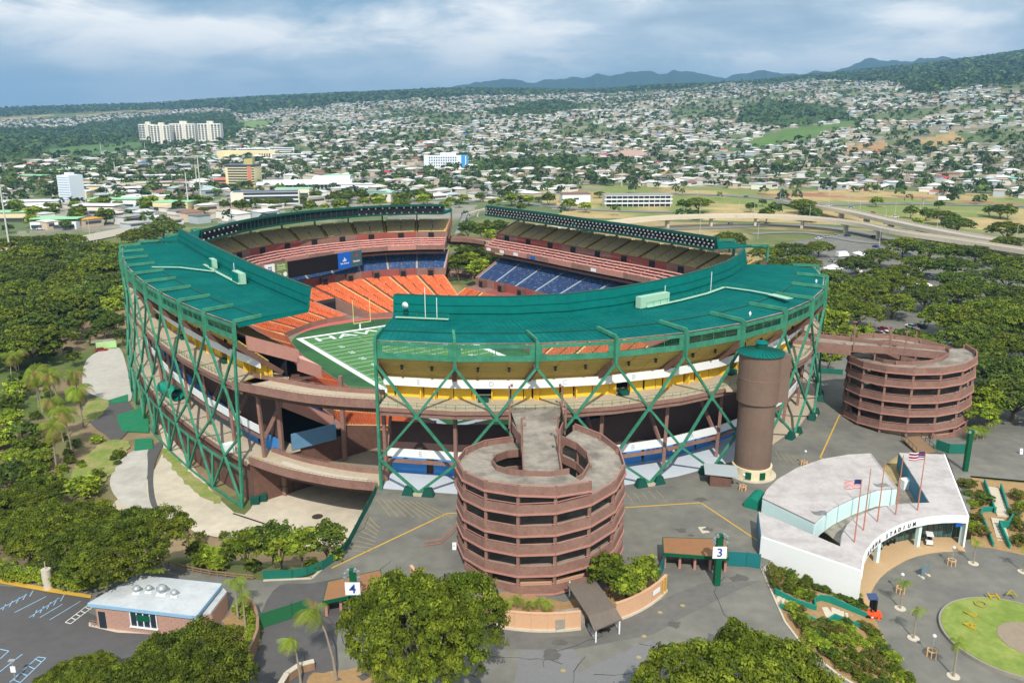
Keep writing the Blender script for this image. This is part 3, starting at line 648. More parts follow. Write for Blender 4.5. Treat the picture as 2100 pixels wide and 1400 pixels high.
I2 = [(-50.7, -78.1), (-40.1, -88.3), (-30, -95), (-17.6, -99.4), (-.8, -99.8), (17.2, -97.5), (34.4, -92.8), (49.4, -86.2), (62.7, -77.4)]
O2 = [(9.3+94.5*math.cos(RAD(a)), -28+94.5*math.sin(RAD(a))) for a in np.linspace(221.5, 319.4, 11)]
S2c = dict(F=[(-45, -48), (-33, -60), (-19.7, -68.7), (-5.1, -73.5), (4.5, -74), (16, -70), (29.4, -60.2)], T=outw(I2, -3, 5, -20), B=outw(I2, -1.0, 5, -20), I=I2, O=O2)
I1 = [(-63, -60.6), (-64, -38), (-64.4, -18), (-64.2, 3.8), (-63.8, 29), (-63.1, 49), (-62.9, 61)]
O1 = [(-87.3+(y-3.5)**2/636, y) for y in np.linspace(-61.5, 69, 10)]
S1c = dict(F=[(-31, -55), (-34.5, -38), (-35.5, -8), (-35.5, 8), (-35.4, 20), (-33, 40), (-29.4, 58)], T=[(-56, -58.5), (-55, -38), (-53, 0), (-51, 20), (-49, 40), (-44, 60)], B=[(-59, -59), (-58.5, -38), (-57, 0), (-55.5, 30), (-52, 62)], I=I1, O=O1)
I3 = [(71.5, 75.5), (75, 43), (77, 10.6), (79, -12), (79.5, -36), (79.3, -52)]
S3c = dict(F=[(33, 58), (35.5, 20), (35.5, -8), (34, -38), (31, -55)], T=[(49, 58), (51.5, 20), (52, -10), (51, -40), (49, -54)], B=[(57, 62), (60, 35), (62, 10), (63.5, -14), (63, -50)], I=I3, O=[(x+22, y+(3 if y > 0 else -3)) for x, y in I3])
S4c = dict(F=F4, T=outw(I4, -2.5, 0, 18), B=outw(I4, -.6, 0, 18), I=I4, O=outw(I4, 22, 0, 18))
near = stand('grandstand', 'near teal-roofed curved grandstand with white lettered bands facing the spiral ramp', S2c, 10, 0, None, 38.0, (9.5, 10.8), letters=['E', 'D', 'C', 'B', 'A', 'AA', 'AA', 'BB', 'CC', 'DD'])
left = stand('grandstand', 'left teal-roofed grandstand on tall green lattice legs above the concrete apron', S1c, 9, APRON_Z, None, 38.0, oz=2.6)
right = stand('grandstand', 'far right grandstand with three full rows of floodlights under its roof edge', S3c, 9, 0, lambda j: 7, 36.9, ext=False)
far = stand('grandstand', 'far left grandstand holding the wide black scoreboard', S4c, 10, 0, lambda j: (4 if j < 3 or j > 7 else 0), 36.9, skip=lambda j, i: j in (5,) and i < 17, ext=False)
# ================================================================ playing field
def fl(lx, ly, z=FIELD_Z): x, y = wld(lx, ly); return (x, y, z)
def fpoly(name, pts, z, m): mb = MB(); mb.poly([wld(*p) for p in pts], z); return tag(mb.build(name, m), kind='structure')
TURFG = mat('artificial turf', rgb(84, 138, 78), 0.9, 0.10, 0.08, col2=rgb(74, 126, 70))
TURFD = mat('worn sideline turf', rgb(60, 110, 64), 0.9, 0.16, 0.06, col2=rgb(46, 84, 58))
TRACK = mat('red running track', rgb(196, 104, 98), 0.9, 0.06, 0.2)
def oval(a, b, n=48, e=2.4, oy=0): return [(a*math.copysign(abs(math.cos(t))**(2/e), math.cos(t)), oy+b*math.copysign(abs(math.sin(t))**(2/e), math.sin(t))) for t in np.linspace(0, 2*math.pi, n, endpoint=False)]
fpoly('stadium_floor', oval(86, 108, 60, 2.0), FIELD_Z-.06, mat('dusty service floor', rgb(140, 128, 110), .95, .15, .2))
fpoly('running_track', oval(35.8, 76.5, 64, 2.3), FIELD_Z-.02, TRACK)
fpoly('sideline_turf', oval(36, 69, 64, 3.0), FIELD_Z+.02, TURFD)
fpoly('football_field', [(-26.6, -57), (26.6, -57), (26.6, 57), (-26.6, 57)], FIELD_Z+.05, TURFG)
YD = .9144; HW = 24.38
mk = MB()
def fline(x0, y0, x1, y1, w, z=FIELD_Z+.08):
    d = Vector((x1-x0, y1-y0)).normalized(); n = Vector((-d.y, d.x))*w/2
    mk.quad(*[fl(*p, z) for p in ((x0+n.x, y0+n.y), (x0-n.x, y0-n.y), (x1-n.x, y1-n.y), (x1+n.x, y1+n.y))])
for s in (-1, 1):
    fline(s*(HW+.95), -56.7, s*(HW+.95), 56.7, 1.9); fline(-HW-1.9, s*55.75, HW+1.9, s*55.75, 1.9, FIELD_Z+.09)
for k in range(21): fline(-HW, -45.72+k*5*YD, HW, -45.72+k*5*YD, .22)
for k in range(1, 100):
    for x in (-HW+.5, HW-.5, -6, 6): fline(x-.4, -45.72+k*YD, x+.4, -45.72+k*YD, .12, FIELD_Z+.085)
mk.build('field_markings', mat('field line paint', rgb(236, 240, 240), .8, .04), kind='structure')
FLET = mat('end zone lettering', rgb(226, 236, 240), .8, .05)
ud = Vector((FC, FS, 0)); vd = Vector((-FS, FC, 0))
tag(text('end_zone_lettering', 'HAWAII', 7.4, fl(0, 50.3, FIELD_Z+.1), -ud if False else ud, vd, FLET, bold=.06, sx=1.6), kind='structure')
tag(text('end_zone_lettering', 'HAWAII', 7.4, fl(0, -50.3, FIELD_Z+.1), -ud, -vd, FLET, bold=.06, sx=1.6), kind='structure')
for k, nmb in enumerate(('1 0', '2 0', '3 0', '4 0', '5 0', '4 0', '3 0', '2 0', '1 0')):
    for s in (-1, 1): tag(text('yard_number', nmb, 2.6, fl(s*16.5, 36.58-9.144*k, FIELD_Z+.1), vd*s if s < 0 else -vd*-1, -ud*-s, FLET), kind='structure')
POST_Y = mat('goal post yellow', rgb(244, 226, 150), .5, .05)
for s, lb in ((1, 'pale yellow goal post in front of the tunnel mouth'), (-1, 'goal post at the end of the field under the near grandstand')):
    gp = root('goal_post', fl(0, s*57.2), lb, 'goal post', 'goal posts of the football field')
    b = MB(); b.tube([fl(0, s*57.0), fl(0, s*57.0, FIELD_Z+2), fl(0, s*54.9, FIELD_Z+3.05)], .14, 8); b.build('gooseneck', POST_Y, gp)
    MB().cyl(fl(0, s*57.0), .35, FIELD_Z, FIELD_Z+1.9, 10).build('post_pad', WHITE, gp)
    MB().bar(fl(-3.55, s*54.86, FIELD_Z+3.05), fl(3.55, s*54.86, FIELD_Z+3.05), .2).build('crossbar', POST_Y, gp)
    for q in (-1, 1): MB().bar(fl(q*3.55, s*54.86, FIELD_Z+3.05), fl(q*3.55, s*54.86, FIELD_Z+12.2), .16).build('upright', POST_Y, gp)
# tunnel into the far stand
fk, fD_, fE, fn = far[1], far[2], far[3], far[4]
tn = root('player_tunnel', tuple(fk['F'][5].lerp(fk['F'][6], .5)), 'brown-walled entrance tunnel cut into the orange seats', 'tunnel')
for j in (5, 6):
    a = fk['F'][j]; b = fk['F'][j].lerp(fk['T'][j], 17/30)
    mb = MB(); n = (fk['F'][6]-fk['F'][5]).normalized()*.25
    mb.hexa([(a.x-n.x, a.y-n.y, FIELD_Z), (b.x-n.x, b.y-n.y, FIELD_Z), (b.x+n.x, b.y+n.y, FIELD_Z), (a.x+n.x, a.y+n.y, FIELD_Z)], [(a.x-n.x, a.y-n.y, -3.4), (b.x-n.x, b.y-n.y, 1.6), (b.x+n.x, b.y+n.y, 1.6), (a.x+n.x, a.y+n.y, -3.4)]); mb.build('side_wall', BROWN if j == 5 else PINK, tn)
a = fk['F'][5].lerp(fk['T'][5], 17.3/30); b = fk['F'][6].lerp(fk['T'][6], 17.3/30)
MB().wall(a, b, FIELD_Z, 0.0, .3).build('mouth', DARK, tn); MB().wall(a.lerp(b, 0), b, 0.0, 1.3, .5).build('header', mat('dark header', rgb(62, 58, 58)), tn)
cc = a.lerp(b, .5); u = (b-a).normalized(); text('header_lettering', 'ALOHA', .9, (cc.x+u.y*.3, cc.y-u.x*.3, .65), u if u.x > 0 else -u, (0, 0, 1), WHITE, tn)
mb = MB(); f0, f1 = fk['F'][5], fk['F'][6]; mb.quad((f0.x, f0.y, FIELD_Z+.03), (f1.x, f1.y, FIELD_Z+.03), (b.x, b.y, FIELD_Z+.03), (a.x, a.y, FIELD_Z+.03)); mb.build('ramp_floor', CONC_D, tn)
# scoreboard hung from the far stand
def on_front(px):      # where the far stand's balcony front stands at this bearing
    best = None
    for j in range(10):
        for f in np.linspace(0, 1, 21):
            q = fD_(j, -2.4).lerp(fD_(j+1, -2.4), f); e = abs(W2P(q.x, q.y, 16)[0]-px)
            if q.y > 300 and (best is None or e < best[0]): best = (e, q)
    return best[1].copy()
A = on_front(540); B = on_front(742); u = (B-A).normalized(); n = Vector((u.y, -u.x, 0)); n.z = 0
if n.y > 0: n = -n
sb = root('scoreboard', (float(A.x+B.x)/2, float(A.y+B.y)/2, 12.0), 'wide black video scoreboard with coloured sponsor panels under the pink seats', 'scoreboard')
zb, zt = 11.6, 18.4; AD1 = WHITE; AD2 = mat('olive ad panel', rgb(112, 124, 84), .6, .1); AD3 = mat('blue ad panel', rgb(20, 98, 196), .6, .03); AD4 = mat('teal ad panel', rgb(64, 96, 104), .6, .3, .4)
INKB = mat('blue ink', rgb(34, 70, 150), .6, .02); INKK = mat('black ink', rgb(20, 20, 22), .6, .02); INKG = mat('pale green ink', rgb(190, 220, 160), .6, .02); INKR = mat('red ink', rgb(206, 50, 40), .6, .02)
A.z = B.z = 0
def brd(f0, f1, m, nm, z0=zb, z1=zt):
    o = MB(); o.wall(A.lerp(B, f0), A.lerp(B, f1), z0, z1, .8); return o.build(nm, m, sb)
brd(0.0, .012, PINK, 'end_frame'); p1 = brd(.014, .105, AD1, 'ad_panel'); p2 = brd(.107, .225, AD2, 'ad_panel'); brd(.227, .735, mat('black screen', rgb(24, 24, 26), .35, .05), 'screen'); p3 = brd(.737, .875, AD3, 'ad_panel'); p4 = brd(.877, 1, AD4, 'ad_panel')
def ad(body, f, z, size, m, par, sx=1.0, bold=.02): q = A.lerp(B, f)+n*.45; text('ad_lettering', body, size, (q.x, q.y, z), u, (0, 0, 1), m, par, .02, bold, sx)
ad('GENTRY', .06, 14.6, 1.05, INKB, p1, .8); ad('HOMES', .06, 13.3, 1.05, INKB, p1, .8); ad('SINCE 1968', .06, 12.1, .55, INKB, p1)
ad('Hawaiian', .166, 17.6, 1.3, INKG, p2, .85); ad('Financial', .166, 16.5, 1.3, INKG, p2, .85); ad('FEDERAL CREDIT UNION', .166, 15.7, .4, INKG, p2)
ad('Bank of Hawaii', .806, 13.7, .85, WHITE, p3, .9); ad('Heineken', .938, 13.9, 1.25, WHITE, p4, .85)
def flat(pts, f, z, m, par, nm):
    q = A.lerp(B, f)+n*.46; o = MB(); o.quad(*[(q.x+u.x*a, q.y+u.y*a, z+b) for a, b in pts]); o.build(nm, m, par)
for k in range(4):
    a = k*math.pi/2+math.pi/4; ca, sa = math.cos(a), math.sin(a); flat([(ca*.35-sa*.5, sa*.35+ca*.5), (ca*1.2, sa*1.2), (ca*.35+sa*.5, sa*.35-ca*.5)][::-1], .06, 16.7, INKB, p1, 'diamond_emblem')
for k, (dx, h) in enumerate(((-.7, .8), (0, 1.8), (.65, 1.1))): flat([(dx-.26, 0), (dx+.26, 0), (dx+.26, h*.8), (dx-.26, h)], .806, 14.6, WHITE, p3, 'bar_emblem')
flat([((.9 if k % 2 == 0 else .38)*math.sin(k*math.pi/5), (.9 if k % 2 == 0 else .38)*math.cos(k*math.pi/5)) for k in range(10)][::-1], .938, 16.4, INKR, p4, 'star_emblem')
flat([(.95*math.cos(a), .95*math.sin(a)) for a in np.linspace(0, 2*math.pi, 20, endpoint=False)], .197, 13.6, WHITE, p2, 'round_emblem')
for k in range(5):
    a = k*2*math.pi/5+.5; flat([(.25*math.cos(a+.8), .25*math.sin(a+.8)), (.25*math.cos(a-.8), .25*math.sin(a-.8)), (1.1*math.cos(a-.35), 1.1*math.sin(a-.35)), (1.3*math.cos(a), 1.3*math.sin(a)), (1.1*math.cos(a+.35), 1.1*math.sin(a+.35))], .138, 13.4, INKG, p2, 'flower_emblem')
# small banners on the right stand's balcony
rk, rD = right[1], right[2]
for j, f, m in ((0, .1, WHITE), (0, .75, WHITE), (1, .4, WHITE), (2, .2, AD3), (4, .8, WHITE)):
    q0 = rD(j, -1.45).lerp(rD(j+1, -1.45), f); q1 = rD(j, -1.45).lerp(rD(j+1, -1.45), f+.2); bn = MB(); bn.wall(q0, q1, 17.2, 18.5, .12)
    bn.build('balcony_banner', m, right[0])
# boxes and walkways on the roofs
PALEG = mat('pale green cabinet', rgb(160, 200, 176), .6, .06)
def roofbox(S, j0, f, d, ln, h, wd, z=33.2):
    R, K, D_, E_, nn = S; q = D_(j0, d).lerp(D_(j0+1, d), f); u = (K['I'][j0+1]-K['I'][j0]).normalized(); rz = math.atan2(u.y, u.x)
    MB().box((q.x, q.y, z+h/2+.25), (ln, wd, h), rz).build('equipment_cabinet', PALEG, R)
    for k in range(1, int(ln/1.2)):
        w = q+u*(-ln/2+k*1.2); MB().box((w.x-u.y*-(wd/2)*-1, w.y, z+h/2+.25), (.06, wd+.08, h*.96), rz).build('cabinet_seam', GREEN_RIM, R)
roofbox(near, 4, .75, 3.2, 9.5, 2.6, 1.6); roofbox(left, 2, .85, 3.4, 6.5, 2.8, 1.5); roofbox(left, 4, .75, 3.0, 4.0, 2.6, 1.2)
def walkway(S, pts, w=.9):
    R, K, D_, E_, nn = S; q = [D_(j, d).lerp(D_(min(j+1, len(K['I'])-1), d), f) for j, f, d in pts]
    mb = MB(); rl = MB()
    for a, b in zip(q[:-1], q[1:]):
        mb.bar((a.x, a.y, 33.65), (b.x, b.y, 33.65), w, .12); n_ = max(2, int((b-a).length/2))
        for k in range(n_+1): c0 = a.lerp(b, k/n_); rl.bar((c0.x, c0.y, 33.2), (c0.x, c0.y, 34.7), .05)
        rl.bar((a.x, a.y, 34.7), (b.x, b.y, 34.7), .05)
    mb.build('roof_walkway', PALEG, R); rl.build('walkway_rail', GREEN, R)
walkway(near, [(0, .05, 3.4), (0, .95, 3.4)]); walkway(near, [(4, .5, 4.4), (5, .4, 4.2), (6, .25, 4.2), (7, .0, 3.8)]); walkway(near, [(7, .0, 4.0), (6, .9, 10), (6, .75, 15)]); walkway(near, [(6, .75, 15), (6, .55, 20)], 2.2)
walkway(left, [(2, .6, 4.4), (4, .0, 4.2), (5, .2, 4.0)]); walkway(left, [(4, .2, 4.4), (5, .05, 11), (5, .3, 17)])
for S, j, f, d, h in ((near, 0, .55, 1.9, 5.0), (near, 0, .75, 1.9, 2.8), (near, 5, .2, 2.0, 2.0), (near, 6, .6, 3.0, 3.0), (left, 3, .5, 2.0, 2.0)):
    q = S[2](j, d).lerp(S[2](j+1, d), f); MB().bar((q.x, q.y, 33.2), (q.x, q.y, 33.2+h+2), .12).build('antenna', WHITE, S[0])
q = near[2](0, 2.2).lerp(near[2](1, 2.2), .25); mb = MB(); mb.tube([(q.x-.4, q.y-1.3, 36.4), (q.x-.3, q.y-1.0, 36.4), (q.x, q.y-.5, 36.4)], [.75, .6, .1], 14); mb.build('satellite_dish', WHITE, near[0], True)
for j in (8, 5): q = near[2](j, 20).lerp(near[2](j+1, 20), .4); MB().tube([(q.x, q.y, 32.3), (q.x, q.y, 33.1), (q.x, q.y, 33.5)], [.15, .3, .1], 10).build('roof_camera', WHITE, near[0], True)
# ================================================================ curved footbridges in the two gaps
def footbridge(pts, w, label, z):
    o, l, r = ribbon_pts(pts, w, 8); m = o[len(o)//2]; R = root('footbridge', (m.x, m.y, z), label, 'footbridge')
    mb = MB(); dk = Vector((0, 0, -.5)); gd = MB(); pl = MB(); pr = MB(); rl = MB()
    for i in range(len(o)-1):
        mb.slab(r[i], r[i+1], l[i+1], l[i], .45)
        for e, t in ((l, pl), (r, pr)):
            t.wall(e[i], e[i+1], z-.9, z+1.0, .25)
            for h in (1.35, ): rl.bar(e[i]+Vector((0, 0, h)), e[i+1]+Vector((0, 0, h)), .06)
            rl.bar(e[i]+Vector((0, 0, 1)), e[i]+Vector((0, 0, 1.35)), .05)
        gd.bar(o[i]+Vector((0, 0, -1.5)), o[i+1]+Vector((0, 0, -1.5)), w*.55, 1.6)
    mb.build('deck', CONC, R); pl.build('parapet', BROWN, R); pr.build('parapet', BROWN, R); gd.build('girder', BROWN_D, R); rl.build('handrail', BROWN, R)
    for k, s in ((0, 1), (-1, -1)):
        a, b = l[k], r[k]; d = (o[1]-o[0] if k == 0 else o[-2]-o[-1]).normalized(); st = MB()
        for q in range(10): c0 = a.lerp(b, (q+.5)/10)+d*.4; st.box((c0.x, c0.y, z+.03), (.35, .35, .06), .6)
        st.build('yellow_edge_marks', LINE_Y, R)
    return R
footbridge([G(x, y, 18.2) for x, y in ((498, 781), (570, 795), (640, 807), (710, 814), (780, 818))], 6.4, 'upper curved brown footbridge across the front gap', 18.2)
footbridge([G(x, y, .35) for x, y in ((535, 935), (600, 956), (660, 969), (720, 979), (785, 985))], 6.4, 'lower curved brown footbridge with a pale strip across the front gap', .35)
footbridge([G(x, y, 18.2) for x, y in ((908, 490), (940, 490), (970, 492), (1005, 497))], 6.0, 'upper brown footbridge across the back gap', 18.2)
footbridge([G(x, y, .35) for x, y in ((905, 558), (930, 560), (960, 563), (990, 566))], 6.0, 'lower brown footbridge across the back gap', .35)
sheet('pale_deck_strip', [(575, 950), (582, 944), (640, 962), (700, 974), (755, 980), (752, 988), (690, 980), (630, 970)], .39, CONC_P)
# ================================================================ spiral ramps
def spiral(name, label, cx, cy, r, ri, phase, bridge_dir, bw, blen, nl=5, extra=0.0):
    R = root(name, (cx, cy, 0), label, 'ramp tower'); nf = 15; top = 18.2; lev = 3.6
    def pt(k, rr, z): a = phase+2*math.pi*k/nf; return Vector((cx+rr*math.cos(a), cy+rr*math.sin(a), z))
    # two ramps wound clockwise; z falls with the angle going clockwise
    drop = 2*lev/nf
    def ztop(k): k0 = (-k) % nf; return top-drop*min(k0, max(0, (k0-5) % nf-2))
    for k in range(nf):
        post = MB(); post.bar(pt(k, r-.2, 0), pt(k, r-.2, ztop(k)+.9), .5, .5); post.build('column', BROWN, R)
        if k % 2 == 0: MB().bar(pt(k, ri+.2, 0), pt(k, ri+.2, top-1), .35, .35).build('inner_column', BROWN, R)
    for start, flat_ in ((0, 0), (5, 2)):                         # the two intertwined helices
        for s in range(int(nf*2.6)):
            k0 = start+s; z0 = top-drop*max(0, s-flat_); z1 = top-drop*max(0, s+1-flat_)
            if z0 < -1.0: break
            zb0, zb1 = max(z0, .02), max(z1, .02)
            a = pt(-k0, r, zb0); b = pt(-k0-1, r, zb1); c = pt(-k0-1, ri, zb1); d = pt(-k0, ri, zb0)
            dk = MB().slab(b, a, d, c, .35).build('ramp_deck', CONC_D, R)
            pa = MB(); n = .15
            a2 = pt(-k0, r+.25, 0); b2 = pt(-k0-1, r+.25, 0); a1 = pt(-k0, r, 0); b1 = pt(-k0-1, r, 0)
            pa.hexa([(b1.x, b1.y, zb1-.55), (a1.x, a1.y, zb0-.55), (a2.x, a2.y, zb0-.55), (b2.x, b2.y, zb1-.55)], [(b1.x, b1.y, zb1+.95), (a1.x, a1.y, zb0+.95), (a2.x, a2.y, zb0+.95), (b2.x, b2.y, zb1+.95)])
            pp = pa.build('parapet', BROWN, R)
            tr = MB(); u3 = Vector((0, 0, 1)); tr.bar(Vector((a2.x, a2.y, zb0-.62)), Vector((b2.x, b2.y, zb1-.62)), .4, .28); tr.bar(Vector((a1.x, a1.y, zb0+1.2)), Vector((b1.x, b1.y, zb1+1.2)), .12); tr.build('trim', PINK, pp)
            ip = MB(); i0 = pt(-k0, ri, 0); i1 = pt(-k0-1, ri, 0); j0 = pt(-k0, ri-.2, 0); j1 = pt(-k0-1, ri-.2, 0)
            ip.hexa([(j1.x, j1.y, zb1-.5), (j0.x, j0.y, zb0-.5), (i0.x, i0.y, zb0-.5), (i1.x, i1.y, zb1-.5)], [(j1.x, j1.y, zb1+.95), (j0.x, j0.y, zb0+.95), (i0.x, i0.y, zb0+.95), (i1.x, i1.y, zb1+.95)]); ip.build('inner_parapet', BROWN, R)
    # level platform across the middle and bridge to the stand
    bd = Vector((math.cos(bridge_dir), math.sin(bridge_dir), 0)); bn = Vector((-bd.y, bd.x, 0)); c0 = Vector((cx, cy, 0))
    pf = MB(); e0 = c0-bd*(r*.93); e1 = c0+bd*blen
    wm = bw*.30; ek = c0+bd*(ri*.75)
    pf.slab(*[(p.x, p.y, top+.06) for p in (e0-bn*wm, ek-bn*wm, ek+bn*wm, e0+bn*wm)], .5); pf.slab(*[(p.x, p.y, top+.06) for p in (ek-bn*wm, e1-bn*bw/2, e1+bn*bw/2, ek+bn*wm)], .5); pf.build('platform', CONC_D, R)
    for s in (-1, 1):
        w = MB(); w.wall(c0-bd*(ri*.9)+bn*s*wm, ek+bn*s*wm, top-.8, top+1.05, .25); w.wall(ek+bn*s*wm, c0+bd*(r-.5)+bn*s*bw*.46, top-.8, top+1.05, .25); w.build('platform_parapet', BROWN, R)
        w = MB(); w.wall(c0+bd*(r-.5)+bn*s*bw/2, e1+bn*s*bw/2, top-1.6, top+1.05, .25); w.build('bridge_parapet', BROWN, R)
        rl = MB()
        for f in np.linspace(0, 1, 8): p = (c0+bd*r).lerp(e1, f)+bn*s*bw*.49; rl.bar((p.x, p.y, top+1), (p.x, p.y, top+1.6), .08)
        a_, b_ = (c0+bd*r)+bn*s*bw*.49, e1+bn*s*bw*.49; rl.bar((a_.x, a_.y, top+1.6), (b_.x, b_.y, top+1.6), .1); rl.build('handrail', PINK, R)
    for k, (dd, s) in enumerate(((blen-1.5, -1), (blen-1.5, 1), (r-1, -1), (r-1, 1), (ri*.6, -1), (ri*.6, 1), (-ri*.1, -1), (ri*.2, 1))):
        p = c0+bd*dd+bn*s*((bw*.5 if dd > ri else bw*.3)+.1); lp = MB(); lp.bar((p.x, p.y, top), (p.x, p.y, top+5.2), .28); lp.box((p.x+bn.x*-s*.5, p.y+bn.y*-s*.5, top+5.25), (1.0, .5, .3), bridge_dir); lp.build('lamp_post', BROWN, R)
    # ground storey
    for k in range(nf):
        a = pt(k, r-1.5, 0); b = pt(k+1, r-1.5, 0)
        if k % 5 != 2: MB().wall(a, b, 0, 2.0, .3).build('base_wall', mat('tan block wall', rgb(206, 168, 138), .9, .1, .4), R)
    st = MB(); st.cyl((cx, cy), 1.2, 0, top-3, 12); st.build('core_shaft', DARK, R)
    return R
spiral('spiral_ramp', 'round rust-brown spiral ramp tower standing in front of the near grandstand', 5.0, 134.3, 14.5, 8.6, RAD(61.8), RAD(90.5), 10.5, 25.0)
c2 = G(1862, 902, 0)
spiral('spiral_ramp', 'round rust-brown spiral ramp tower on the right beside the parking lot trees', 101.2, 202.0, 14.7, 8.7, RAD(128), RAD(158), 9.0, 30.0)
# lift tower
ex, ey = 52.4, 167.6
lt = root('lift_tower', (ex, ey, 0), 'tall brown cylindrical lift tower with a green conical cap', 'tower')
MB().cyl((ex, ey), 3.85, 2.4, 17.6, 40).build('lower_shaft', BROWN_T, lt); MB().cyl((ex, ey), 4.4, 17.0, 27.6, 40).build('upper_drum', BROWN_T, lt)
MB().box((ex+4.2, ey-.6, 22.4), (2.6, 3.4, 10.4), .2).build('side_shaft', BROWN_T, lt)
MB().cyl((ex, ey), 4.95, 27.6, 28.5, 32, 1.4).build('cone_roof', GREEN_RIM, lt); MB().cyl((ex, ey), 1.2, 28.4, 29.6, 20).build('vent', GREEN_D, lt); MB().cyl((ex, ey), 1.4, 29.6, 30.0, 20, 1.0).build('vent_cap', GREEN_RIM, lt)
rb = MB()
for k in range(32): a = 2*math.pi*k/32; rb.bar((ex+4.9*math.cos(a), ey+4.9*math.sin(a), 27.66), (ex+1.4*math.cos(a), ey+1.4*math.sin(a), 28.56), .1)
rb.build('cone_seams', GREEN_D, lt)
MB().cyl((ex, ey), 4.1, 22.2, 22.35, 40).build('drum_joint', BROWN, lt) if False else MB().tube([(ex, ey, 22.2), (ex, ey, 22.4)], 4.46, 40).build('drum_joint', BROWN, lt)
MB().cyl((ex, ey), 4.25, 0.1, 2.4, 40).build('plinth', mat('cream plinth', rgb(228, 214, 180), .85, .12, .8), lt); MB().cyl((ex, ey), 5.2, 0, .18, 40).build('base_ring', CONC_P, lt)
for a in (-115, -75): p = (ex+4.35*math.cos(RAD(a)), ey+4.35*math.sin(RAD(a)), 1.2); MB().box(p, (1.2, .3, 1.5), RAD(a+90)).build('pipe_valves', GREEN_SIGN, lt)
for zc in (0, ): MB().slab((ex-6, ey+3, 18.25), (ex+3, ey+3, 18.25), (ex+3, ey+10, 18.25), (ex-6, ey+10, 18.25), .5).build('landing', CONC, lt)
# ================================================================ plaza and paving
nE, nK = near[3], near[1]
plaza = [(-28.4, 158.6)]+[(nE(j, 12).x, nE(j, 12).y) for j in range(11)]+[(98, 262), (170, 300), (320, 330), (320, 185)]
plaza += [G(x, y)[:2] for x, y in ((2230, 985), (2100, 985), (1990, 975), (1990, 1062), (1940, 930), (1845, 928), (1562, 1165), (1592, 1232), (1610, 1272), (1650, 1325), (1720, 1380), (1800, 1430), (1900, 1500))]
plaza += [(40, 40), (-200, 40), (-200, 122), (-86.5, 124.6), (-68.5, 122), (-61.4, 129.7), (-41.9, 124.2), (-33.9, 124.9), (-30.7, 133.9)]
mb = MB(); mb.poly(plaza, 0.0); tag(mb.build('plaza', ASPH), kind='structure')
rw = MB()
for a, b in zip([(-41.9, 124.2), (-33.9, 124.9), (-30.7, 133.9)], [(-33.9, 124.9), (-30.7, 133.9), (-28.4, 158.6)]): rw.wall(a, b, -11, 0.1, .5)
single('retaining_wall', rw, SLABC, 'concrete retaining wall below the plaza edge next to the apron', 'wall')
# the low apron left of the gap, its slabs and lanes
zA = APRON_Z+.25
sheet('concrete_apron', [(230, 1040), (300, 985), (335, 920), (330, 870), (480, 1050), (560, 985), (775, 950), (775, 1015), (705, 1125), (690, 1120), (560, 1118), (470, 1105), (400, 1090), (370, 1070)], zA, SLABC)
sheet('concrete_apron', [(225, 985), (255, 935), (300, 915), (322, 920), (305, 960), (300, 1005), (308, 1040), (250, 1030)], zA+.02, mat('pale apron slab', rgb(196, 192, 184), .9, .16, .1, col2=rgb(172, 168, 158)))
sheet('asphalt_lane', [(305, 920), (335, 905), (318, 950), (315, 1000), (330, 1050), (375, 1090), (345, 1080), (310, 1035), (303, 985), (303, 950)], zA+.04, ASPH_D)
sheet('concrete_apron', [(180, 735), (240, 710), (262, 760), (270, 815), (250, 822), (205, 815), (170, 790)], zA+.06, mat('pale apron slab b', rgb(186, 182, 172), .9, .16, .1))
sheet('asphalt_lane', [(150, 795), (205, 812), (262, 822), (275, 862), (240, 905), (215, 890), (180, 860)], zA+.02, ASPH_D)
sheet('lawn', [(150, 960), (215, 905), (268, 908), (252, 935), (215, 985), (160, 1000)], zA+.03, WEED)
sheet('lawn', [(180, 820), (225, 815), (205, 855), (170, 860)], zA+.03, WEED)
sheet('weed_strip', [(330, 925), (350, 925), (385, 965), (430, 1000), (455, 1030), (425, 1025), (375, 985)], zA+.05, WEED)
for q, lb in (([(222, 820), (262, 808), (262, 822), (228, 826)], 'green cloth laid on the asphalt near the far palm'), ([(240, 850), (290, 835), (305, 860), (305, 885), (250, 882), (243, 868)], 'wide green cloth draped over the slope by the lattice legs'), ([(277, 900), (312, 898), (314, 918), (275, 922)], 'small green cloth laid over the apron edge')):
    o = MB(); o.poly([G(a, b, zA+.3)[:2] for a, b in q], zA, zA+.3); single('ground_cloth', o, mat('bright green cloth', rgb(24, 128, 92), .85, .3, .5, col2=rgb(50, 120, 80)), lb, 'cloth')
o = MB(); o.cyl(G(651, 1059, zA), 1.2, zA+.02, zA+.1, 20); single('manhole_cover', o, mat('iron cover', rgb(70, 58, 52), .7), 'dark round manhole cover on the concrete apron', 'manhole')
o = MB(); o.bar(G(478, 1052, zA+.1), G(610, 1095, zA+.1), .35, .06); single('drain_channel', o, DARK, 'long dark drain channel across the concrete apron', 'drain')
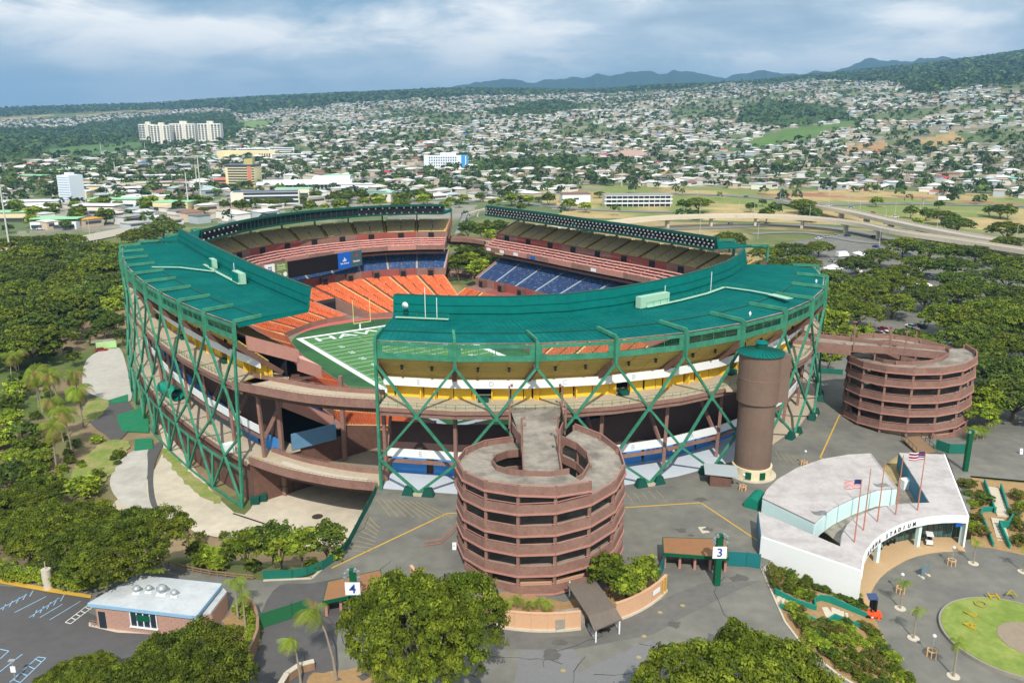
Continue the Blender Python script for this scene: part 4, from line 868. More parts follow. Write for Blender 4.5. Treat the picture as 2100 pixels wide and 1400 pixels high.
# parking lot bottom left
sheet('parking_lot', [(-260, 1180), (60, 1205), (185, 1222), (180, 1255), (300, 1300), (520, 1310), (530, 1400), (520, 1500), (-260, 1500)], .02, ASPH_D)
sheet('kerb_strip', [(-260, 1150), (0, 1186), (100, 1204), (187, 1219), (186, 1226), (100, 1213), (0, 1195), (-260, 1164)], .16, LINE_Y)
def pxbar(mb, a, b, w, z): mb.bar(G(*a, z), G(*b, z), w, .02)
mk = MB()
for p in (((0, 1248), (55, 1218)), ((30, 1255), (95, 1222)), ((60, 1265), (122, 1225)), ((82, 1265), (128, 1238)), ((102, 1270), (165, 1232))): pxbar(mk, *p, .14, .05)
for k in range(5): pxbar(mk, (5+k*14, 1250-k*7), (12+k*14, 1238-k*7), .14, .05)
for k in range(5): pxbar(mk, (68+k*14, 1264-k*8), (76+k*14, 1250-k*8), .14, .05)
for p in (((20, 1398), (78, 1346)), ((40, 1400), (94, 1348)), ((78, 1346), (94, 1348)), ((0, 1376), (46, 1340)), ((0, 1330), (18, 1334)), ((0, 1350), (18, 1334))): pxbar(mk, *p, .14, .05)
for k in range(4): pxbar(mk, (26+k*15, 1392-k*14), (40+k*15, 1398-k*14), .14, .05)
mk.build('bay_markings', LINE_B, kind='structure')
mk = MB(); pxbar(mk, (134, 1275), (180, 1240), .14, .05); pxbar(mk, (145, 1278), (192, 1242), .14, .05); pxbar(mk, (134, 1275), (145, 1278), .14, .05)
for k in range(4): pxbar(mk, (146+k*10, 1266-k*7), (156+k*10, 1270-k*7), .14, .05)
mk.build('ramp_markings', LINE_W, kind='structure')
# painted lines and patches on the plaza
mk = MB()
for a, b in (((680, 1164), (917, 1052)), ((917, 1052), (937, 1051)), ((1282, 1040), (1437, 1030)), ((1437, 1030), (1560, 1112)), ((1682, 938), (1722, 850)), ((1682, 938), (1694, 942))): pxbar(mk, a, b, .32, .02)
mk.build('lane_line', LINE_Y, kind='structure')
mk = MB()
for k in range(9): pxbar(mk, (770+k*12, 1020+k*1.2), (800+k*16, 1058+k*.5), .12, .02)
for k in range(8): pxbar(mk, (755-k*5, 1058+k*10), (778-k*2, 1082+k*7), .12, .02)
for k in range(8): pxbar(mk, (1590+k*11, 925+k*3), (1602+k*13, 945+k*2), .12, .02)
for k in range(5): pxbar(mk, (1285+k*15, 1012-k*2), (1297+k*16, 1028-k*2), .12, .02)
mk.build('stall_lines', LINE_P, kind='structure')
sheet('asphalt_patch', [(1068, 1332), (1176, 1330), (1190, 1345), (1185, 1378), (1335, 1310), (1358, 1340), (1360, 1420), (1050, 1420)], .02, ASPH_L)
sheet('asphalt_patch', [(990, 1255), (1100, 1306), (1215, 1302), (1330, 1240), (1440, 1195), (1560, 1190), (1500, 1215), (1400, 1265), (1340, 1300), (1180, 1330), (1020, 1330)], .015, mat('worn asphalt', rgb(108, 106, 102), .92, .2, .15))
sheet('utility_cover', [(1431, 1080), (1446, 1079), (1456, 1091), (1440, 1093)], .04, CONC_P)
sheet('lane_patch', [(500, 1500), (505, 1360), (560, 1210), (640, 1195), (760, 1180), (700, 1260), (690, 1400), (690, 1500)], .012, ASPH_D)
for q, (x, y) in enumerate(((1141, 1318), (1354, 1255), (1321, 1304), (1155, 1374), (1310, 1347), (1400, 1241))): o = MB(); o.poly([(G(x, y)[0]+.38*math.cos(a), G(x, y)[1]+.38*math.sin(a)) for a in np.linspace(0, 6.28, 14, endpoint=False)], .03); tag(o.build('utility_paint_mark', LINE_P), kind='structure')
rk_ = random.Random(21); ck = MB()
for k in range(46):
    x, y = G(rk_.uniform(560, 1520), rk_.uniform(1010, 1400))[:2]; a = rk_.uniform(0, 6.28)
    for st in range(rk_.randint(5, 14)):
        a += rk_.uniform(-.5, .5); l_ = rk_.uniform(.8, 2.2); x1, y1 = x+l_*math.cos(a), y+l_*math.sin(a)
        if math.hypot(x1-5, y1-134) < 26 or y1 > 150 or x1 < -30: break
        ck.bar((x, y, .028), (x1, y1, .028), rk_.uniform(.05, .13), .012); x, y = x1, y1
ck.build('pavement_cracks', CRK, kind='structure')
st_ = MB()
for k in range(34):
    x, y = G(rk_.uniform(600, 1540), rk_.uniform(1020, 1400))[:2]; r0 = rk_.uniform(.4, 1.5)
    if math.hypot(x-5, y-134) < 26 or x < -28: continue
    st_.poly([(x+r0*rk_.uniform(.5, 1.3)*math.cos(t), y+r0*rk_.uniform(.4, 1.1)*math.sin(t)) for t in np.linspace(0, 6.28, 13, endpoint=False)], .037+.0012*k)
st_.build('pavement_stains', mat('oil stained asphalt', rgb(96, 94, 90), .85, .2, .4), kind='structure')
# ================================================================ green fence, gates and poles
def fence(name, pts, h, label, m, z=0.0, step=3.0, group=None, mesh=False):
    pts = [Vector((p[0], p[1], p[2] if len(p) > 2 else z)) for p in pts]; R = root(name, tuple(pts[0]), label, 'fence', group)
    for a, b in zip(pts[:-1], pts[1:]):
        n = max(1, int((b-a).length/step))
        for k in range(n):
            p, q = a.lerp(b, k/n), a.lerp(b, (k+1)/n); mb = MB()
            mb.hexa([(p.x, p.y, p.z+.1), (q.x, q.y, q.z+.1), (q.x+.05, q.y+.05, q.z+.1), (p.x+.05, p.y+.05, p.z+.1)], [(p.x, p.y, p.z+h), (q.x, q.y, q.z+h), (q.x+.05, q.y+.05, q.z+h), (p.x+.05, p.y+.05, p.z+h)]); mb.build('panel', m, R)
            MB().bar(p, p+Vector((0, 0, h+.15)), .1).build('post', GREEN, R)
        MB().bar(b, b+Vector((0, 0, h+.15)), .1).build('post', GREEN, R)
    return R
FENCE = mat('green windscreen mesh', rgb(30, 108, 92), .8, .12, .5)
fpx = ((772, 1008), (762, 1030), (745, 1062), (728, 1095), (712, 1125), (690, 1148), (662, 1168), (630, 1180), (600, 1186), (540, 1188))
fence('screened_fence', [G(*p) for p in fpx], 1.7, 'long green screened fence curving along the plaza edge', FENCE)
fence('screened_fence', [G(*p) for p in ((532, 1290), (600, 1268), (636, 1255))], 2.6, 'green screened gate across the lane beside gate 4', mat('green gate mesh', rgb(40, 104, 66), .8, .1, .5))
fence('screened_fence', [G(*p) for p in ((1492, 1160), (1530, 1162), (1558, 1166))], 2.8, 'teal screened fence between gate 3 and the white building', mat('teal mesh', rgb(30, 112, 116), .8, .1, .5))
fence('screened_fence', [G(*p) for p in ((1348, 1196), (1362, 1165))], 2.8, 'short teal fence panel left of gate 3', mat('teal mesh', rgb(30, 112, 116)))
fence('screened_fence', [G(*p) for p in ((1918, 920), (1945, 930), (1978, 930))], 2.4, 'green screened fence by the wooden steps of the right ramp', FENCE)
fence('screened_fence', [G(*p) for p in ((1672, 766), (1700, 766), (1728, 768))], 1.6, 'low green fence beyond the right ramp', FENCE)
RAILW = mat('weathered rail wood', rgb(150, 120, 100), .9, .15)
R = root('rail_fence', G(330, 1160), 'brown wooden rail fence along the lane above the trees', 'fence')
pp = [Vector(G(*p)) for p in ((330, 1158), (380, 1170), (430, 1180), (480, 1186), (520, 1190))]
for a, b in zip(pp[:-1], pp[1:]):
    for h in (.5, 1.0): MB().bar(a+Vector((0, 0, h)), b+Vector((0, 0, h)), .12).build('rail', RAILW, R)
    for k in range(3): c0 = a.lerp(b, k/3); MB().bar(c0, c0+Vector((0, 0, 1.15)), .14).build('post', RAILW, R)
# chain link fence and hedge behind the yellow kerb
R = root('chain_link_fence', G(0, 1184), 'chain link fence with white notices behind the yellow kerb', 'fence')
cp_ = [Vector(G(*p)) for p in ((-120, 1162), (0, 1182), (60, 1192), (120, 1202), (165, 1210))]
for a, b in zip(cp_[:-1], cp_[1:]):
    for k in range(3):
        p, q = a.lerp(b, k/3), a.lerp(b, (k+1)/3); MB().bar(p, p+Vector((0, 0, 2.4)), .08).build('post', STEEL, R); wm = MB()
        for s in range(9): f = s/8; wm.bar(p.lerp(q, f), p.lerp(q, f)+Vector((0, 0, 2.4)), .02)
        for s in range(1, 7): wm.bar(p+Vector((0, 0, s*.4)), q+Vector((0, 0, s*.4)), .02)
        wm.build('wire_mesh', STEEL, R)
    for f in (.2, .75): c0 = a.lerp(b, f); MB().box((c0.x, c0.y-.1, 1.5), (.7, .05, .9), .1).build('notice', WHITE, R)
o = MB(); o.cyl(G(100, 1206), .75, 0, 3.6, 18); o.bar((G(100, 1206)[0], G(100, 1206)[1], 3.6), (G(100, 1206)[0], G(100, 1206)[1], 5.0), .1); single('concrete_post', o, CONC_P, 'thick pale concrete post beside the yellow kerb', 'post', smooth=False)
TANROOF = mat('rusty tan gate roof', rgb(150, 108, 76), .9, .12, .6)
def gate(label, corners, z, nposts, num, pole, plabel, hp=9.2):
    c = [Vector(G(*p, z)) for p in corners]; m = sum(c, Vector())/4; R = root('gate_shelter', (m.x, m.y, 0), label, 'gate')
    MB().slab(*c, .3).build('roof', TANROOF, R); a, b, c2, d = c
    fb = MB()
    for p, q in ((a, b), (b, c2), (c2, d), (d, a)): fb.wall(p, q, z-.55, z+.02, .16)
    fb.build('fascia', GREEN_SIGN, R)
    for k in range(nposts):
        f = .03+.94*k/(nposts-1); p, q = a.lerp(b, f), d.lerp(c2, f); p2 = p.lerp(q, .15); q2 = p.lerp(q, .85)
        MB().wall(p2, q2, 0, z-.35, .4).build('pier', PINK, R)
    P_ = Vector(G(*pole)); S = root('gate_pylon', tuple(P_), plabel, 'sign pole')
    MB().box((P_.x, P_.y, hp/2), (1.0, 1.0, hp), .1).build('pylon', GREEN_SIGN, S)
    sgn = MB().box((P_.x, P_.y-.62, hp-2.9), (2.3, .14, 2.1)).build('sign_board', WHITE, S)
    text('sign_number', num, 2.1, (P_.x, P_.y-.71, hp-2.95), (1, 0, 0), (0, 0, 1), INKB, sgn, .01, .03)
    for dx, dz in ((-.9, -.2), (.9, .1), (-.5, .35), (.5, .45), (.9, -.9), (-.9, -.9)):
        MB().tube([(P_.x+dx, P_.y-.5, hp+dz), (P_.x+dx*1.25, P_.y-1.0, hp+dz-.15)], [.16, .34], 8).build('floodlight', STEEL, S)
    return R
gate('tan-roofed ticket gate on pink piers beside the number 3 sign', [(1361, 1133), (1494, 1143), (1490, 1105), (1359, 1101)], 3.3, 5, '3', (1469, 1198), 'green pylon carrying the sign board with the figure three')
gate('tan-roofed ticket gate partly hidden by the big tree beside the number 4 sign', [(662, 1232), (790, 1206), (780, 1168), (672, 1192)], 3.3, 5, '4', (729, 1276), 'green pylon carrying the sign board with the figure four')
P_ = Vector(G(1979, 965)); S = root('floodlight_pole', tuple(P_), 'dark green floodlight pole standing near the right ramp steps', 'pole')
MB().box((P_.x, P_.y, 4.8), (.9, .9, 9.6)).build('pole', GREEN_SIGN, S)
for dx in (-.6, .6): MB().tube([(P_.x+dx, P_.y-.4, 9.5), (P_.x+dx*1.2, P_.y-.9, 9.4)], [.16, .34], 8).build('floodlight', STEEL, S)
# ================================================================ curved block wall, canopy and small things at the ramp foot
BLOCK = mat('tan block wall b', rgb(208, 166, 132), .9, .08, .4, .4, pat=('wave', 28, (0, 0, 1)))
R = root('planter_wall', (5, 134.3, 0), 'curved tan block wall around the foot of the near spiral ramp', 'wall')
def arcp(a, r=24.2): return (5+r*math.cos(RAD(a)), 134.3+r*math.sin(RAD(a)))
for a0, a1 in [(205+k*6, 211+k*6) for k in range(13)]+[(297+k*6, 303+k*6) for k in range(5)]:
    MB().wall(arcp(a0), arcp(a1), .35, 2.9, .35).build('wall_panel', BLOCK, R); MB().wall(arcp(a0, 24.35), arcp(a1, 24.35), 0, .35, .6).build('footing', CONC_P, R); MB().wall(arcp(a0), arcp(a1), 2.9, 3.05, .5).build('coping', BLOCK, R)
q = arcp(318, 24.5); MB().box((q[0], q[1], 1.9), (2.0, .08, .8), RAD(48)).build('notice', WHITE, R)
for a in (323, 325.5): q = arcp(a, 24.5); MB().box((q[0], q[1], 1.5), (.35, .12, 2.9), RAD(50)).build('yellow_band', LINE_Y, R)
sheet('planter_bed', [(975, 1225), (1060, 1215), (1180, 1230), (1330, 1170), (1345, 1195), (1270, 1262), (1150, 1275), (1050, 1270), (990, 1250)], .03, SOIL)
CANOPY = mat('brown ribbed canopy sheet', rgb(112, 102, 92), .8, .14, .5, .5, pat=('wave', 16, (1, .3, 0)))
cq = [Vector(G(*p, 3.6)) for p in ((1162, 1195), (1222, 1190), (1262, 1245), (1206, 1262))]; m_ = sum(cq, Vector())/4
R = root('entry_canopy', (m_.x, m_.y, 0), 'brown ribbed walkway canopy through the curved tan wall', 'canopy')
MB().slab(cq[0], cq[3], cq[2], cq[1], .2).build('roof', CANOPY, R)
e2 = [Vector(G(*p, 2.7)) for p in ((1276, 1268), (1218, 1292))]; MB().hexa([cq[3]+Vector((0, 0, -.2)), e2[1]+Vector((0, 0, -.2)), e2[0]+Vector((0, 0, -.2)), cq[2]+Vector((0, 0, -.2))], [cq[3], e2[1], e2[0], cq[2]]).build('hip_end', CANOPY, R)
for p in ((1222, 1316), (1270, 1299), (1168, 1222)): v = G(*p); MB().bar(v, (v[0], v[1], 2.7), .2).build('post', WHITE, R)
rl = MB(); a, b = Vector(G(1222, 1316)), Vector(G(1205, 1292))
for h in (.4, .8, 1.2): rl.bar(a+Vector((0, 0, h)), b+Vector((0, 0, h)), .06)
a, b = Vector(G(1270, 1299)), Vector(G(1258, 1276))
for h in (.4, .8, 1.2): rl.bar(a+Vector((0, 0, h)), b+Vector((0, 0, h)), .06)
rl.build('side_rail', WHITE, R)
v = G(1240, 1296); o = MB(); o.box((v[0], v[1], .45), (1.8, .5, .1), .3); o.box((v[0]-.6*.95, v[1]-.18, .2), (.1, .4, .4), .3); o.box((v[0]+.6*.95, v[1]+.18, .2), (.1, .4, .4), .3); single('bench', o, DARK, 'dark bench in the shade below the entry canopy', 'bench')
o = MB(); q = [G(*p, 2.0) for p in ((1136, 1252), (1190, 1244), (1200, 1262), (1140, 1272))]; o.poly([p[:2] for p in q], 0, 2.0); single('utility_vault', o, CONC_D, 'flat concrete utility vault behind the curved tan wall', 'vault')
def aboard(px, py, lb):
    v = G(px, py); R = root('a_board', v, lb, 'sign'); o = MB(); o.hexa([(v[0]-.35, v[1]-.3, 0), (v[0]+.35, v[1]-.3, 0), (v[0]+.35, v[1]-.25, 0), (v[0]-.35, v[1]-.25, 0)], [(v[0]-.35, v[1]-.03, 1.3), (v[0]+.35, v[1]-.03, 1.3), (v[0]+.35, v[1], 1.3), (v[0]-.35, v[1], 1.3)]); b = o.build('front_board', WHITE, R)
    o = MB(); o.hexa([(v[0]-.35, v[1]+.3, 0), (v[0]+.35, v[1]+.3, 0), (v[0]+.35, v[1]+.35, 0), (v[0]-.35, v[1]+.35, 0)], [(v[0]-.35, v[1], 1.3), (v[0]+.35, v[1], 1.3), (v[0]+.35, v[1]+.05, 1.3), (v[0]-.35, v[1]+.05, 1.3)]); o.build('rear_board', WHITE, R)
    text('arrow', '<-', .5, (v[0], v[1]-.22, .75), (1, 0, 0), (0, .2, 1), INKK, b, .01)
aboard(1021, 1288, 'white folding sign board against the curved tan wall'); aboard(932, 1125, 'white folding sign board beside the near spiral ramp'); aboard(2093, 930, 'white folding sign board on the asphalt at the right edge')
v = G(1344, 1230); o = MB(); o.tube([v, (v[0], v[1], .75), (v[0], v[1], .95)], [.16, .16, .05], 10); o.bar((v[0]-.3, v[1], .55), (v[0]+.3, v[1], .55), .16); o.cyl(v, .26, 0, .08, 10); single('fire_hydrant', o, LINE_Y, 'yellow fire hydrant at the right end of the curved tan wall', 'hydrant')
# orange barrier rails by the ramp
for k, (a, b) in enumerate((((870, 1120), (905, 1115)), ((905, 1115), (938, 1085)))):
    R = root('crowd_barrier', G(*a), ('orange crowd barrier lying nearest the big tree', 'orange crowd barrier running up to the spiral ramp')[k], 'barrier', 'crowd barriers beside the near ramp'); a, b = Vector(G(*a)), Vector(G(*b)); ORN = mat('orange barrier paint', rgb(214, 96, 58), .6)
    fr = MB(); fr.bar(a+Vector((0, 0, 1.1)), b+Vector((0, 0, 1.1)), .07); fr.bar(a+Vector((0, 0, .2)), b+Vector((0, 0, .2)), .07); fr.build('frame', ORN, R); br = MB()
    for f in np.linspace(0, 1, 15): br.bar(a.lerp(b, f)+Vector((0, 0, .2)), a.lerp(b, f)+Vector((0, 0, 1.1)), .035)
    br.build('bars', STEEL, R)
# shed beside the lift tower
c0 = Vector(G(1475, 990)); R = root('ticket_hut', tuple(c0), 'small brown hut with a grey metal roof beside the lift tower', 'hut')
MB().box((c0.x, c0.y, 1.3), (4.4, 3.6, 2.6), -.12).build('walls', BROWN_D, R); MB().slab((c0.x-3.6, c0.y-1.6, 2.9), (c0.x+3.2, c0.y-3.0, 2.7), (c0.x+3.9, c0.y+1.6, 3.3), (c0.x-2.9, c0.y+2.8, 3.4), .2).build('roof', mat('grey roof sheet', rgb(168, 176, 180), .5, .06, .4, .4, pat=('wave', 12, (1, -.3, 0))), R)
# things on the apron
PGRN = mat('dark green timber', rgb(24, 84, 72), .8, .1)
for k, (px, py) in enumerate(((524, 1032), (540, 1026))):
    v = G(px, py, zA); R = root('bench_stack', v, ('stack of green benches nearest the brown wall corner', 'stack of green benches right of the other stack')[k], 'benches', 'stacked green benches')
    for q in range(5): MB().box((v[0], v[1], zA+.22+q*.36), (1.9, 1.6, .26), .15).build('bench', PGRN, R)
for k, (px, py) in enumerate(((577, 1012), (592, 1004))):
    v = G(px, py, zA); R = root('shade_table', v, ('green roofed booth standing by the brown wall', 'green roofed booth in the shadow below the footbridge')[k], 'booth', 'green booths under the footbridge')
    MB().slab((v[0]-1.7, v[1]-1.2, zA+2.3), (v[0]+1.7, v[1]-1.2, zA+2.3), (v[0]+1.5, v[1]+1.2, zA+2.6), (v[0]-1.5, v[1]+1.2, zA+2.6), .12).build('roof', PGRN, R); MB().box((v[0], v[1], zA+1.0), (2.8, 1.6, .12)).build('counter', PGRN, R)
    for sx in (-1.4, 1.4):
        for sy in (-1, 1): MB().bar((v[0]+sx, v[1]+sy, zA), (v[0]+sx, v[1]+sy, zA+2.3), .14).build('leg', PGRN, R)
v0, v1 = G(335, 805, .4), G(365, 822, .4); o = MB(); o.tube([(v0[0], v0[1], 2.2), (v1[0], v1[1], 2.2)], 1.7, 20, False); o.tube([(v1[0], v1[1], 2.2), (v0[0], v0[1], 2.2)], 1.6, 20, False); single('green_tube_tunnel', o, mat('teal vinyl', rgb(10, 140, 116), .4, .05), 'inflated green tunnel tube on the left lower concourse', 'tube', smooth=True)
v = G(470, 925, .4); o = MB(); o.box((v[0], v[1], 1.4), (2.2, 1.8, 2.0), .7); single('vendor_cart', o, WHITE, 'white vendor cart on the left lower concourse', 'cart')
v = G(213, 714, zA); R = root('food_trailer', v, 'pale green trailer parked below the trees left of the stadium', 'trailer')
MB().box((v[0]+1, v[1], zA+1.6), (7, 3, 2.6), .5).build('body', mat('pale green trailer paint', rgb(176, 220, 150), .6), R); MB().slab((v[0]-3, v[1]-3.4, zA+3.0), (v[0]+4.6, v[1]+.8, zA+3.0), (v[0]+3.4, v[1]+3.4, zA+3.2), (v[0]-4.2, v[1]-.6, zA+3.2), .15).build('roof', CONC_D, R)
# ================================================================ ticket office bottom left
zr = 4.3
c = [Vector(G(*p, zr)) for p in ((180, 1236), (402, 1262), (455, 1196), (282, 1178))]; m_ = sum(c, Vector())/4
R = root('ticket_office', (m_.x, m_.y, 0), 'low brick office with a flat pale roof and roof vents by the parking lot', 'building')
PALER = mat('pale roof membrane', rgb(196, 200, 202), .8, .1, .3, .1, col2=rgb(176, 180, 182))
rf = MB().slab(*c, .25).build('roof', PALER, R); fb = MB()
for a, b in zip(c, c[1:]+c[:1]): fb.wall(a, b, zr-.55, zr-.02, .2)
fb.build('roof_fascia', mat('pale blue trim', rgb(140, 180, 210), .6), R)
BRICK = mat('pinkish brick', rgb(178, 142, 128), .9, .12, 1.5)
def inset(q, f): mm = sum(q, Vector())/4; return [p.lerp(mm, f) for p in q]
ic = inset(c, .10); wl = MB()
for a, b in zip(ic, ic[1:]+ic[:1]): wl.wall(a, b, 0, zr-.3, .3)
wl.build('wall', BRICK, R)
a, b = ic[0], ic[1]; u = (b-a).normalized(); n = Vector((u.y, -u.x, 0)); Ln = (b-a).length
bk = bpy.data.meshes.new('brick'); tmp = MB(); tmp.box((0, 0, 0), (1.0, .06, .34), math.atan2(u.y, u.x)); bk.from_pydata(tmp.v, [], tmp.f); bk.materials.append(BRICK)
for row in range(8):
    for k in range(int(Ln/1.06)):
        s = (k+.5+(.5 if row % 2 else 0))*1.06
        if s > Ln-.5 or (.36*Ln < s < .66*Ln and 2 < row < 8) or s < .1*Ln: continue
        p = a+u*s+n*.17; o = bpy.data.objects.new('brick', bk); COL.objects.link(o); o.parent = R; o.location = Vector((p.x, p.y, .25+row*.4))-ORG[R]
wa = a+u*Ln*.5+n*.2; w = MB().box((wa.x, wa.y, 2.3), (Ln*.27, .12, 2.3), math.atan2(u.y, u.x)).build('window', GLASS, R)
for k in range(5): q = wa+u*(Ln*.27*(k/4-.5))+n*.1; MB().box((q.x, q.y, 2.3), (.14, .1, 2.3), math.atan2(u.y, u.x)).build('frame', WHITE, w)
q = wa+n*.15; MB().box((q.x, q.y, 1.1), (Ln*.29, .4, .16), math.atan2(u.y, u.x)).build('sill', WHITE, w); MB().box((q.x, q.y, 2.7), (Ln*.14, .06, 1.0), math.atan2(u.y, u.x)).build('window_sign', GREEN_SIGN, w)
da = a+u*Ln*.06+n*.2; MB().box((da.x, da.y, 1.5), (Ln*.07, .12, 2.8), math.atan2(u.y, u.x)).build('door', GLASS, R)
w2 = [Vector(G(*p, 3.4)) for p in ((410, 1258), (432, 1255), (465, 1212), (452, 1199))]; MB().slab(w2[0], w2[1], w2[2], w2[3], .3).build('wing_roof', PALER, R); wl = MB(); i2 = inset(w2, .08)
for p, q in zip(i2, i2[1:]+i2[:1]): wl.wall(p, q, 0, 3.15, .25)
wl.build('wing_wall', BRICK, R)
for px, py, s in ((281, 1214, 1.0), (306, 1212, .9), (333, 1216, 1.3), (358, 1221, .9)):
    v = G(px, py, zr); o = MB(); o.cyl(v, .38*s, zr-.02, zr+.6*s, 12); vt = o.build('vent', STEEL, R); o = MB(); o.tube([(v[0], v[1], zr+.6*s), (v[0], v[1], zr+.75*s), (v[0], v[1], zr+1.15*s)], [.62*s, .66*s, .3*s], 14); o.build('vent_cap', STEEL, vt, True); MB().box((v[0], v[1], zr+.1), (1.1*s, 1.1*s, .2)).build('vent_curb', WHITE, vt)
sheet('office_walk', [(182, 1275), (260, 1285), (340, 1290), (330, 1300), (240, 1296), (182, 1283)], .06, CONC_P)
R2 = root('ramp_railing', G(185, 1282), 'brown metal handrail along the office walk', 'railing'); pa, pb = Vector(G(186, 1283)), Vector(G(252, 1290)); rl = MB()
for h in (.5, 1.0): rl.bar(pa+Vector((0, 0, h)), pb+Vector((0, 0, h)), .07)
rl.build('rails', RAILW, R2); rl = MB()
for k in range(9): p, q = pa.lerp(pb, k/9), pa.lerp(pb, (k+1)/9); rl.bar(p, q+Vector((0, 0, 1.0)), .06); rl.bar(q, q+Vector((0, 0, 1.0)), .06)
rl.build('braces', RAILW, R2)
STONE = mat('lava rock wall', rgb(150, 120, 96), .95, .25, 1.2, .6)
R = root('stone_wall', G(520, 1300), 'curved brown stone planter wall beside the green gate', 'wall'); sp_ = [Vector(G(*p)) for p in ((505, 1245), (522, 1262), (531, 1290), (530, 1318), (520, 1345), (512, 1360))]
for a, b in zip(sp_[:-1], sp_[1:]): MB().wall(a, b, 0, 2.4, .4).build('wall_panel', STONE, R)
sheet('planter_bed', [(455, 1280), (480, 1250), (505, 1246), (521, 1264), (529, 1290), (528, 1318), (512, 1350), (500, 1330)], .05, SOIL)
R = root('stone_wall', G(600, 1390), 'curved white-capped rock wall at the bottom of the lane', 'wall'); sp_ = [Vector(G(*p)) for p in ((575, 1420), (590, 1395), (615, 1378), (645, 1370))]
for a, b in zip(sp_[:-1], sp_[1:]): MB().wall(a, b, 0, 1.2, .6).build('wall_panel', STONE, R); MB().wall(a, b, 1.2, 1.35, .8).build('coping', CONC_P, R)
sheet('planter_bed', [(640, 1385), (700, 1372), (760, 1370), (820, 1420), (640, 1440)], .04, SOIL)
v = G(32, 1395); R = root('lamp_post', v, 'short post with a white notice board in the bottom left parking bays', 'lamp post'); MB().bar(v, (v[0], v[1], 3.2), .12).build('post', STEEL, R); MB().box((v[0], v[1]-.1, 1.9), (.7, .1, .9)).build('notice', WHITE, R); MB().box((v[0], v[1], 3.25), (.9, .5, .15)).build('solar_head', STEEL, R)
v = G(1326, 1412); R = root('lamp_post', v, 'small sign post with two white boards at the bottom edge', 'lamp post'); MB().bar(v, (v[0], v[1], 3.6), .1).build('post', STEEL, R); MB().box((v[0], v[1]-.1, 1.9), (.6, .08, .9)).build('board', WHITE, R); MB().box((v[0], v[1]-.1, 3.2), (.7, .08, .9)).build('board', STEEL, R)
# ================================================================ white entrance building
ZR = 3.7
def cpt(x, y, z=ZR): return Vector(G(1500+.3*x, 880+.3*y, z))
EROOF = mat('mottled roof coating', rgb(196, 190, 188), .9, .12, .25, .1, col2=rgb(172, 166, 164)); CYAN = mat('pale cyan paint', rgb(214, 240, 240), .7, .04); WALLW = mat('bright white wall', rgb(240, 242, 243), .7, .02); STEELB = mat('steel blue paint', rgb(70, 130, 156), .6, .05)
p1 = [cpt(*q) for q in ((215, 470), (245, 415), (320, 342), (450, 266), (620, 207), (800, 176), (950, 168), (1130, 400), (1000, 410), (850, 460), (700, 532), (620, 590), (570, 640))]
fo = [(1620, 595), (1540, 590), (1450, 592), (1350, 602), (1250, 622), (1170, 648), (1100, 682), (1030, 722), (970, 772), (930, 825), (905, 875), (892, 970)]
p2 = [cpt(*q) for q in [(185, 560), (745, 800), (755, 720), (790, 652), (860, 592), (980, 542), (1120, 512), (1240, 503), (1355, 500), (1145, 160), (1455, 170)]+fo+[(205, 735)]]
mm = sum(p1+p2, Vector())/(len(p1)+len(p2)); EB = root('entrance_building', (mm.x, mm.y, DRIVE_Z), 'white entrance building with a sweeping curved front and grey mottled roofs', 'building')
MB().poly([p[:2] for p in p1], ZR-.3, ZR).build('roof', EROOF, EB); MB().poly([p[:2] for p in p2], ZR-.3, ZR).build('roof', EROOF, EB)
cpt_edge = MB()
for a, b in zip(p1, p1[1:]+p1[:1]): cpt_edge.wall(a, b, ZR-.05, ZR+.12, .2)
cpt_edge.build('roof_kerb', EROOF, EB)
for i, (a, b) in enumerate(zip(p1, p1[1:]+p1[:1])):
    MB().wall(a.lerp(b, .002), b, 0, ZR-.32, .2).build('rear_hall_wall', CYAN if i >= 7 else WALLW, EB)
inn = p2[1:9]
for a, b in zip(inn[:-1], inn[1:]): MB().wall(a, b, 0, ZR-.32, .2).build('court_wall', WALLW, EB)
MB().wall(p2[8], p2[9], 0, ZR-.32, .2).build('court_wall', STEELB, EB)
MB().wall(p2[-1], p2[-2], DRIVE_Z, ZR+.1, .4).build('side_wall', WALLW, EB)
MB().wall(p2[0], p2[-1], DRIVE_Z, ZR-.3, .3).build('end_wall', STEELB, EB); MB().wall(p2[10], p2[11], DRIVE_Z, ZR+.05, .3).build('side_wall', WALLW, EB); MB().wall(p2[9], p2[10], 0, ZR-.3, .3).build('end_wall', STEELB, EB)
fr = [cpt(*q) for q in fo]
for a, b in zip(fr[:-1], fr[1:]): MB().wall(a, b, ZR-1.35, ZR+.08, .3).build('front_fascia', WALLW, EB)
cen = Vector(G(2035, 1225, 0)); back = [Vector((p.x, p.y, 0))+(Vector((p.x, p.y, 0))-Vector((cen.x, cen.y, 0))).normalized()*3.6 for p in fr]
back[-1] = Vector((fr[-1].x, fr[-1].y, 0))+Vector((p2[-1].x-fr[-1].x, p2[-1].y-fr[-1].y, 0)).normalized()*3.4+Vector((.1, .5, 0)); back[-2] = back[-2].lerp(back[-1], .3)
for i, (a, b) in enumerate(zip(back[:-1], back[1:])):
    if i < 5:
        for k in range(3):
            q0, q1 = a.lerp(b, k/3+.03), a.lerp(b, (k+1)/3-.03); pn = MB().wall(q0, q1, DRIVE_Z+.3, ZR-.6, .08).build('glass_pane', mat('entrance glass', rgb(70, 92, 84), .15, .1, spec=.6), EB)
            MB().bar((q0.x, q0.y, DRIVE_Z), (q0.x, q0.y, ZR-.4), .12).build('mullion', STEELB, EB)
    else: MB().wall(a, b, DRIVE_Z, ZR-.4, .1).build('lobby_rear', DARK, EB)
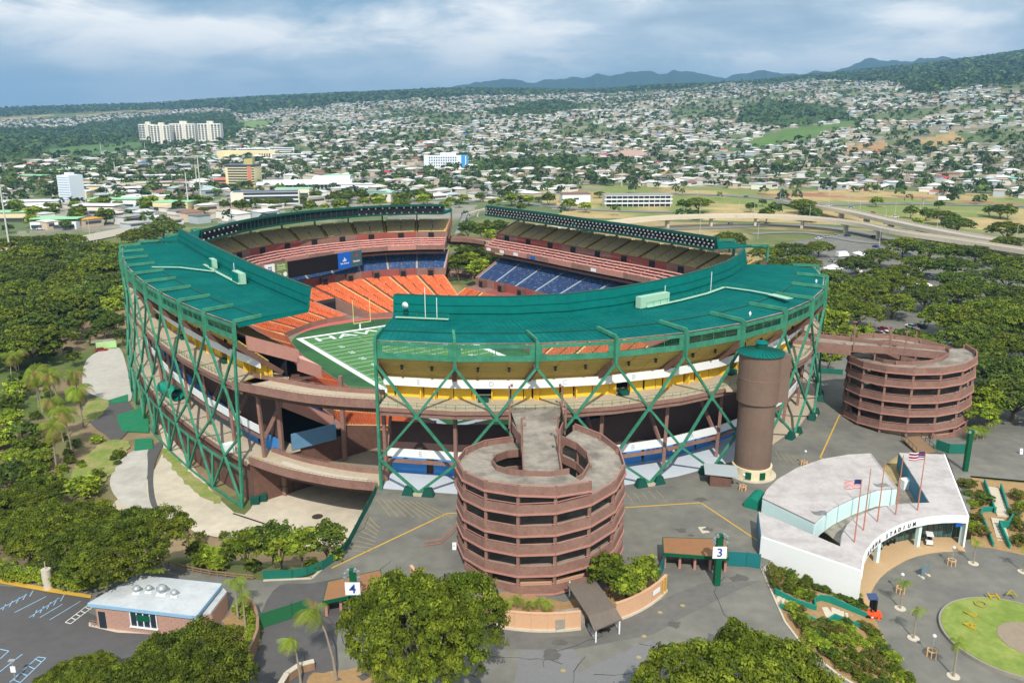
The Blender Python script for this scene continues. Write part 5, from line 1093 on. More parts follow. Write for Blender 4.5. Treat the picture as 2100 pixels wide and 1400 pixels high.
ceil = MB(); ceil.poly([p[:2] for p in fr]+[p[:2] for p in back[::-1]], ZR-.42, ZR-.34); ceil.build('canopy_ceiling', WALLW, EB)
fl_ = MB(); outr = [p+(Vector((cen.x, cen.y, 0))-Vector((p.x, p.y, 0))).normalized()*1.8 for p in fr]; fl_.poly([p[:2] for p in outr]+[p[:2] for p in back[::-1]], DRIVE_Z-.1, DRIVE_Z+.12); fl_.build('entrance_floor', mat('tan entrance paving', rgb(196, 166, 128), .9, .08, .4), EB)
for k, f in ((3, .3), (0, .12), (6, .6)): p = fr[k].lerp(fr[k+1], f); q = (p+(p-cen).normalized()*1.2); MB().box((q.x, q.y, (DRIVE_Z+ZR-1)/2), (.7, .7, ZR-1-DRIVE_Z+.5), .4).build('pier', CYAN, EB)
p = fr[0]; MB().box((p.x-1.2, p.y+.4, ZR-2.0), (1.4, .1, .5), .1).build('blue_notice', AD3, EB)
MB().wall(fr[0], back[0], DRIVE_Z, ZR-.3, .3).build('side_wall', WALLW, EB)
# lettering follows the curved fascia
path = fr[::-1]; s = np.cumsum([0]+[(path[i+1]-path[i]).length for i in range(len(path)-1)])
def onp(t):
    i = min(int(np.searchsorted(s, t, side='right'))-1, len(path)-2); f = (t-s[i])/(s[i+1]-s[i]); return path[i].lerp(path[i+1], f), (path[i+1]-path[i]).normalized()
word = 'ALOHA STADIUM'; t0 = s[2]+.2; stp = (s[7]-.1-t0)/(len(word)-1)
for i, ch in enumerate(word):
    if ch == ' ': continue
    q, d = onp(t0+i*stp); nn = Vector((d.y, -d.x, 0)); q = q+nn*.2; text('facade_letter', ch, 1.1, (q.x, q.y, ZR-.66), d, (0, 0, 1), INKK, EB, .03, .02)
# flag poles with flags
for k, (x, y, yt, lb) in enumerate(((840, 770, 392, 'rust-red flag pole flying the stripes flag with a blue canton'), (902, 690, 325, 'bare rust-red flag pole, second from the front end of the roof'), (998, 630, 268, 'bare rust-red flag pole in the middle of the curved roof'), (1122, 582, 205, 'bare rust-red flag pole, fourth along the curved roof'), (1272, 552, 200, 'rust-red flag pole flying a flag with a small canton, nearest the right wing'))):
    b = cpt(x, y); ht = 12.0; R = root('flag_pole', tuple(b), lb, 'flag pole', 'flag poles on the entrance roof'); MB().tube([b, b+Vector((0, 0, ht))], [.14, .07], 8).build('pole', mat('rust red pole', rgb(186, 122, 100), .6), R)
    if k in (0, 4):
        fw, fh = 2.9, 1.6; nx = 12; top = b+Vector((0, 0, ht-.2))
        def fp(a, z): return (top.x-a*fw*.95, top.y+.25*math.sin(a*7)+.3*a, top.z-z-.25*a)
        WF = mat('flag white', rgb(236, 234, 234), .8); RF = mat('flag red', rgb(196, 62, 70), .8); BF = mat('flag blue', rgb(44, 58, 116), .8); ns = 13 if k == 0 else 8
        for si in range(ns):
            fm = MB(); z0, z1 = fh*si/ns, fh*(si+1)/ns
            for q in range(nx):
                if q < 5 and si < ns*.54: continue
                fm.quad(fp(q/nx, z1), fp((q+1)/nx, z1), fp((q+1)/nx, z0), fp(q/nx, z0))
            fm.build('stripe', ((RF, WF) if k == 0 else (WF, RF, BF))[si % (2 if k == 0 else 3)], R)
        fm = MB()
        for q in range(5): fm.quad(fp(q/nx, fh*.54), fp((q+1)/nx, fh*.54), fp((q+1)/nx, 0), fp(q/nx, 0))
        cn = fm.build('canton', BF, R)
        if k == 4:
            fm = MB(); fm.quad(*[(p[0], p[1]-.02, p[2]) for p in (fp(0, fh*.31), fp(5/nx, fh*.31), fp(5/nx, fh*.22), fp(0, fh*.22))]); fm.build('canton_cross', RF, cn)
b = cpt(1190, 400, 0); o = MB(); o.box((b.x, b.y, 1.0), (2.2, 1.8, 2.0), .2); single('air_conditioner', o, WALLW, 'boxy white air conditioning unit in the court of the white building', 'air conditioner')
o = MB(); v = cpt(180, 520, 0); o.tube([(v.x+1, v.y+2.5, .8), (v.x-1.8, v.y-1.5, .8)], 1.5, 16); single('green_awning', o, mat('green awning cloth', rgb(16, 122, 100), .7), 'rounded green awning on the back wall of the white building', 'awning')
sheet('entrance_court', [(1500+.3*x, 880+.3*y) for x, y in ((570, 650), (700, 540), (860, 470), (1010, 420), (1130, 405), (1200, 300), (1350, 495), (1120, 515), (980, 545), (860, 595), (790, 655), (750, 790))], .03, CONC_D)
# drive, roundabout and planted banks
sheet('entrance_drive', [(1767, 1224), (1790, 1165), (1850, 1120), (1990, 1105), (2250, 1150), (2300, 1500), (1880, 1500), (1800, 1290)], DRIVE_Z, ASPH)
cr = Vector(G(2085, 1310, DRIVE_Z)); rr = (Vector(G(1926, 1285, DRIVE_Z))-cr).length
rc = [(cr.x+rr*math.cos(a), cr.y+rr*math.sin(a)) for a in np.linspace(0, 2*math.pi, 64, endpoint=False)]; ri_ = [(cr.x+(rr-.35)*math.cos(a), cr.y+(rr-.35)*math.sin(a)) for a in np.linspace(0, 2*math.pi, 64, endpoint=False)]
MB().poly(rc, DRIVE_Z, DRIVE_Z+.55).build('roundabout_kerb', mat('grey kerb wall', rgb(150, 144, 132), .9, .1), kind='structure'); MB().poly(ri_, DRIVE_Z+.5, DRIVE_Z+.62).build('roundabout_lawn', TURF, kind='structure')
MB().poly([(cr.x+rr*.42*math.cos(a)+1.5, cr.y+rr*.42*math.sin(a)-1) for a in np.linspace(0, 2*math.pi, 48, endpoint=False)], DRIVE_Z+.6, DRIVE_Z+.68).build('roundabout_centre', mat('gravel disc', rgb(148, 134, 116), .95, .15, .6), kind='structure')
bank = MB(); le = [Vector(G(*p, 0.03)) for p in ((1562, 1168), (1578, 1205), (1592, 1235), (1610, 1275), (1650, 1328), (1720, 1384), (1800, 1432), (1900, 1502))]; re = [Vector(G(*p, DRIVE_Z+.04)) for p in ((1640, 1190), (1700, 1206), (1770, 1224), (1800, 1280), (1822, 1325), (1860, 1385), (1890, 1440), (1960, 1520))]
for i in range(7): bank.quad(le[i], le[i+1], re[i+1], re[i])
bank.build('planted_bank', SOIL, kind='structure'); bank = MB(); le = [Vector(G(*p, .03)) for p in ((1988, 978), (2040, 985), (2100, 990), (2250, 1000))]; re = [Vector(G(*p, DRIVE_Z+.04)) for p in ((1992, 1118), (2040, 1125), (2110, 1140), (2260, 1165))]
for i in range(3): bank.quad(re[i], re[i+1], le[i+1], le[i])
bank.build('planted_bank', SOIL, kind='structure')
kb = MB(); kp = [Vector(G(*p)) for p in ((1562, 1168), (1592, 1235), (1610, 1275), (1650, 1328), (1720, 1384), (1800, 1432))]
for a, b in zip(kp[:-1], kp[1:]): kb.bar(a+Vector((0, 0, .06)), b+Vector((0, 0, .06)), .3, .18)
kb.build('bank_kerb', CONC_P, kind='structure')
TEALW = mat('teal painted stair wall', rgb(30, 128, 112), .7, .08, .4)
def stair(label, runs, walls, base):
    R = root('garden_stair', base, label, 'stair')
    for (a, za), (b, zb), w, n in runs:
        a, b = Vector(G(*a, za)), Vector(G(*b, zb)); d = (b-a); d.z = 0; rz = math.atan2(d.y, d.x)
        for k in range(n): p = a.lerp(b, (k+.5)/n); MB().box((p.x, p.y, p.z-.1), (d.length/n*.98, w, .3), rz).build('step', CONC_P, R)
    for pts, h in walls:
        q = [Vector(G(x, y, z)) for x, y, z in pts]
        for a, b in zip(q[:-1], q[1:]):
            d = (b-a).normalized(); n = Vector((-d.y, d.x, 0))*.14
            MB().hexa([a-n-Vector((0, 0, .5)), b-n-Vector((0, 0, .5)), b+n-Vector((0, 0, .5)), a+n-Vector((0, 0, .5))], [a-n+Vector((0, 0, h)), b-n+Vector((0, 0, h)), b+n+Vector((0, 0, h)), a+n+Vector((0, 0, h))]).build('stair_wall', TEALW, R)
D_ = DRIVE_Z
stair('teal-walled stair with a round landing through the near shrubs', [(((1592, 1226), 0), ((1668, 1262), -1.2), 1.8, 9), (((1705, 1250), -1.3), ((1775, 1278), D_), 1.8, 8), (((1670, 1258), -1.3), ((1706, 1256), -1.3), 3.2, 2)],
      [([(1587, 1216, 0), (1630, 1238, -.6), (1672, 1252, -1.2), (1670, 1236, -1.3), (1682, 1230, -1.3), (1702, 1232, -1.3), (1740, 1250, -2), (1778, 1268, D_)], 1.0), ([(1598, 1246, 0), (1640, 1262, -.7), (1672, 1278, -1.2), (1695, 1280, -1.3), (1712, 1268, -1.3), (1745, 1282, -2), (1776, 1292, D_)], .9)], G(1685, 1258, -1.3))
stair('long teal-walled stair on the planted bank right of the white building', [(((2035, 998), 0), ((2058, 1058), -1.3), 2.2, 10), (((2045, 1062), -1.3), ((2062, 1122), D_), 2.2, 10)],
      [([(2018, 990, 0), (2040, 1052, -1.3)], 1.0), ([(2052, 1000, 0), (2066, 1048, -1.2), (2078, 1060, -1.3), (2068, 1078, -1.4), (2048, 1076, -1.3)], 1.0), ([(2042, 1048, -1.3), (2015, 1048, -1.3), (2011, 1060, -1.4), (2022, 1085, -2), (2036, 1122, D_)], 1.0), ([(2050, 1078, -1.4), (2070, 1126, D_)], 1.0)], G(2045, 1060, -1.3))
# hand rail, dolly, cones and the arrow board
R = root('hand_rail', G(1562, 1170), 'dark handrail at the kerb beside the white wall', 'railing'); a, b = Vector(G(1563, 1172)), Vector(G(1588, 1218)); rl = MB()
for h in (.5, 1.0): rl.bar(a+Vector((0, 0, h)), b+Vector((0, 0, h)), .06)
rl.build('rails', GREEN_D, R); rl = MB()
for f in np.linspace(0, 1, 6): rl.bar(a.lerp(b, f), a.lerp(b, f)+Vector((0, 0, 1)), .06)
rl.build('posts', GREEN_D, R)
v = Vector(G(1786, 1262, D_)); R = root('arrow_board_trailer', tuple(v), 'orange trailer with a solar panel parked at the foot of the white wall', 'trailer'); ORG_ = mat('safety orange', rgb(240, 92, 40), .6); MB().box((v.x, v.y, D_+.5), (3.0, 1.7, .35), -.2).build('chassis', ORG_, R); MB().box((v.x, v.y+.1, D_+2.0), (.18, .18, 2.8)).build('mast', DARK, R); MB().box((v.x+.2, v.y, D_+2.2), (.25, 1.6, 2.0), .2).build('board', DARK, R); MB().slab((v.x-1.0, v.y-.7, D_+3.4), (v.x+.6, v.y-.7, D_+3.4), (v.x+.6, v.y+.4, D_+3.9), (v.x-1.0, v.y+.4, D_+3.9), .08).build('solar_panel', mat('solar blue', rgb(52, 70, 110), .3, spec=.5), R)
for sx in (-.9, .9): MB().tube([(v.x+sx, v.y-1.0, D_+.35), (v.x+sx, v.y-.8, D_+.35)], .35, 14).build('wheel', DARK, R)
for k, (px, py) in enumerate(((1788, 1270), (1801, 1268), (1770, 1258))):
    v = G(px, py, D_); R = root('traffic_cone', v, ('left one of the two orange cones in front of the arrow board trailer', 'right one of the two orange cones in front of the arrow board trailer', 'orange cone behind the arrow board trailer')[k], 'traffic cone', 'traffic cones at the trailer'); MB().cyl(v, .3, D_+.04, D_+.9, 12, .06).build('cone', ORG_, R); MB().box((v[0], v[1], D_+.03), (.6, .6, .06)).build('base', ORG_, R); MB().tube([(v[0], v[1], D_+.45), (v[0], v[1], D_+.62)], [.19, .15], 12).build('white_collar', WHITE, R)
def cart(px, py, rz, label, roofm, bodym):
    v = Vector(G(px, py, D_+.12)); R = root('golf_cart', tuple(v), label, 'golf cart'); cs, sn = math.cos(rz), math.sin(rz)
    def q(a, b, z): return (v.x+cs*a-sn*b, v.y+sn*a+cs*b, v.z+z)
    MB().box(q(0, 0, .5), (2.5, 1.2, .35), rz).build('body', bodym, R); MB().box(q(1.0, 0, .75), (.5, 1.15, .4), rz).build('cowl', bodym, R); MB().box(q(-.3, 0, .85), (.6, 1.1, .25), rz).build('seat', DARK, R); MB().box(q(-.62, 0, 1.15), (.15, 1.1, .5), rz).build('seat_back', DARK, R); MB().box(q(.1, 0, 1.95), (2.0, 1.25, .1), rz).build('roof', roofm, R)
    for a in (-.8, .95):
        for b in (-.55, .55): MB().bar(q(a, b, .65), q(a*.95, b, 1.92), .05).build('roof_post', STEEL, R)
    for a in (-.8, .85):
        for b in (-.6, .6): MB().tube([q(a, b-.09, .25), q(a, b+.09, .25)], .25, 12).build('wheel', DARK, R)
cart(1904, 1113, -1.9, 'white golf cart parked under the curved front', WHITE, WHITE); cart(1822, 1113, .5, 'black golf cart with a tan roof below the lettering', CREAM, INKK); cart(1795, 1126, .5, 'grey utility cart without a roof at the end of the curved front', STEEL, STEEL)
R = root('drive_sign', G(1893, 1185, D_), 'blue framed two-post sign standing on the entrance drive', 'sign'); a, b = Vector(G(1889, 1183, D_)), Vector(G(1901, 1178, D_))
for p in (a, b): MB().bar(p, p+Vector((0, 0, 2.2)), .15).build('post', STEELB, R); MB().box((p.x, p.y, D_+.1), (.5, 1.2, .2), .3).build('foot', CONC_P, R)
MB().wall(a, b, D_+.6, D_+2.1, .06).build('panel', mat('grey sign back', rgb(120, 128, 130), .6), R)
for px, py, lb in ((1951, 1158, 'globe lamp post inside a cream timber guard by the right shrubs'), (1846, 1215, 'globe lamp post inside a cream timber guard behind the second palm'), (1910, 1345, 'thin globe lamp post with an orange base near the roundabout'), (1523, 1005, 'globe lamp post with a round cream guard beside the hut'), (1649, 955, 'globe lamp post behind the white building')):
    z = D_ if py > 1100 else 0; v = G(px, py, z); R = root('globe_lamp', v, lb, 'lamp post'); MB().bar(v, (v[0], v[1], z+3.6), .09).build('post', STEEL, R); o = MB(); o.tube([(v[0], v[1], z+3.5+.3*math.sin(t)) for t in np.linspace(-1.5, 1.5, 7)], [.02+.3*math.cos(t) for t in np.linspace(-1.5, 1.5, 7)], 12); o.build('globe', mat('clear globe', rgb(206, 214, 218), .2, spec=.5), R, True)
    g_ = MB()
    for k in range(6): a = k*math.pi/3; b = (k+1)*math.pi/3; g_.bar((v[0]+.7*math.cos(a), v[1]+.7*math.sin(a), z), (v[0]+.7*math.cos(a), v[1]+.7*math.sin(a), z+1.1), .12); g_.bar((v[0]+.7*math.cos(a), v[1]+.7*math.sin(a), z+1.05), (v[0]+.7*math.cos(b), v[1]+.7*math.sin(b), z+1.05), .12)
    g_.build('guard', CREAM, R)
# wooden steps by the right ramp
a, b = Vector(G(1868, 905)), Vector(G(1900, 930)); R = root('timber_ramp', tuple(a), 'timber access ramp with dark rails behind the white building', 'ramp'); WOOD = mat('weathered timber', rgb(142, 116, 90), .9, .15, .8)
for k in range(14): p = a.lerp(b, k/13); MB().box((p.x, p.y, 1.0-k*.06), (5.2, .5, .14), .3).build('plank', WOOD, R)
rl = MB()
for s in (-2.4, 2.4):
    for k in range(5): p = a.lerp(b, k/4); rl.bar((p.x+s, p.y, .2), (p.x+s, p.y, 2.2-k*.2), .08)
    rl.bar((a.x+s, a.y, 2.2), (b.x+s, b.y, 1.4), .08)
rl.build('rails', GREEN_D, R)
# ================================================================ vegetation
def leaf_quads(cen, nor, size, rng):
    n = len(cen); a = rng.normal(size=(n, 3)); t = np.cross(nor, a); t /= np.linalg.norm(t, axis=1, keepdims=True)+1e-9; b = np.cross(nor, t)
    s = size*(0.7+0.6*rng.rand(n, 1)); t = t*s; b = b*s*0.75
    V = np.stack([cen-t, cen-b*.8, cen+t, cen+b*.8], 1).reshape(-1, 3); return V, np.arange(4*n).reshape(-1, 4)
GR = [np.array(rgb(*c)) for c in ((92, 106, 22), (114, 126, 34), (74, 88, 20))]
def crown_mesh(seed, kind, R, H, z0, nclump, nleaf, leaf, cr, cols=GR, bright=1.0):
    """leaf clumps through the crown's volume; kind umbrella / round"""
    rng = np.random.RandomState(seed); ph = rng.rand(4)*6.28
    th = rng.rand(nclump)*2*np.pi; u = np.sqrt(rng.rand(nclump)); lobe = 1+.13*np.sin(3*th+ph[0])+.09*np.sin(5*th+ph[1])+.07*np.sin(8*th+ph[2]); r = u*R*lobe
    if kind == 'umbrella':
        dome = np.sqrt(np.clip(1-u**2*.92, 0, 1)); z = z0+H*(.18+.82*dome)+rng.normal(size=nclump)*H*.06
        x = r*np.cos(th); y = r*np.sin(th); bump = (fbm(x/(R*.28)+seed, y/(R*.28), 3, seed)-.5)*H*(.55 if R > 10 else .34); z = z+bump
        low = rng.rand(nclump) < .18; z = np.where(low, z0+H*.15*rng.rand(nclump)+H*.25*dome, z)
    else:
        d = rng.normal(size=(nclump, 3)); d /= np.linalg.norm(d, axis=1, keepdims=True); d[:, 2] = np.where(d[:, 2] < -.45, -d[:, 2], d[:, 2]); k = (.62+.38*rng.rand(nclump))*(1+.16*np.sin(3*np.arctan2(d[:, 1], d[:, 0])+ph[0])+.12*np.sin(4*d[:, 2]*2+ph[1]))
        x = d[:, 0]*R*k; y = d[:, 1]*R*k; z = z0+H*.5+d[:, 2]*H*.5*k
    C = np.stack([x, y, z], 1); cid = np.repeat(np.arange(nclump), nleaf); d = rng.normal(size=(nclump*nleaf, 3)); d /= np.linalg.norm(d, axis=1, keepdims=True); d[:, 2] = np.where(d[:, 2] < -.2, -d[:, 2], d[:, 2])
    cs = cr*(.7+.6*rng.rand(nclump))[cid][:, None]; pos = C[cid]+d*cs*np.array([1, 1, .62])*(.55+.45*rng.rand(len(cid), 1)); nor = d*.8+np.array([0, 0, .55])+rng.normal(size=d.shape)*.45; nor /= np.linalg.norm(nor, axis=1, keepdims=True)
    V, Fq = leaf_quads(pos, nor, leaf, rng); pal = np.array(cols); hue = 1+.22*(fbm(x/(R*.5)+seed*3, y/(R*.5), 2, seed+5)-.5)[:, None]*np.array([2.2, .8, .4]); cc = pal[rng.randint(len(pal), size=nclump)]*(.70+.6*rng.rand(nclump, 1))*hue; col = cc[cid]*(.8+.4*rng.rand(len(cid), 1))*bright
    return npmesh('crown', V, Fq, col), C
def trunk_mb(C, R, z0, rt, nl, seed, lean=0.0):
    rng = random.Random(seed); mb = MB(); fork = (lean, 0, z0*.5)
    mb.tube([(0, 0, -.6), (lean*.5, 0, z0*.25), fork], [rt*1.25, rt, rt*.85], 9)
    idx = rng.sample(range(len(C)), min(nl, len(C)))
    for k in idx:
        c0 = C[k]; m = (c0[0]*.45+lean*.5, c0[1]*.45, z0*.5+(c0[2]-z0*.5)*.62); mb.tube([fork, m, (c0[0]*.92, c0[1]*.92, c0[2]-.3)], [rt*.5, rt*.3, rt*.08], 6)
    return mb
PARK = bpy.data.collections.new('unused') if False else None
PROTO = {}
def proto(key, kind, R, H, z0, nclump, nleaf, leaf, cr, seed, cols=GR, rt=.45, nl=10):
    me, C = crown_mesh(seed, kind, R, H, z0, nclump, nleaf, leaf, cr, cols); me.materials.append(LEAF); tm = trunk_mb(C, R, z0, rt, nl, seed); t = bpy.data.meshes.new('trunk'); t.from_pydata(tm.v, [], tm.f); t.materials.append(TRUNK); PROTO[key] = (me, t, z0+H*.45)
def plant(name, key, loc, rz, sc, label, cat='tree', group=None):
    me, t, hc = PROTO[key]; o = bpy.data.objects.new(name, None); COL.objects.link(o); o.location = loc; o.rotation_euler = (0, 0, rz); o.scale = (sc, sc, sc) if isinstance(sc, (int, float)) else sc
    tag(o, label, cat, group)
    for nm, m in (('crown', me), ('trunk', t)):
        if m is None: continue
        c = bpy.data.objects.new(nm, m); COL.objects.link(c); c.parent = o
    return o
YG = [np.array(rgb(*c)) for c in ((128, 146, 36), (146, 162, 50), (106, 126, 34))]
DG = [np.array(rgb(*c)) for c in ((82, 100, 32), (96, 114, 40), (68, 86, 30))]
for k in range(3): proto('big%d' % k, 'umbrella', 11.0, 5.6, 5.6, 1050, 60, .20, .95, 40+k, GR, .55, 16)
for k in range(5): proto('pod%d' % k, 'umbrella', 9.0, 5.0, 4.2, 330, 26, .40, 1.15, 60+k, GR if k < 3 else DG, .45, 9)
for k in range(4): proto('rnd%d' % k, 'round', 4.0, 6.6, 2.2, 120, 30, .34, .95, 80+k, (DG, YG, GR, DG)[k], .22, 8)
for k in range(4): proto('sml%d' % k, 'round', 2.6, 4.2, 1.4, 70, 34, .22, .62, 90+k, (YG, GR, YG, DG)[k], .13, 6)
for k in range(4): proto('bsh%d' % k, 'round', 1.0, 1.5, -.15, 60, 26, .11, .3, 100+k, (GR, YG, DG, [np.array(rgb(*c)) for c in ((108, 110, 40), (118, 104, 46), (92, 106, 40))])[k], .1, 2)
for k in range(3): proto('mid%d' % k, 'round', 5.2, 7.5, 2.0, 70, 14, 1.0, 1.5, 110+k, (DG, GR, YG)[k], .3, 5)
def pine_mesh(seed):
    rng = np.random.RandomState(seed); n = 420; z = rng.rand(n)**1.2; r = (1-z)*2.6*(.5+.5*rng.rand(n))+.15; th = rng.rand(n)*6.28; lay = np.round(z*14)/14
    pos = np.stack([r*np.cos(th), r*np.sin(th), 2+lay*16], 1); nor = np.stack([np.cos(th)*.3, np.sin(th)*.3, np.ones(n)], 1); V, Fq = leaf_quads(pos, nor/np.linalg.norm(nor, axis=1, keepdims=True), .7, rng); col = np.array(rgb(52, 76, 44))[None]*(.8+.4*rng.rand(n, 1)); me = npmesh('crown', V, Fq, col); me.materials.append(LEAF); t = bpy.data.meshes.new('trunk'); m = MB().tube([(0, 0, -.5), (0, 0, 17)], [.3, .06], 7); t.from_pydata(m.v, [], m.f); t.materials.append(TRUNK); PROTO['pine'] = (me, t, 9)
pine_mesh(3)
def palm_proto(key, H, nf, fl_, lean, seed, dry=.15, tw=.18, wind=0.0):
    rng = np.random.RandomState(seed); V = []; Fq = []; C = []; base = np.array([lean, 0, H])
    for k in range(nf):
        a = 2*np.pi*k/nf+rng.rand()*.5; el = rng.uniform(-.55, 1.15); L_ = fl_*(.8+.35*rng.rand()); d = np.array([np.cos(a), np.sin(a), 0]); sd_ = np.array([-np.sin(a), np.cos(a), 0]); n = 11; pts = []; p = base.copy(); e = el
        for s in range(n+1): pts.append(p.copy()); dirv = d*np.cos(e)+np.array([0, 0, 1])*np.sin(e)+np.array([-wind, .2*wind, 0]); p = p+dirv/np.linalg.norm(dirv)*L_/n; e -= (.16+.06*rng.rand())
        c = np.array(rgb(*((126, 146, 46) if el > -.2 else (150, 150, 62)))) if rng.rand() > dry else np.array(rgb(158, 142, 80)); c = c*(.75+.5*rng.rand())
        for s in range(n):
            w = fl_*.34*math.sin(math.pi*min(1, (s+1.2)/(n+1)))**.7
            for sg in (-1, 1):
                for h in range(2):
                    q0 = pts[s]+(pts[s+1]-pts[s])*(h*.5); q1 = pts[s]+(pts[s+1]-pts[s])*(h*.5+.30); dr = np.array([0, 0, -w*(.55+.3*rng.rand())]); t0 = (q0+q1)/2+sd_*sg*w*.8+dr+(pts[s+1]-pts[s])*.8; i = len(V); V += [q0, q1, t0+(q1-q0)*.3, t0]; Fq.append((i, i+1, i+2, i+3)); C.append(c*(.85+.3*rng.rand()))
    me = npmesh('fronds', np.array(V), np.array(Fq), np.array(C)); me.materials.append(LEAF); t = bpy.data.meshes.new('trunk'); m = MB().tube([(0, 0, -.4), (lean*.12, 0, H*.3), (lean*.45, 0, H*.68), (lean, 0, H)], [tw*1.5, tw, tw*.85, tw*.8], 9); m.f = list(m.f); t.from_pydata(m.v, [], m.f); t.materials.append(PALMT); PROTO[key] = (me, t, H)
palm_proto('coco0', 9.4, 30, 3.8, .9, 1); palm_proto('coco1', 10.2, 28, 3.9, -1.2, 2, .25); palm_proto('royal', 5.0, 11, 1.7, .1, 3, .05, .13); palm_proto('tall', 11.0, 16, 3.4, -2.4, 5, .2, .16, .4); palm_proto('windy', 6.6, 13, 2.6, -.6, 6, .15, .14, .7); palm_proto('fern', 2.4, 14, 1.9, .1, 7, .05, .1)
def palm(key, base, label, group, rz=0.0, sc=1.0):
    me, t, _ = PROTO[key]; o = bpy.data.objects.new('palm_tree', None); COL.objects.link(o); o.location = base; o.rotation_euler = (0, 0, rz); o.scale = (sc, sc, sc); tag(o, label, 'palm tree', group)
    for nm, m in (('fronds', me), ('trunk', t)): c = bpy.data.objects.new(nm, m); COL.objects.link(c); c.parent = o
    return o
def tpos(px, py, hc):
    z = 0.0
    for _ in range(5):
        X, Y, _z = G(px, py, z+hc); z = T1(X, Y); z = 0.0 if z > -1.2 and math.hypot(X, Y) < 420 else z
    return (X, Y, z)
rv = random.Random(11)
def ptree(name, key, px, py, sc, label, group=None, cat='tree', zs=1.0):
    hc = PROTO[key][2]*sc*zs; return plant(name, key, tpos(px, py, hc), rv.uniform(0, 6.28), (sc, sc, sc*zs), label, cat, group)
# the big near trees, one by one
ptree('umbrella_tree', 'big0', 868, 1286, .88, 'huge dark green umbrella tree in front of the near spiral ramp', zs=1.75)
ptree('umbrella_tree', 'big1', 372, 1388, .80, 'dark green umbrella tree below the ticket office', zs=1.25)
ptree('umbrella_tree', 'big2', 158, 1398, .48, 'sparse umbrella tree at the bottom left corner of the lot')
ptree('umbrella_tree', 'big1', 248, 1112, .92, 'broad flat-topped umbrella tree between the ticket office and the apron')
ptree('umbrella_tree', 'big2', 110, 1078, .9, 'umbrella tree with yellowish leaves behind the hedge')
ptree('umbrella_tree', 'big0', 20, 1040, .9, 'umbrella tree at the left edge above the hedge')
ptree('umbrella_tree', 'big0', 1530, 1432, 1.0, 'large dark umbrella tree at the bottom right beside the planted bank', zs=1.35)
for k, (px, py, key, s) in enumerate(((503, 1122, 'rnd2', .82), (557, 1108, 'rnd0', .86), (575, 1126, 'rnd1', .72), (617, 1118, 'rnd1', .76), (668, 1104, 'rnd3', .80))):
    ptree('young_tree', key, px, py, s, ('light green young tree nearest the rail fence', 'dark dense young tree on the slope below the apron', 'yellow-green young tree in the middle of the slope', 'round yellow-green young tree with a white trunk', 'tall young tree next to the curving green fence')[k], 'young trees on the slope')
for k, (px, py, s) in enumerate(((404, 1132, 1.9), (432, 1142, 2.0), (462, 1136, 1.9), (415, 1150, 1.7), (448, 1156, 1.6), (520, 1160, 1.3), (640, 1160, 1.3), (690, 1140, 1.2))):
    ptree('shrub', 'bsh%d' % (k % 3), px, py, s, 'loose green shrub on the slope below the young trees', 'shrubs on the slope below the young trees', 'shrub')
for px, py, lb in ((410, 1100, 'thin sapling at the apron edge nearest the umbrella tree'), (460, 1100, 'thin sapling at the apron edge nearer the young trees')): ptree('sapling', 'sml1', px, py, .45, lb)
for k, (px, py, key, s) in enumerate(((1250, 1175, 'rnd2', .82), (1285, 1198, 'rnd1', .66), (1322, 1172, 'rnd1', .62), (1225, 1160, 'sml1', .9))): ptree('planter_tree', key, px, py, s, ('largest leafy tree in the planter right of the ramp', 'bright green bushy tree in front of the planter', 'yellow-green tree at the right end of the planter', 'small tree in the planter touching the spiral ramp')[k], 'trees in the ramp planter')
for k, (px, py) in enumerate(((1012, 1250), (1040, 1256), (1062, 1248), (1085, 1256), (1105, 1250), (1122, 1258))): palm('fern', G(px, py), 'small feathery palm behind the curved tan wall', 'small palms behind the curved wall', k*1.1, .8)
palm('tall', G(690, 1392), 'tall leaning coconut palm in front of gate 4', 'palms near gate 4'); palm('windy', G(617, 1402), 'wind-blown palm on the lane below gate 4', 'palms near gate 4', 0, 1.05)
palm('royal', G(488, 1268), 'palm standing against the office wing, farther from the lane', 'palms beside the ticket office', 1, 1.35); palm('royal', G(504, 1290), 'palm in the stone planter, nearer to the lane', 'palms beside the ticket office', 2, 1.15); palm('royal', G(500, 1252), 'short palm at the top of the stone planter', 'palms beside the ticket office', 3, .95)
for k, (px, py, s) in enumerate(((1846, 1247, 1.0), (1873, 1308, 1.0), (1955, 1386, 1.12), (1996, 1155, .9), (2098, 1172, .9))):
    b = G(px, py, DRIVE_Z); palm('royal', b, ('thin palm on the drive nearest the white wall', 'thin palm second from the white wall on the drive', 'thin palm on the drive at the bottom right', 'thin palm in front of the glass entrance', 'thin palm at the right edge below the stairs')[k], 'thin palms on the entrance drive', k*.9, s)
    o = MB(); o.poly([(b[0]+.9*math.cos(a), b[1]+.9*math.sin(a)) for a in np.linspace(0, 6.28, 16, endpoint=False)], DRIVE_Z+.01, DRIVE_Z+.08); tag(o.build('palm_pit', CONC_P), kind='structure')
for k, (px, py, key, s) in enumerate(((80, 835, 'coco0', 1.0), (88, 845, 'coco1', .95), (116, 960, 'coco1', .9), (148, 925, 'coco0', .95), (171, 876, 'coco0', .95), (130, 905, 'coco1', .9), (165, 835, 'coco1', .85), (110, 835, 'coco0', .9), (25, 790, 'coco1', .75), (42, 780, 'coco0', .8), (125, 850, 'coco1', .95))):
    palm(key, G(px, py, APRON_Z), 'coconut palm %s in the grove left of the stadium' % ('with a leaning trunk at the back', 'at the back beside the leaning one', 'standing nearest the camera', 'second nearest the camera', 'standing nearest the apron', 'in the middle of the front group', 'at the rear beside the apron slab', 'in the middle of the rear group', 'leftmost of all', 'second from the left', 'in the very middle')[k], 'coconut palms left of the stadium', k*1.3, s*1.3)
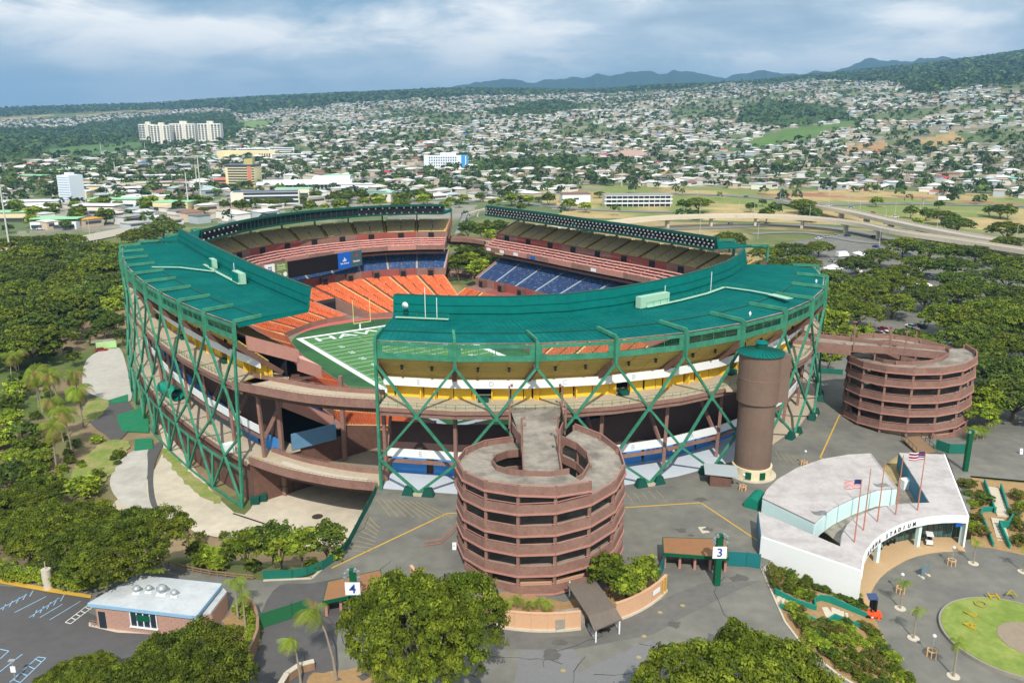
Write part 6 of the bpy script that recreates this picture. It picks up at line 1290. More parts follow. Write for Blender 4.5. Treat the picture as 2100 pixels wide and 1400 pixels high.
# clipped shrubs on the banks
SHC = ('olive', 'yellow-green', 'dark green', 'reddish-tipped'); rb_ = random.Random(5); BN = [(1582, 1174), (1590, 1188), (1600, 1180), (1588, 1202), (1618, 1184), (1624, 1198), (1648, 1206), (1657, 1196), (1676, 1212), (1620, 1212), (1640, 1222), (1655, 1230), (1690, 1218), (1705, 1222), (1720, 1232), (1740, 1238), (1755, 1244), (1765, 1252), (1730, 1220), (1748, 1226),
     (1625, 1252), (1640, 1258), (1638, 1274), (1645, 1285), (1670, 1290), (1690, 1282), (1700, 1300), (1712, 1288), (1735, 1285), (1742, 1300), (1775, 1295), (1790, 1305), (1680, 1312), (1672, 1322), (1710, 1318), (1730, 1322), (1755, 1318), (1770, 1328), (1800, 1325), (1810, 1340), (1700, 1340), (1715, 1350), (1745, 1345), (1760, 1358), (1785, 1350), (1800, 1365), (1830, 1355), (1730, 1372), (1755, 1385), (1780, 1378), (1805, 1390), (1830, 1380), (1845, 1395), (1770, 1400), (1860, 1400), (1795, 1412), (1820, 1408), (1660, 1306), (1725, 1305), (1690, 1330)]
def bankpos(px, py):
    # the bank falls from the kerb to the drive
    k = min(1, max(0, ((px-1580)-(py-1180)*.72)/95)); return G(px, py, DRIVE_Z*k)
for k, (px, py) in enumerate(BN):
    kk = rb_.choice((0, 0, 1, 2, 3)); b = bankpos(px, py); plant('clipped_shrub', 'bsh%d' % kk, b, rb_.uniform(0, 6), (rb_.uniform(1.0, 1.7), rb_.uniform(.85, 1.2), rb_.uniform(.8, 1.15)), '%s clipped shrub %s on the near bank' % (SHC[kk], 'close under the white wall' if py < 1215 and px < 1690 else ('beside the upper flight of the teal stair' if py < 1235 else ('just above the arrow board trailer' if px > 1700 and py < 1262 else ('below the round stair landing' if py < 1295 and px < 1740 else ('along the plaza kerb' if px < 1560+(py-1170)*.9 else ('along the drive edge' if px > 1690+(py-1270)*1.0 else 'in the middle'))))), ), 'shrub', 'clipped shrubs on the near bank')
for k, (px, py) in enumerate(((1975, 1002), (1992, 998), (1985, 1020), (2012, 1018), (2020, 1030), (1992, 1040), (2008, 1038), (1995, 1088), (2010, 1098), (2000, 1075), (2085, 1025), (2095, 1045), (2082, 1075), (2092, 1090), (2085, 1112), (2098, 1118), (2080, 1060))):
    plant('clipped_shrub', 'bsh%d' % rb_.choice((0, 1, 2, 3)), G(px, py, -.2-2.3*max(0, (py-990)/130)), rb_.uniform(0, 6), rb_.uniform(1.0, 1.6), 'rounded clipped shrub on the bank right of the white building', 'shrub', 'clipped shrubs on the right bank')
for k in range(10): px = -60+k*26; plant('clipped_shrub', 'bsh1', G(px, 1172+k*4.2), rb_.uniform(0, 6), (1.9, 1.3, 1.9), 'bright green hedge bush behind the chain link fence', 'shrub', 'hedge behind the chain link fence')
for k, (px, py) in enumerate(((508, 1262), (516, 1280), (520, 1300), (516, 1320), (492, 1256), (510, 1335))): plant('clipped_shrub', 'bsh1', G(px, py), rb_.uniform(0, 6), 1.1, 'yellow-green shrub inside the curved stone planter', 'shrub', 'shrubs in the stone planter')
# flower letters on the roundabout lawn
FLW = mat('yellow flowers', rgb(178, 150, 36), .9, .35, 2.5); fcen = Vector(G(2008, 1252, DRIVE_Z+.65))
for k, (ch, px, py) in enumerate((('A', 1990, 1282), ('L', 1992, 1258), ('O', 2012, 1238), ('H', 2038, 1222), ('A', 2075, 1216))):
    me = text_mesh(ch, 2.7, .1, .0); c0 = Vector(G(px, py, DRIVE_Z+.75)); me.transform(Matrix.Translation(c0)@Matrix.Rotation(RAD(58-k*22), 4, 'Z')); o = link('flower_letter', me, FLW if k in (0, 1, 3) else mat('faded flowers', rgb(150, 142, 70), .9, .25, 2.0)); tag(o, 'yellow flower bed shaped like the letter %s, %s in the row on the round lawn' % (ch, ('first', 'second', 'third', 'fourth', 'last')[k]), 'flower bed', 'flower letters on the round lawn')
# left side trees and round shrubs
for k, (px, py, key, s) in enumerate(((66, 668, 'rnd0', 1.25), (122, 645, 'rnd3', 1.25), (165, 655, 'rnd2', 1.2), (195, 630, 'rnd0', 1.25), (228, 633, 'rnd1', 1.2), (234, 662, 'rnd0', 1.1), (212, 672, 'rnd3', 1.0), (116, 690, 'sml3', .9), (154, 694, 'sml1', .8), (240, 610, 'rnd1', 1.2), (100, 665, 'rnd3', 1.2), (140, 672, 'rnd0', 1.1), (185, 690, 'sml3', 1.1), (90, 705, 'sml1', 1.2), (250, 690, 'sml3', 1.2), (30, 735, 'rnd0', 1.0), (150, 735, 'sml1', 1.0), (206, 655, 'rnd0', 1.2))):
    ptree('round_tree', key, px, py, s, '%s round tree %s left of the stadium' % (('dark', 'grey-green', 'olive', 'leafy', 'bright')[k % 5], 'beside the trailer' if px > 190 else 'above the coconut palms'), 'round trees left of the stadium')
for k in range(46):
    px, py = rv.uniform(60, 250), rv.uniform(690, 1000)
    if 165 < px and 700 < py < 905: continue
    p = G(px, py, APRON_Z); plant('low_shrub', 'bsh%d' % (k % 3), p, rv.uniform(0, 6), rv.uniform(.7, 1.7), 'low loose shrub growing in the grass around the coconut palms', 'shrub', 'low shrubs around the coconut palms')
for k, (px, py, s) in enumerate(((97, 728, 3.2), (36, 802, 4.0), (40, 778, 3.2), (20, 832, 3.4), (16, 868, 4.2), (44, 892, 4.0), (58, 922, 3.2), (78, 948, 3.8), (28, 975, 4.4), (74, 980, 3.6), (172, 1002, 3.6), (20, 940, 2.6), (110, 1000, 3.4), (-10, 905, 4))):
    ptree('round_shrub', 'bsh%d' % (k % 3 if k != 11 else 1), px, py, s, '%s round shrub %s at the left edge' % (('olive', 'yellow-green', 'dark green')[k % 3], 'above the palms' if py < 810 else ('beside the palms' if py < 930 else 'below the palms')), 'large round shrubs at the left edge', 'shrub')
PL = [(60, 522), (130, 520), (205, 512), (30, 556), (105, 560), (185, 552), (40, 598), (118, 600), (214, 585), (336, 470), (285, 485), (134, 496), (30, 500), (175, 535), (44, 575), (150, 582), (-20, 530), (-30, 580), (-40, 640), (20, 632), (70, 545), (235, 545), (250, 515), (90, 618), (160, 512), (0, 655), (45, 642), (140, 620), (185, 600), (245, 575), (60, 700), (-10, 690), (10, 545), (85, 500), (10, 710)]
for k, (px, py) in enumerate(PL): ptree('umbrella_tree', 'pod%d' % (k % 5), px, py, 1.12+.3*rv.random(), '%s umbrella tree %s in the lot left of the stadium' % (('dark green', 'olive', 'yellowish')[k % 3], 'at the left edge' if px < 50 else ('nearest the grandstand' if px > 190 else ('in the nearer rows' if py > 560 else 'in the farther rows'))), 'umbrella trees of the left lot')
PR = [(1497, 492), (1622, 515), (1680, 507), (1760, 543), (1805, 525), (1853, 504), (1907, 512), (1953, 515), (2003, 520), (2050, 540), (1847, 558), (1950, 545), (1887, 541), (1707, 570), (1810, 572), (1867, 582), (1967, 575), (1960, 600), (2067, 568), (1723, 600), (1833, 622), (2033, 595), (2050, 630), (2083, 608), (1947, 650), (1987, 660), (2050, 665), (1718, 615), (1994, 690), (2030, 640), (2060, 705), (2039, 755), (2090, 760), (2084, 810), (1640, 540), (1575, 520), (1590, 545), (1780, 590), (1900, 610), (1760, 640), (1690, 640), (2095, 540), (2100, 660), (2110, 710), (2120, 620), (2070, 500), (1870, 700), (2010, 720)]
for k, (px, py) in enumerate(PR): ptree('umbrella_tree', 'pod%d' % ((k*3) % 5), px, py, .80+.32*rv.random(), '%s umbrella tree %s in the lot right of the stadium' % (('dark green', 'olive', 'yellowish')[k % 3], 'at the right edge' if px > 2040 else ('close to the grandstand' if px < 1720 else ('near the spiral ramp' if py > 640 else ('below the viaduct' if py < 530 else 'among the parked cars')))), 'umbrella trees of the right lot')
for k, (px, py, key, s) in enumerate(((1709, 668, 'rnd1', 1.35), (1680, 660, 'rnd1', 1.1), (1740, 690, 'rnd1', 1.0), (1775, 690, 'sml0', 1.5), (1690, 695, 'sml0', 1.5), (2030, 830, 'rnd1', 1.1), (2015, 855, 'sml2', 1.4), (1700, 735, 'sml0', 1.4))): ptree('round_tree', key, px, py, s, 'bright yellow-green tree %s' % ('rising tallest behind the bridge of the right ramp', 'squeezed between grandstand and right ramp', 'behind the deck of the right ramp', 'low and round behind the right ramp', 'small, below the bridge of the right ramp', 'right of the right ramp', 'lower right of the right ramp', 'under the bridge of the right ramp')[k], 'bright trees near the right ramp')
for k, (px, py) in enumerate(((1990, 905), (2003, 902), (2016, 900))): palm('fern', G(px, py), 'small palm at the foot of the right spiral ramp', 'palms at the right ramp', k, 1.2)
for k, (px, py, s) in enumerate(((1433, 417, 1.15), (1647, 420, 1.1), (1933, 443, 1.0), (1963, 460, 1.1), (2053, 430, 1.0), (2065, 470, 1.2), (416, 430, .5), (557, 414, .85), (700, 404, .95), (585, 412, .7), (1190, 400, .6), (1230, 398, .6), (1105, 408, .5), (1430, 440, .6))): ptree('umbrella_tree', 'pod%d' % (k % 5), px, py, s, 'single umbrella tree on the grass along the roads behind the stadium', 'umbrella trees along the freeway')
for k, (px, py) in enumerate(((960, 470), (990, 475), (1010, 490), (945, 500), (975, 510), (940, 545), (965, 540), (990, 530), (1005, 545), (955, 525), (985, 555), (1000, 470), (1025, 468))): ptree('round_tree', ('rnd0', 'rnd2', 'rnd1', 'rnd3')[k % 4], px, py, 1.4, 'leafy tree seen through the back gap of the stadium', 'trees behind the back gap')
# ================================================================ the city behind
rc_ = np.random.RandomState(17)
def zone(px, py, D):
    """0 none, 1 houses; and tree density"""
    hs = (py > np.interp(px, FORX, FORY)) & (D > 640); dens = np.full(np.shape(px), .6); 
    for poly, c, dd in GREENS:
        q = inpoly(px, py, poly); hs &= ~q; dens = np.where(q, dd, dens)
    fw = (D < 930) & (px > 1180); hs &= ~fw; dens = np.where(fw, .10, dens)
    nearc = (D < 760) & (px > 560); hs &= ~nearc; dens = np.where((D < 760) & (px <= 1180), .25, dens)
    fo_ = py <= np.interp(px, FORX, FORY); dens = np.where(fo_, 1.5, dens)
    return hs, dens
KEEP = []                                   # ground kept clear for roads and landmark buildings: (X, Y, radius)
def keepout(px, py, r): p = P(px, py); KEEP.append((p[0], p[1], r)); return p
for a in ((290, 288, 70), (330, 292, 70), (372, 288, 60), (430, 285, 60), (478, 378, 45), (515, 375, 40), (136, 415, 40), (915, 340, 60), (890, 342, 50), (1300, 422, 55), (1350, 420, 50), (1180, 412, 40), (640, 382, 60), (690, 378, 60), (560, 405, 45), (530, 415, 40), (770, 404, 30), (385, 380, 30), (385, 410, 40), (395, 350, 40), (1650, 370, 40), (1550, 372, 30)): keepout(*a)
g1, g2 = np.meshgrid(np.arange(-4600, 4600, 20.0), np.arange(-1200, 6400, 23.0)); gx = g1.ravel(); gy = g2.ravel()
blk = (np.arange(g1.shape[0]) % 3)[:, None]*np.ones_like(g1); blk2 = (np.arange(g1.shape[1]) % 9)[None, :]*np.ones_like(g1)
wx = 150*(fbm(gx/1100, gy/1100, 3, 61)-.5); wy = 150*(fbm(gx/1100, gy/1100, 3, 62)-.5)
rot = .62+.9*(fbm(gx/1500, gy/1500, 2, 50)-.5); hx = gx*math.cos(.55)-(gy-2600)*math.sin(.55)+wx*2+rc_.uniform(-3, 3, gx.size); hy = 2600+(gy-2600)*math.cos(.55)+gx*math.sin(.55)+wy*2+rc_.uniform(-3, 3, gx.size)
ok = (blk.ravel() != 2) & (blk2.ravel() != 8); hx = hx[ok]; hy = hy[ok]; rot = rot[ok]
D = np.hypot(hx, hy); ok = (D > 620) & (D < 4700) & (np.abs(hx) < hy*.75); hx, hy, D, rot = hx[ok], hy[ok], D[ok], rot[ok]; hz_ = terrain(hx, hy); hpx, hpy = W2P(hx, hy, hz_); hs, dn = zone(hpx, hpy, D)
pk = fbm(hx/170, hy/170, 3, 91); thin = rc_.rand(hx.size) < np.clip(.94-.0*D, .3, .95); hs &= thin & ((pk < .57) | (D < 1400))
for kx, ky, kr in KEEP: hs &= (np.hypot(hx-kx, hy-ky) > kr)
occ = (hpx > -120) & (hpx < 2220); hs &= occ
hx, hy, hz_, D, rot, hpx, hpy = [a[hs] for a in (hx, hy, hz_, D, rot, hpx, hpy)]
ROOFC = np.array([rgb(*c) for c in ((232, 232, 230), (214, 212, 208), (240, 238, 232), (180, 176, 170), (140, 130, 122), (150, 112, 96), (110, 104, 102), (196, 180, 160), (226, 224, 222), (176, 190, 192), (202, 200, 196))]); WALLC = np.array([rgb(*c) for c in ((236, 232, 222), (220, 214, 200), (206, 190, 170), (238, 236, 232), (190, 200, 206), (214, 196, 172))])
def house_geo(n, L_, B_, hgt, pit, rz, base, rcol, wcol):
    """n houses: walls, hipped roof with eaves, window bands; returns V (n,k,3), face list, colours (n,f,3)"""
    a = L_/2; b = B_/2; ov = .7; z0 = -1.5*np.ones(n); zt = hgt; zr = hgt+pit; rl = np.maximum(a-b*.9, .4)
    def pt(x, y, z): return np.stack([x, y, z], 1)
    o = np.ones(n); P8 = [pt(sx*a, sy*b, z) for z in (z0, zt) for sx, sy in ((-1, -1), (1, -1), (1, 1), (-1, 1))]
    E4 = [pt(sx*(a+ov), sy*(b+ov), zt-.05) for sx, sy in ((-1, -1), (1, -1), (1, 1), (-1, 1))]; R4 = [pt(sx*rl, sy*.15*o, zr) for sx, sy in ((-1, -1), (1, -1), (1, 1), (-1, 1))]
    W4 = [pt(x, -b-.06, z) for x, z in ((-a*.78, hgt*.38), (a*.78, hgt*.38), (a*.78, hgt*.74), (-a*.78, hgt*.74))]+[pt(a+.06, y, z) for y, z in ((-b*.6, hgt*.38), (b*.6, hgt*.38), (b*.6, hgt*.74), (-b*.6, hgt*.74))]
    Vv = np.stack(P8+E4+R4+W4, 1); c, s = np.cos(rz)[:, None], np.sin(rz)[:, None]; X = Vv[..., 0]*c-Vv[..., 1]*s+base[:, 0:1]; Y = Vv[..., 0]*s+Vv[..., 1]*c+base[:, 1:2]; Z = Vv[..., 2]+base[:, 2:3]
    Fc = [(0, 1, 5, 4), (1, 2, 6, 5), (2, 3, 7, 6), (3, 0, 4, 7), (8, 9, 13, 12), (9, 10, 14, 13), (10, 11, 15, 14), (11, 8, 12, 15), (12, 13, 14, 15), (16, 17, 18, 19), (20, 21, 22, 23)]
    dark = np.tile(np.array([rgb(70, 74, 80)]), (n, 1)); cols = np.stack([wcol]*4+[rcol]*5+[dark]*2, 1); return np.stack([X, Y, Z], -1), np.array(Fc), cols
n = len(hx)
Lh = rc_.uniform(11, 19, n); Bh = rc_.uniform(9, 13, n); two = rc_.rand(n) < .4; Hh = np.where(two, 5.6, 3.2)+rc_.rand(n)*.6; pit = rc_.uniform(.5, 2.2, n); rz = rot+rc_.normal(size=n)*.08+np.where(rc_.rand(n) < .35, math.pi/2, 0)
rci = rc_.choice(len(ROOFC), n, p=np.array([12, 11, 12, 10, 9, 8, 8, 10, 8, 4, 8])/100); rcol = ROOFC[rci]*rc_.uniform(.8, 1.05, (n, 1)); acc = rc_.rand(n) < .03; rcol[acc] = np.array([rgb(*c) for c in ((196, 60, 70), (60, 110, 190), (214, 150, 60), (200, 110, 80), (110, 190, 170))])[rc_.randint(5, size=acc.sum())]; wcol = WALLC[rc_.randint(len(WALLC), size=n)]*rc_.uniform(.72, .98, (n, 1))
order = np.argsort(D); fb_ = np.array([True]*n)
vis = np.array([k for k in order if not (240 < hpx[k] < 1000 and hpy[k] > 440)]); one = vis[:300]; rest = np.setdiff1d(np.arange(n), one)
RN = ['white', 'light grey', 'white', 'grey', 'brown-grey', 'reddish brown', 'dark grey', 'tan', 'white', 'blue-grey', 'pale grey']
def side(px): return 'left of the office tower' if px < 430 else 'behind the far left grandstand' if px < 900 else 'behind the back gap' if px < 1200 else 'beyond the freeway on the right'
V0, F0, C0 = house_geo(n, Lh, Bh, Hh, pit, rz, np.stack([hx, hy, hz_], 1), rcol, wcol); nv = V0.shape[1]
for k in one:
    b = np.array([hx[k], hy[k], hz_[k]]); me = npmesh('house', V0[k]-b, F0, C0[k]); o = link('house', me, VCOL); o.location = b
    nm = '%s-roofed %s house %s' % (RN[rci[k]] if not acc[k] else 'bright', 'two-storey' if two[k] else 'low', side(hpx[k])); tag(o, nm, 'house', nm+'s')
VR = V0[rest].reshape(-1, 3); FR = (F0[None]+np.arange(len(rest))[:, None, None]*nv).reshape(-1, 4); tag(link('distant_houses', npmesh('distant_houses', VR, FR, C0[rest].reshape(-1, 3)), VCOL), 'mass of small pale houses climbing the far hillside', 'houses', kind='stuff')
# ---- trees between the houses and forest on the ridges
def scatter(num, d0, d1, seed):
    r = np.random.RandomState(seed); dd = np.sqrt(r.uniform(d0*d0, d1*d1, num)); a = r.uniform(-.60, .60, num); x = dd*np.sin(a); y = dd*np.cos(a); z = terrain(x, y); px, py = W2P(x, y, z); h, dn = zone(px, py, dd); k = r.rand(num) < dn/1.5*np.clip(.35+1.3*fbm(x/130, y/130, 3, 4), .1, 1.2)
    for kx, ky, kr in KEEP: k &= (np.hypot(x-kx, y-ky) > kr*.9)
    return x[k], y[k], z[k], dd[k], px[k], py[k], dn[k]
def tree_mass(name, x, y, z, rad, hgt, nq, seed, lf, label, dark=1.0):
    r = np.random.RandomState(seed); n = len(x); d = r.normal(size=(n, nq, 3)); d /= np.linalg.norm(d, axis=2, keepdims=True); d[..., 2] = np.where(d[..., 2] < -.3, -d[..., 2], d[..., 2]); k = .6+.4*r.rand(n, nq, 1)
    cen = np.stack([x, y, z+hgt*.55], 1)[:, None]+d*k*np.stack([rad, rad, hgt*.5], 1)[:, None]; nor = d*.8+np.array([0, 0, .5])+r.normal(size=d.shape)*.35; nor /= np.linalg.norm(nor, axis=2, keepdims=True)
    V, Fq = leaf_quads(cen.reshape(-1, 3), nor.reshape(-1, 3), 1.0, r); V = V.reshape(n, nq, 4, 3); c4 = V.mean(2, keepdims=True); V = c4+(V-c4)*(rad*lf)[:, None, None, None]
    pal = np.array([rgb(*c) for c in ((70, 92, 42), (84, 108, 50), (56, 78, 38), (100, 120, 54), (62, 84, 46))]); cc = pal[r.randint(5, size=n)]*(.8+.4*r.rand(n, 1))*dark; C = (cc[:, None]*(.8+.4*r.rand(n, nq, 1))).reshape(-1, 3)
    tag(link(name, npmesh(name, V.reshape(-1, 3), Fq, C), LEAF), label, 'trees', kind='stuff')
x, y, z, dd, px, py, dn = scatter(8200, 620, 1500, 3)
o_ = np.argsort(dd); nearT = [k for k in o_ if not (240 < px[k] < 1560 and py[k] > 440) and -60 < px[k] < 2160][:110]; nearset = np.zeros(len(x), bool); nearset[nearT] = True
for k in nearT: plant('town_tree', ('mid0', 'mid1', 'mid2', 'pine')[0 if rv.random() < .45 else (1 if rv.random() < .6 else 2)], (x[k], y[k], z[k]), rv.uniform(0, 6), rv.uniform(.6, 1.15), 'leafy tree among the nearest houses %s' % side(px[k]), 'tree', 'nearest town trees')
m = ~nearset; tree_mass('town_trees', x[m], y[m], z[m]-.5, rc_.uniform(3.0, 6.4, m.sum()), rc_.uniform(6, 11, m.sum()), 30, 5, .42, 'scattered green trees among the houses of the near town')
x, y, z, dd, px, py, dn = scatter(36000, 1500, 4700, 7); tree_mass('hillside_trees', x, y, z-1, rc_.uniform(3.4, 7.4, len(x)), rc_.uniform(5, 11, len(x)), 12, 6, .62, 'green trees scattered between the houses of the far hillside')
r8 = np.random.RandomState(8); nn_ = 26000; dd = np.sqrt(r8.uniform(2300**2, 6300**2, nn_)); a = r8.uniform(-.6, .6, nn_); x = dd*np.sin(a); y = dd*np.cos(a); z = terrain(x, y); px, py = W2P(x, y, z); k = (py < np.interp(px, FORX, FORY)+2) & (r8.rand(nn_) < .9); x, y, z = x[k], y[k], z[k]
tree_mass('ridge_forest', x, y, z-2, r8.uniform(7, 14, len(x)), r8.uniform(9, 20, len(x)), 9, 9, .7, 'dark green forest covering the ridge behind the suburbs', .9)
# pines standing above the left hills and elsewhere
for k, (px, py) in enumerate([(60+11*i+3*(i % 3), 262+((i*7) % 18)) for i in range(22)]+[(250+9*i, 252+((i*5) % 14)) for i in range(24)]+[(1425, 345), (1447, 345), (1670, 362), (2010, 345), (2028, 342), (100, 318), (140, 320), (1655, 250), (1670, 252)]):
    p = P(px, py); plant('pine_tree', 'pine', p, 0, .85+.35*rv.random() if math.hypot(p[0], p[1]) > 1500 else 1.0, 'dark slender pine on the green land behind the towers' if px < 500 else 'dark slender pine between the houses on the right', 'tree', 'slender pines left' if px < 500 else 'slender pines right')
# ================================================================ landmark buildings
BEIGE = mat('beige facade', rgb(226, 218, 202), .8, .04); BEIGE2 = mat('cream facade', rgb(230, 214, 168), .8, .05); TERRA = mat('terracotta facade', rgb(204, 130, 104), .8, .05); WIND = mat('window band', rgb(62, 70, 80), .3, .1, spec=.5); PALEB = mat('pale blue-white facade', rgb(222, 230, 238), .8, .03); SKYB = mat('bright blue facade', rgb(70, 150, 214), .8, .03); BROOF = mat('brown shingle roof', rgb(128, 104, 92), .9, .1, .2)
def block(name, label, px, py, w, d, h, m, rz=0.0, group=None, pw=None):
    """a building standing at the photo position of its front foot"""
    p = Vector(P(px, py)); R = root(name, tuple(p), label, 'building', group); c, s = math.cos(rz), math.sin(rz); kf = pw/(w*FPX/(p.y*CP-(p.z-CAMZ)*SP)) if pw else 1.0
    def q(x, y, z): x, y, z = x*kf, (y+d/2)*kf, z*kf; return (p.x+c*x-s*y, p.y+s*x+c*y, p.z+z)
    def bx(nm, x0, x1, y0, y1, z0, z1, mm, par=None): return MB().box(q((x0+x1)/2, (y0+y1)/2, (z0+z1)/2), ((x1-x0)*kf, (y1-y0)*kf, (z1-z0)*kf), rz).build(nm, mm, par or R)
    if m is not None: bx('walls', -w/2, w/2, -d/2, d/2, -3, h, m)
    return R, bx
for k, (px, py, w, h, lb) in enumerate(((303, 287, 32, 32, 'grey apartment tower with a dark window grid, leftmost of the group'), (331, 296, 38, 38, 'white ribbed apartment tower, second from the left'), (376, 292, 50, 37, 'white ribbed apartment tower with a stair core, third from the left'), (431, 290, 46, 36, 'white ribbed apartment tower, rightmost of the group'))):
    R, bx = block('apartment_tower', lb, px, py, w, 26, h, mat('white apartment facade', rgb(238, 234, 226), .8, .03), .12, 'apartment towers on the left', (31, 38, 50, 45)[k])
    nf_ = int(w/6)
    for i in range(nf_):
        x0 = -w/2+(i+.18)*w/nf_; x1 = -w/2+(i+.82)*w/nf_
        if i == nf_//2: bx('stair_core', x0, x1, -13.8, -12.9, 0, h+4, BEIGE); continue
        if k == 0:
            for f in range(8): bx('window', x0-.6, x1+.6, -13.25, -12.95, 3+f*3.5, 5.4+f*3.5, WIND)
        else:
            bx('window_column', x0, x1, -13.12, -12.95, 3, h-2, WIND)
            for f in range(int(h/3.7)-1): bx('balcony', x0, x1, -13.5, -13.13, 2.5+f*3.7, 3.6+f*3.7, BEIGE)
    bx('penthouse', -w*.12, w*.14, -5, 5, h, h+5, BEIGE)
R, bx = block('office_tower', 'cream office tower with dark window bands and a terracotta corner', 494, 384, 54, 40, 40, BEIGE2, -.05, None, 60)
for f in range(8): bx('window_band', -22, 14, -20.35, -19.9, 4+f*4.6, 6.6+f*4.6, WIND); bx('window_band', 22, 26.8, -20.35, -19.9, 4+f*4.6, 6.6+f*4.6, WIND)
bx('terracotta_shaft', 14.5, 21.5, -20.8, -19.8, 0, 38, TERRA); bx('top_band', -27.3, 27.3, -20.4, 20.4, 36.5, 40.4, WIND); bx('penthouse', 4, 20, -6, 8, 40.4, 50, mat('olive penthouse', rgb(190, 178, 120), .8)); bx('low_wing', -52, -27.5, -18, 18, -2, 15, TERRA)
for f in range(2): bx('wing_window', -50, -29, -18.3, -17.9, 4+f*5.5, 7+f*5.5, WIND)
R, bx = block('slab_tower', 'pale blue-white slab tower with a blank side standing among low houses', 136, 420, 20, 22, 37, PALEB, -.35, None, 32)
for f in range(11): bx('window_row', -9, 9, -11.2, -10.95, 2.5+f*3.1, 3.9+f*3.1, mat('pale window', rgb(170, 184, 200), .4)); 
bx('lift_house', -4, 4, -4, 4, 37, 40, PALEB)
R, bx = block('clinic_building', 'white clinic building with window rows and a bright blue end bay', 915, 346, 78, 30, 22, PALEB, .08, None, 90)
for f in range(4):
    for i in range(12): bx('window', -30+i*4.2, -28+i*4.2, -15.2, -14.95, 4+f*4.6, 6.4+f*4.6, WIND)
bx('blue_bay', 27, 39.3, -15.6, 15.3, 0, 22.4, SKYB); bx('roof_plant', -10, 18, -8, 8, 22, 27, PALEB); bx('white_stripe', 34, 35.5, -15.8, -15.5, 0, 22, WHITE)
R, bx = block('school_block', 'long three-storey white school block with open galleries', 1308, 424, 62, 14, 10.5, BEIGE, .06, None, 138)
for f in range(3):
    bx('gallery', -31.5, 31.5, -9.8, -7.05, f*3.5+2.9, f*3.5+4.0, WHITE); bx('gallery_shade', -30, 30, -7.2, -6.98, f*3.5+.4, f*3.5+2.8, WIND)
    for i in range(13): bx('gallery_column', -30.3+i*5, -29.9+i*5, -9.6, -9.2, f*3.5+.3 if f else 0, f*3.5+2.9, WHITE)
bx('roof_slab', -32, 32, -10, 7.4, 10.6, 11.1, mat('grey flat roof', rgb(150, 150, 150), .9))
R, bx = block('gym_hall', 'white school hall with a brown roof beside the school block', 1182, 418, 34, 24, 11, WHITE, .1, None, 58); bx('roof', -18, 18, -12.6, 13, 11.02, 11.8, BROOF); bx('door', -9, -7.6, -12.3, -11.9, 0, 3, WIND); bx('window', -3, 3, -12.3, -11.9, 5, 7, WIND)
R, bx = block('shopping_hall', 'very long low white shopping hall with an arcade front behind the office tower', 625, 388, 120, 46, 9, WHITE, .16, None, 190)
for i in range(24): bx('arch', -58+i*4.9, -54.6+i*4.9, -23.5, -22.9, .5, 5.2, WIND)
bx('canopy', -60, 60, -27, -23.2, 5.8, 6.6, WHITE); bx('upper_hall', 10, 58, -16, 20, 9, 14, WHITE)
R, bx = block('motel_block', 'three-storey motel block with dark galleries left of the umbrella trees', 545, 420, 58, 14, 11, BEIGE, .2)
for f in range(3): bx('gallery', -18, 28, -7.6, -6.9, f*3.6+1.4, f*3.6+3.5, WIND); bx('rail', -18, 28, -8.4, -8.2, f*3.6+.3, f*3.6+1.3, WHITE)
bx('solar_roof', -27, 28, -6.6, 6.8, 11.02, 11.5, mat('solar blue b', rgb(60, 74, 110), .3, spec=.5))
R, bx = block('pale_green_house', 'white two-storey block with a pale green solar roof near the road', 770, 414, 28, 16, 8, BEIGE, -.05); bx('roof', -15, 15, -9, 9, 8.02, 8.8, mat('pale green roof', rgb(150, 206, 180), .8)); bx('panels', -8, 9, -8, 2, 8.82, 9.0, WIND)
for i in range(6): bx('window', -12+i*4.2, -10+i*4.2, -8.2, -7.9, 4.6, 6.4, WIND)
R, bx = block('school_gym', 'wide cream gymnasium behind the school field on the left', 505, 325, 96, 40, 12, BEIGE2, .1)
for i in range(6): bx('slot_window', 22+i*4, 24+i*4, -20.2, -19.9, 2, 8, WIND)
for k, (px, py, w) in enumerate(((600, 326, 70), (655, 322, 60), (520, 314, 60), (575, 312, 50))):
    R, bx = block('school_wing', 'long white classroom wing of the hillside school', px, py, w, 14, 8, WHITE, .12, 'classroom wings'); [bx('window_band', -w/2+2, w/2-2, -7.2, -6.9, 2+f*3.4, 3.6+f*3.4, WIND) for f in range(2)]
R, bx = block('church_roof_hall', 'large hall with a steep pinkish-brown roof on the slope', 1300, 328, 46, 30, 5, BEIGE, .2); p = R.location
mbr = MB(); c_, s_ = math.cos(.2), math.sin(.2)
def qq(x, y, z): return (p.x+c_*x-s_*(y+15), p.y+s_*x+c_*(y+15), p.z+z)
mbr.hexa([qq(-25, -17, 5), qq(25, -17, 5), qq(25, 17, 5), qq(-25, 17, 5)], [qq(-16, -.3, 14), qq(16, -.3, 14), qq(16, .3, 14), qq(-16, .3, 14)]); mbr.build('roof', mat('pinkish roof', rgb(172, 146, 134), .9), R)
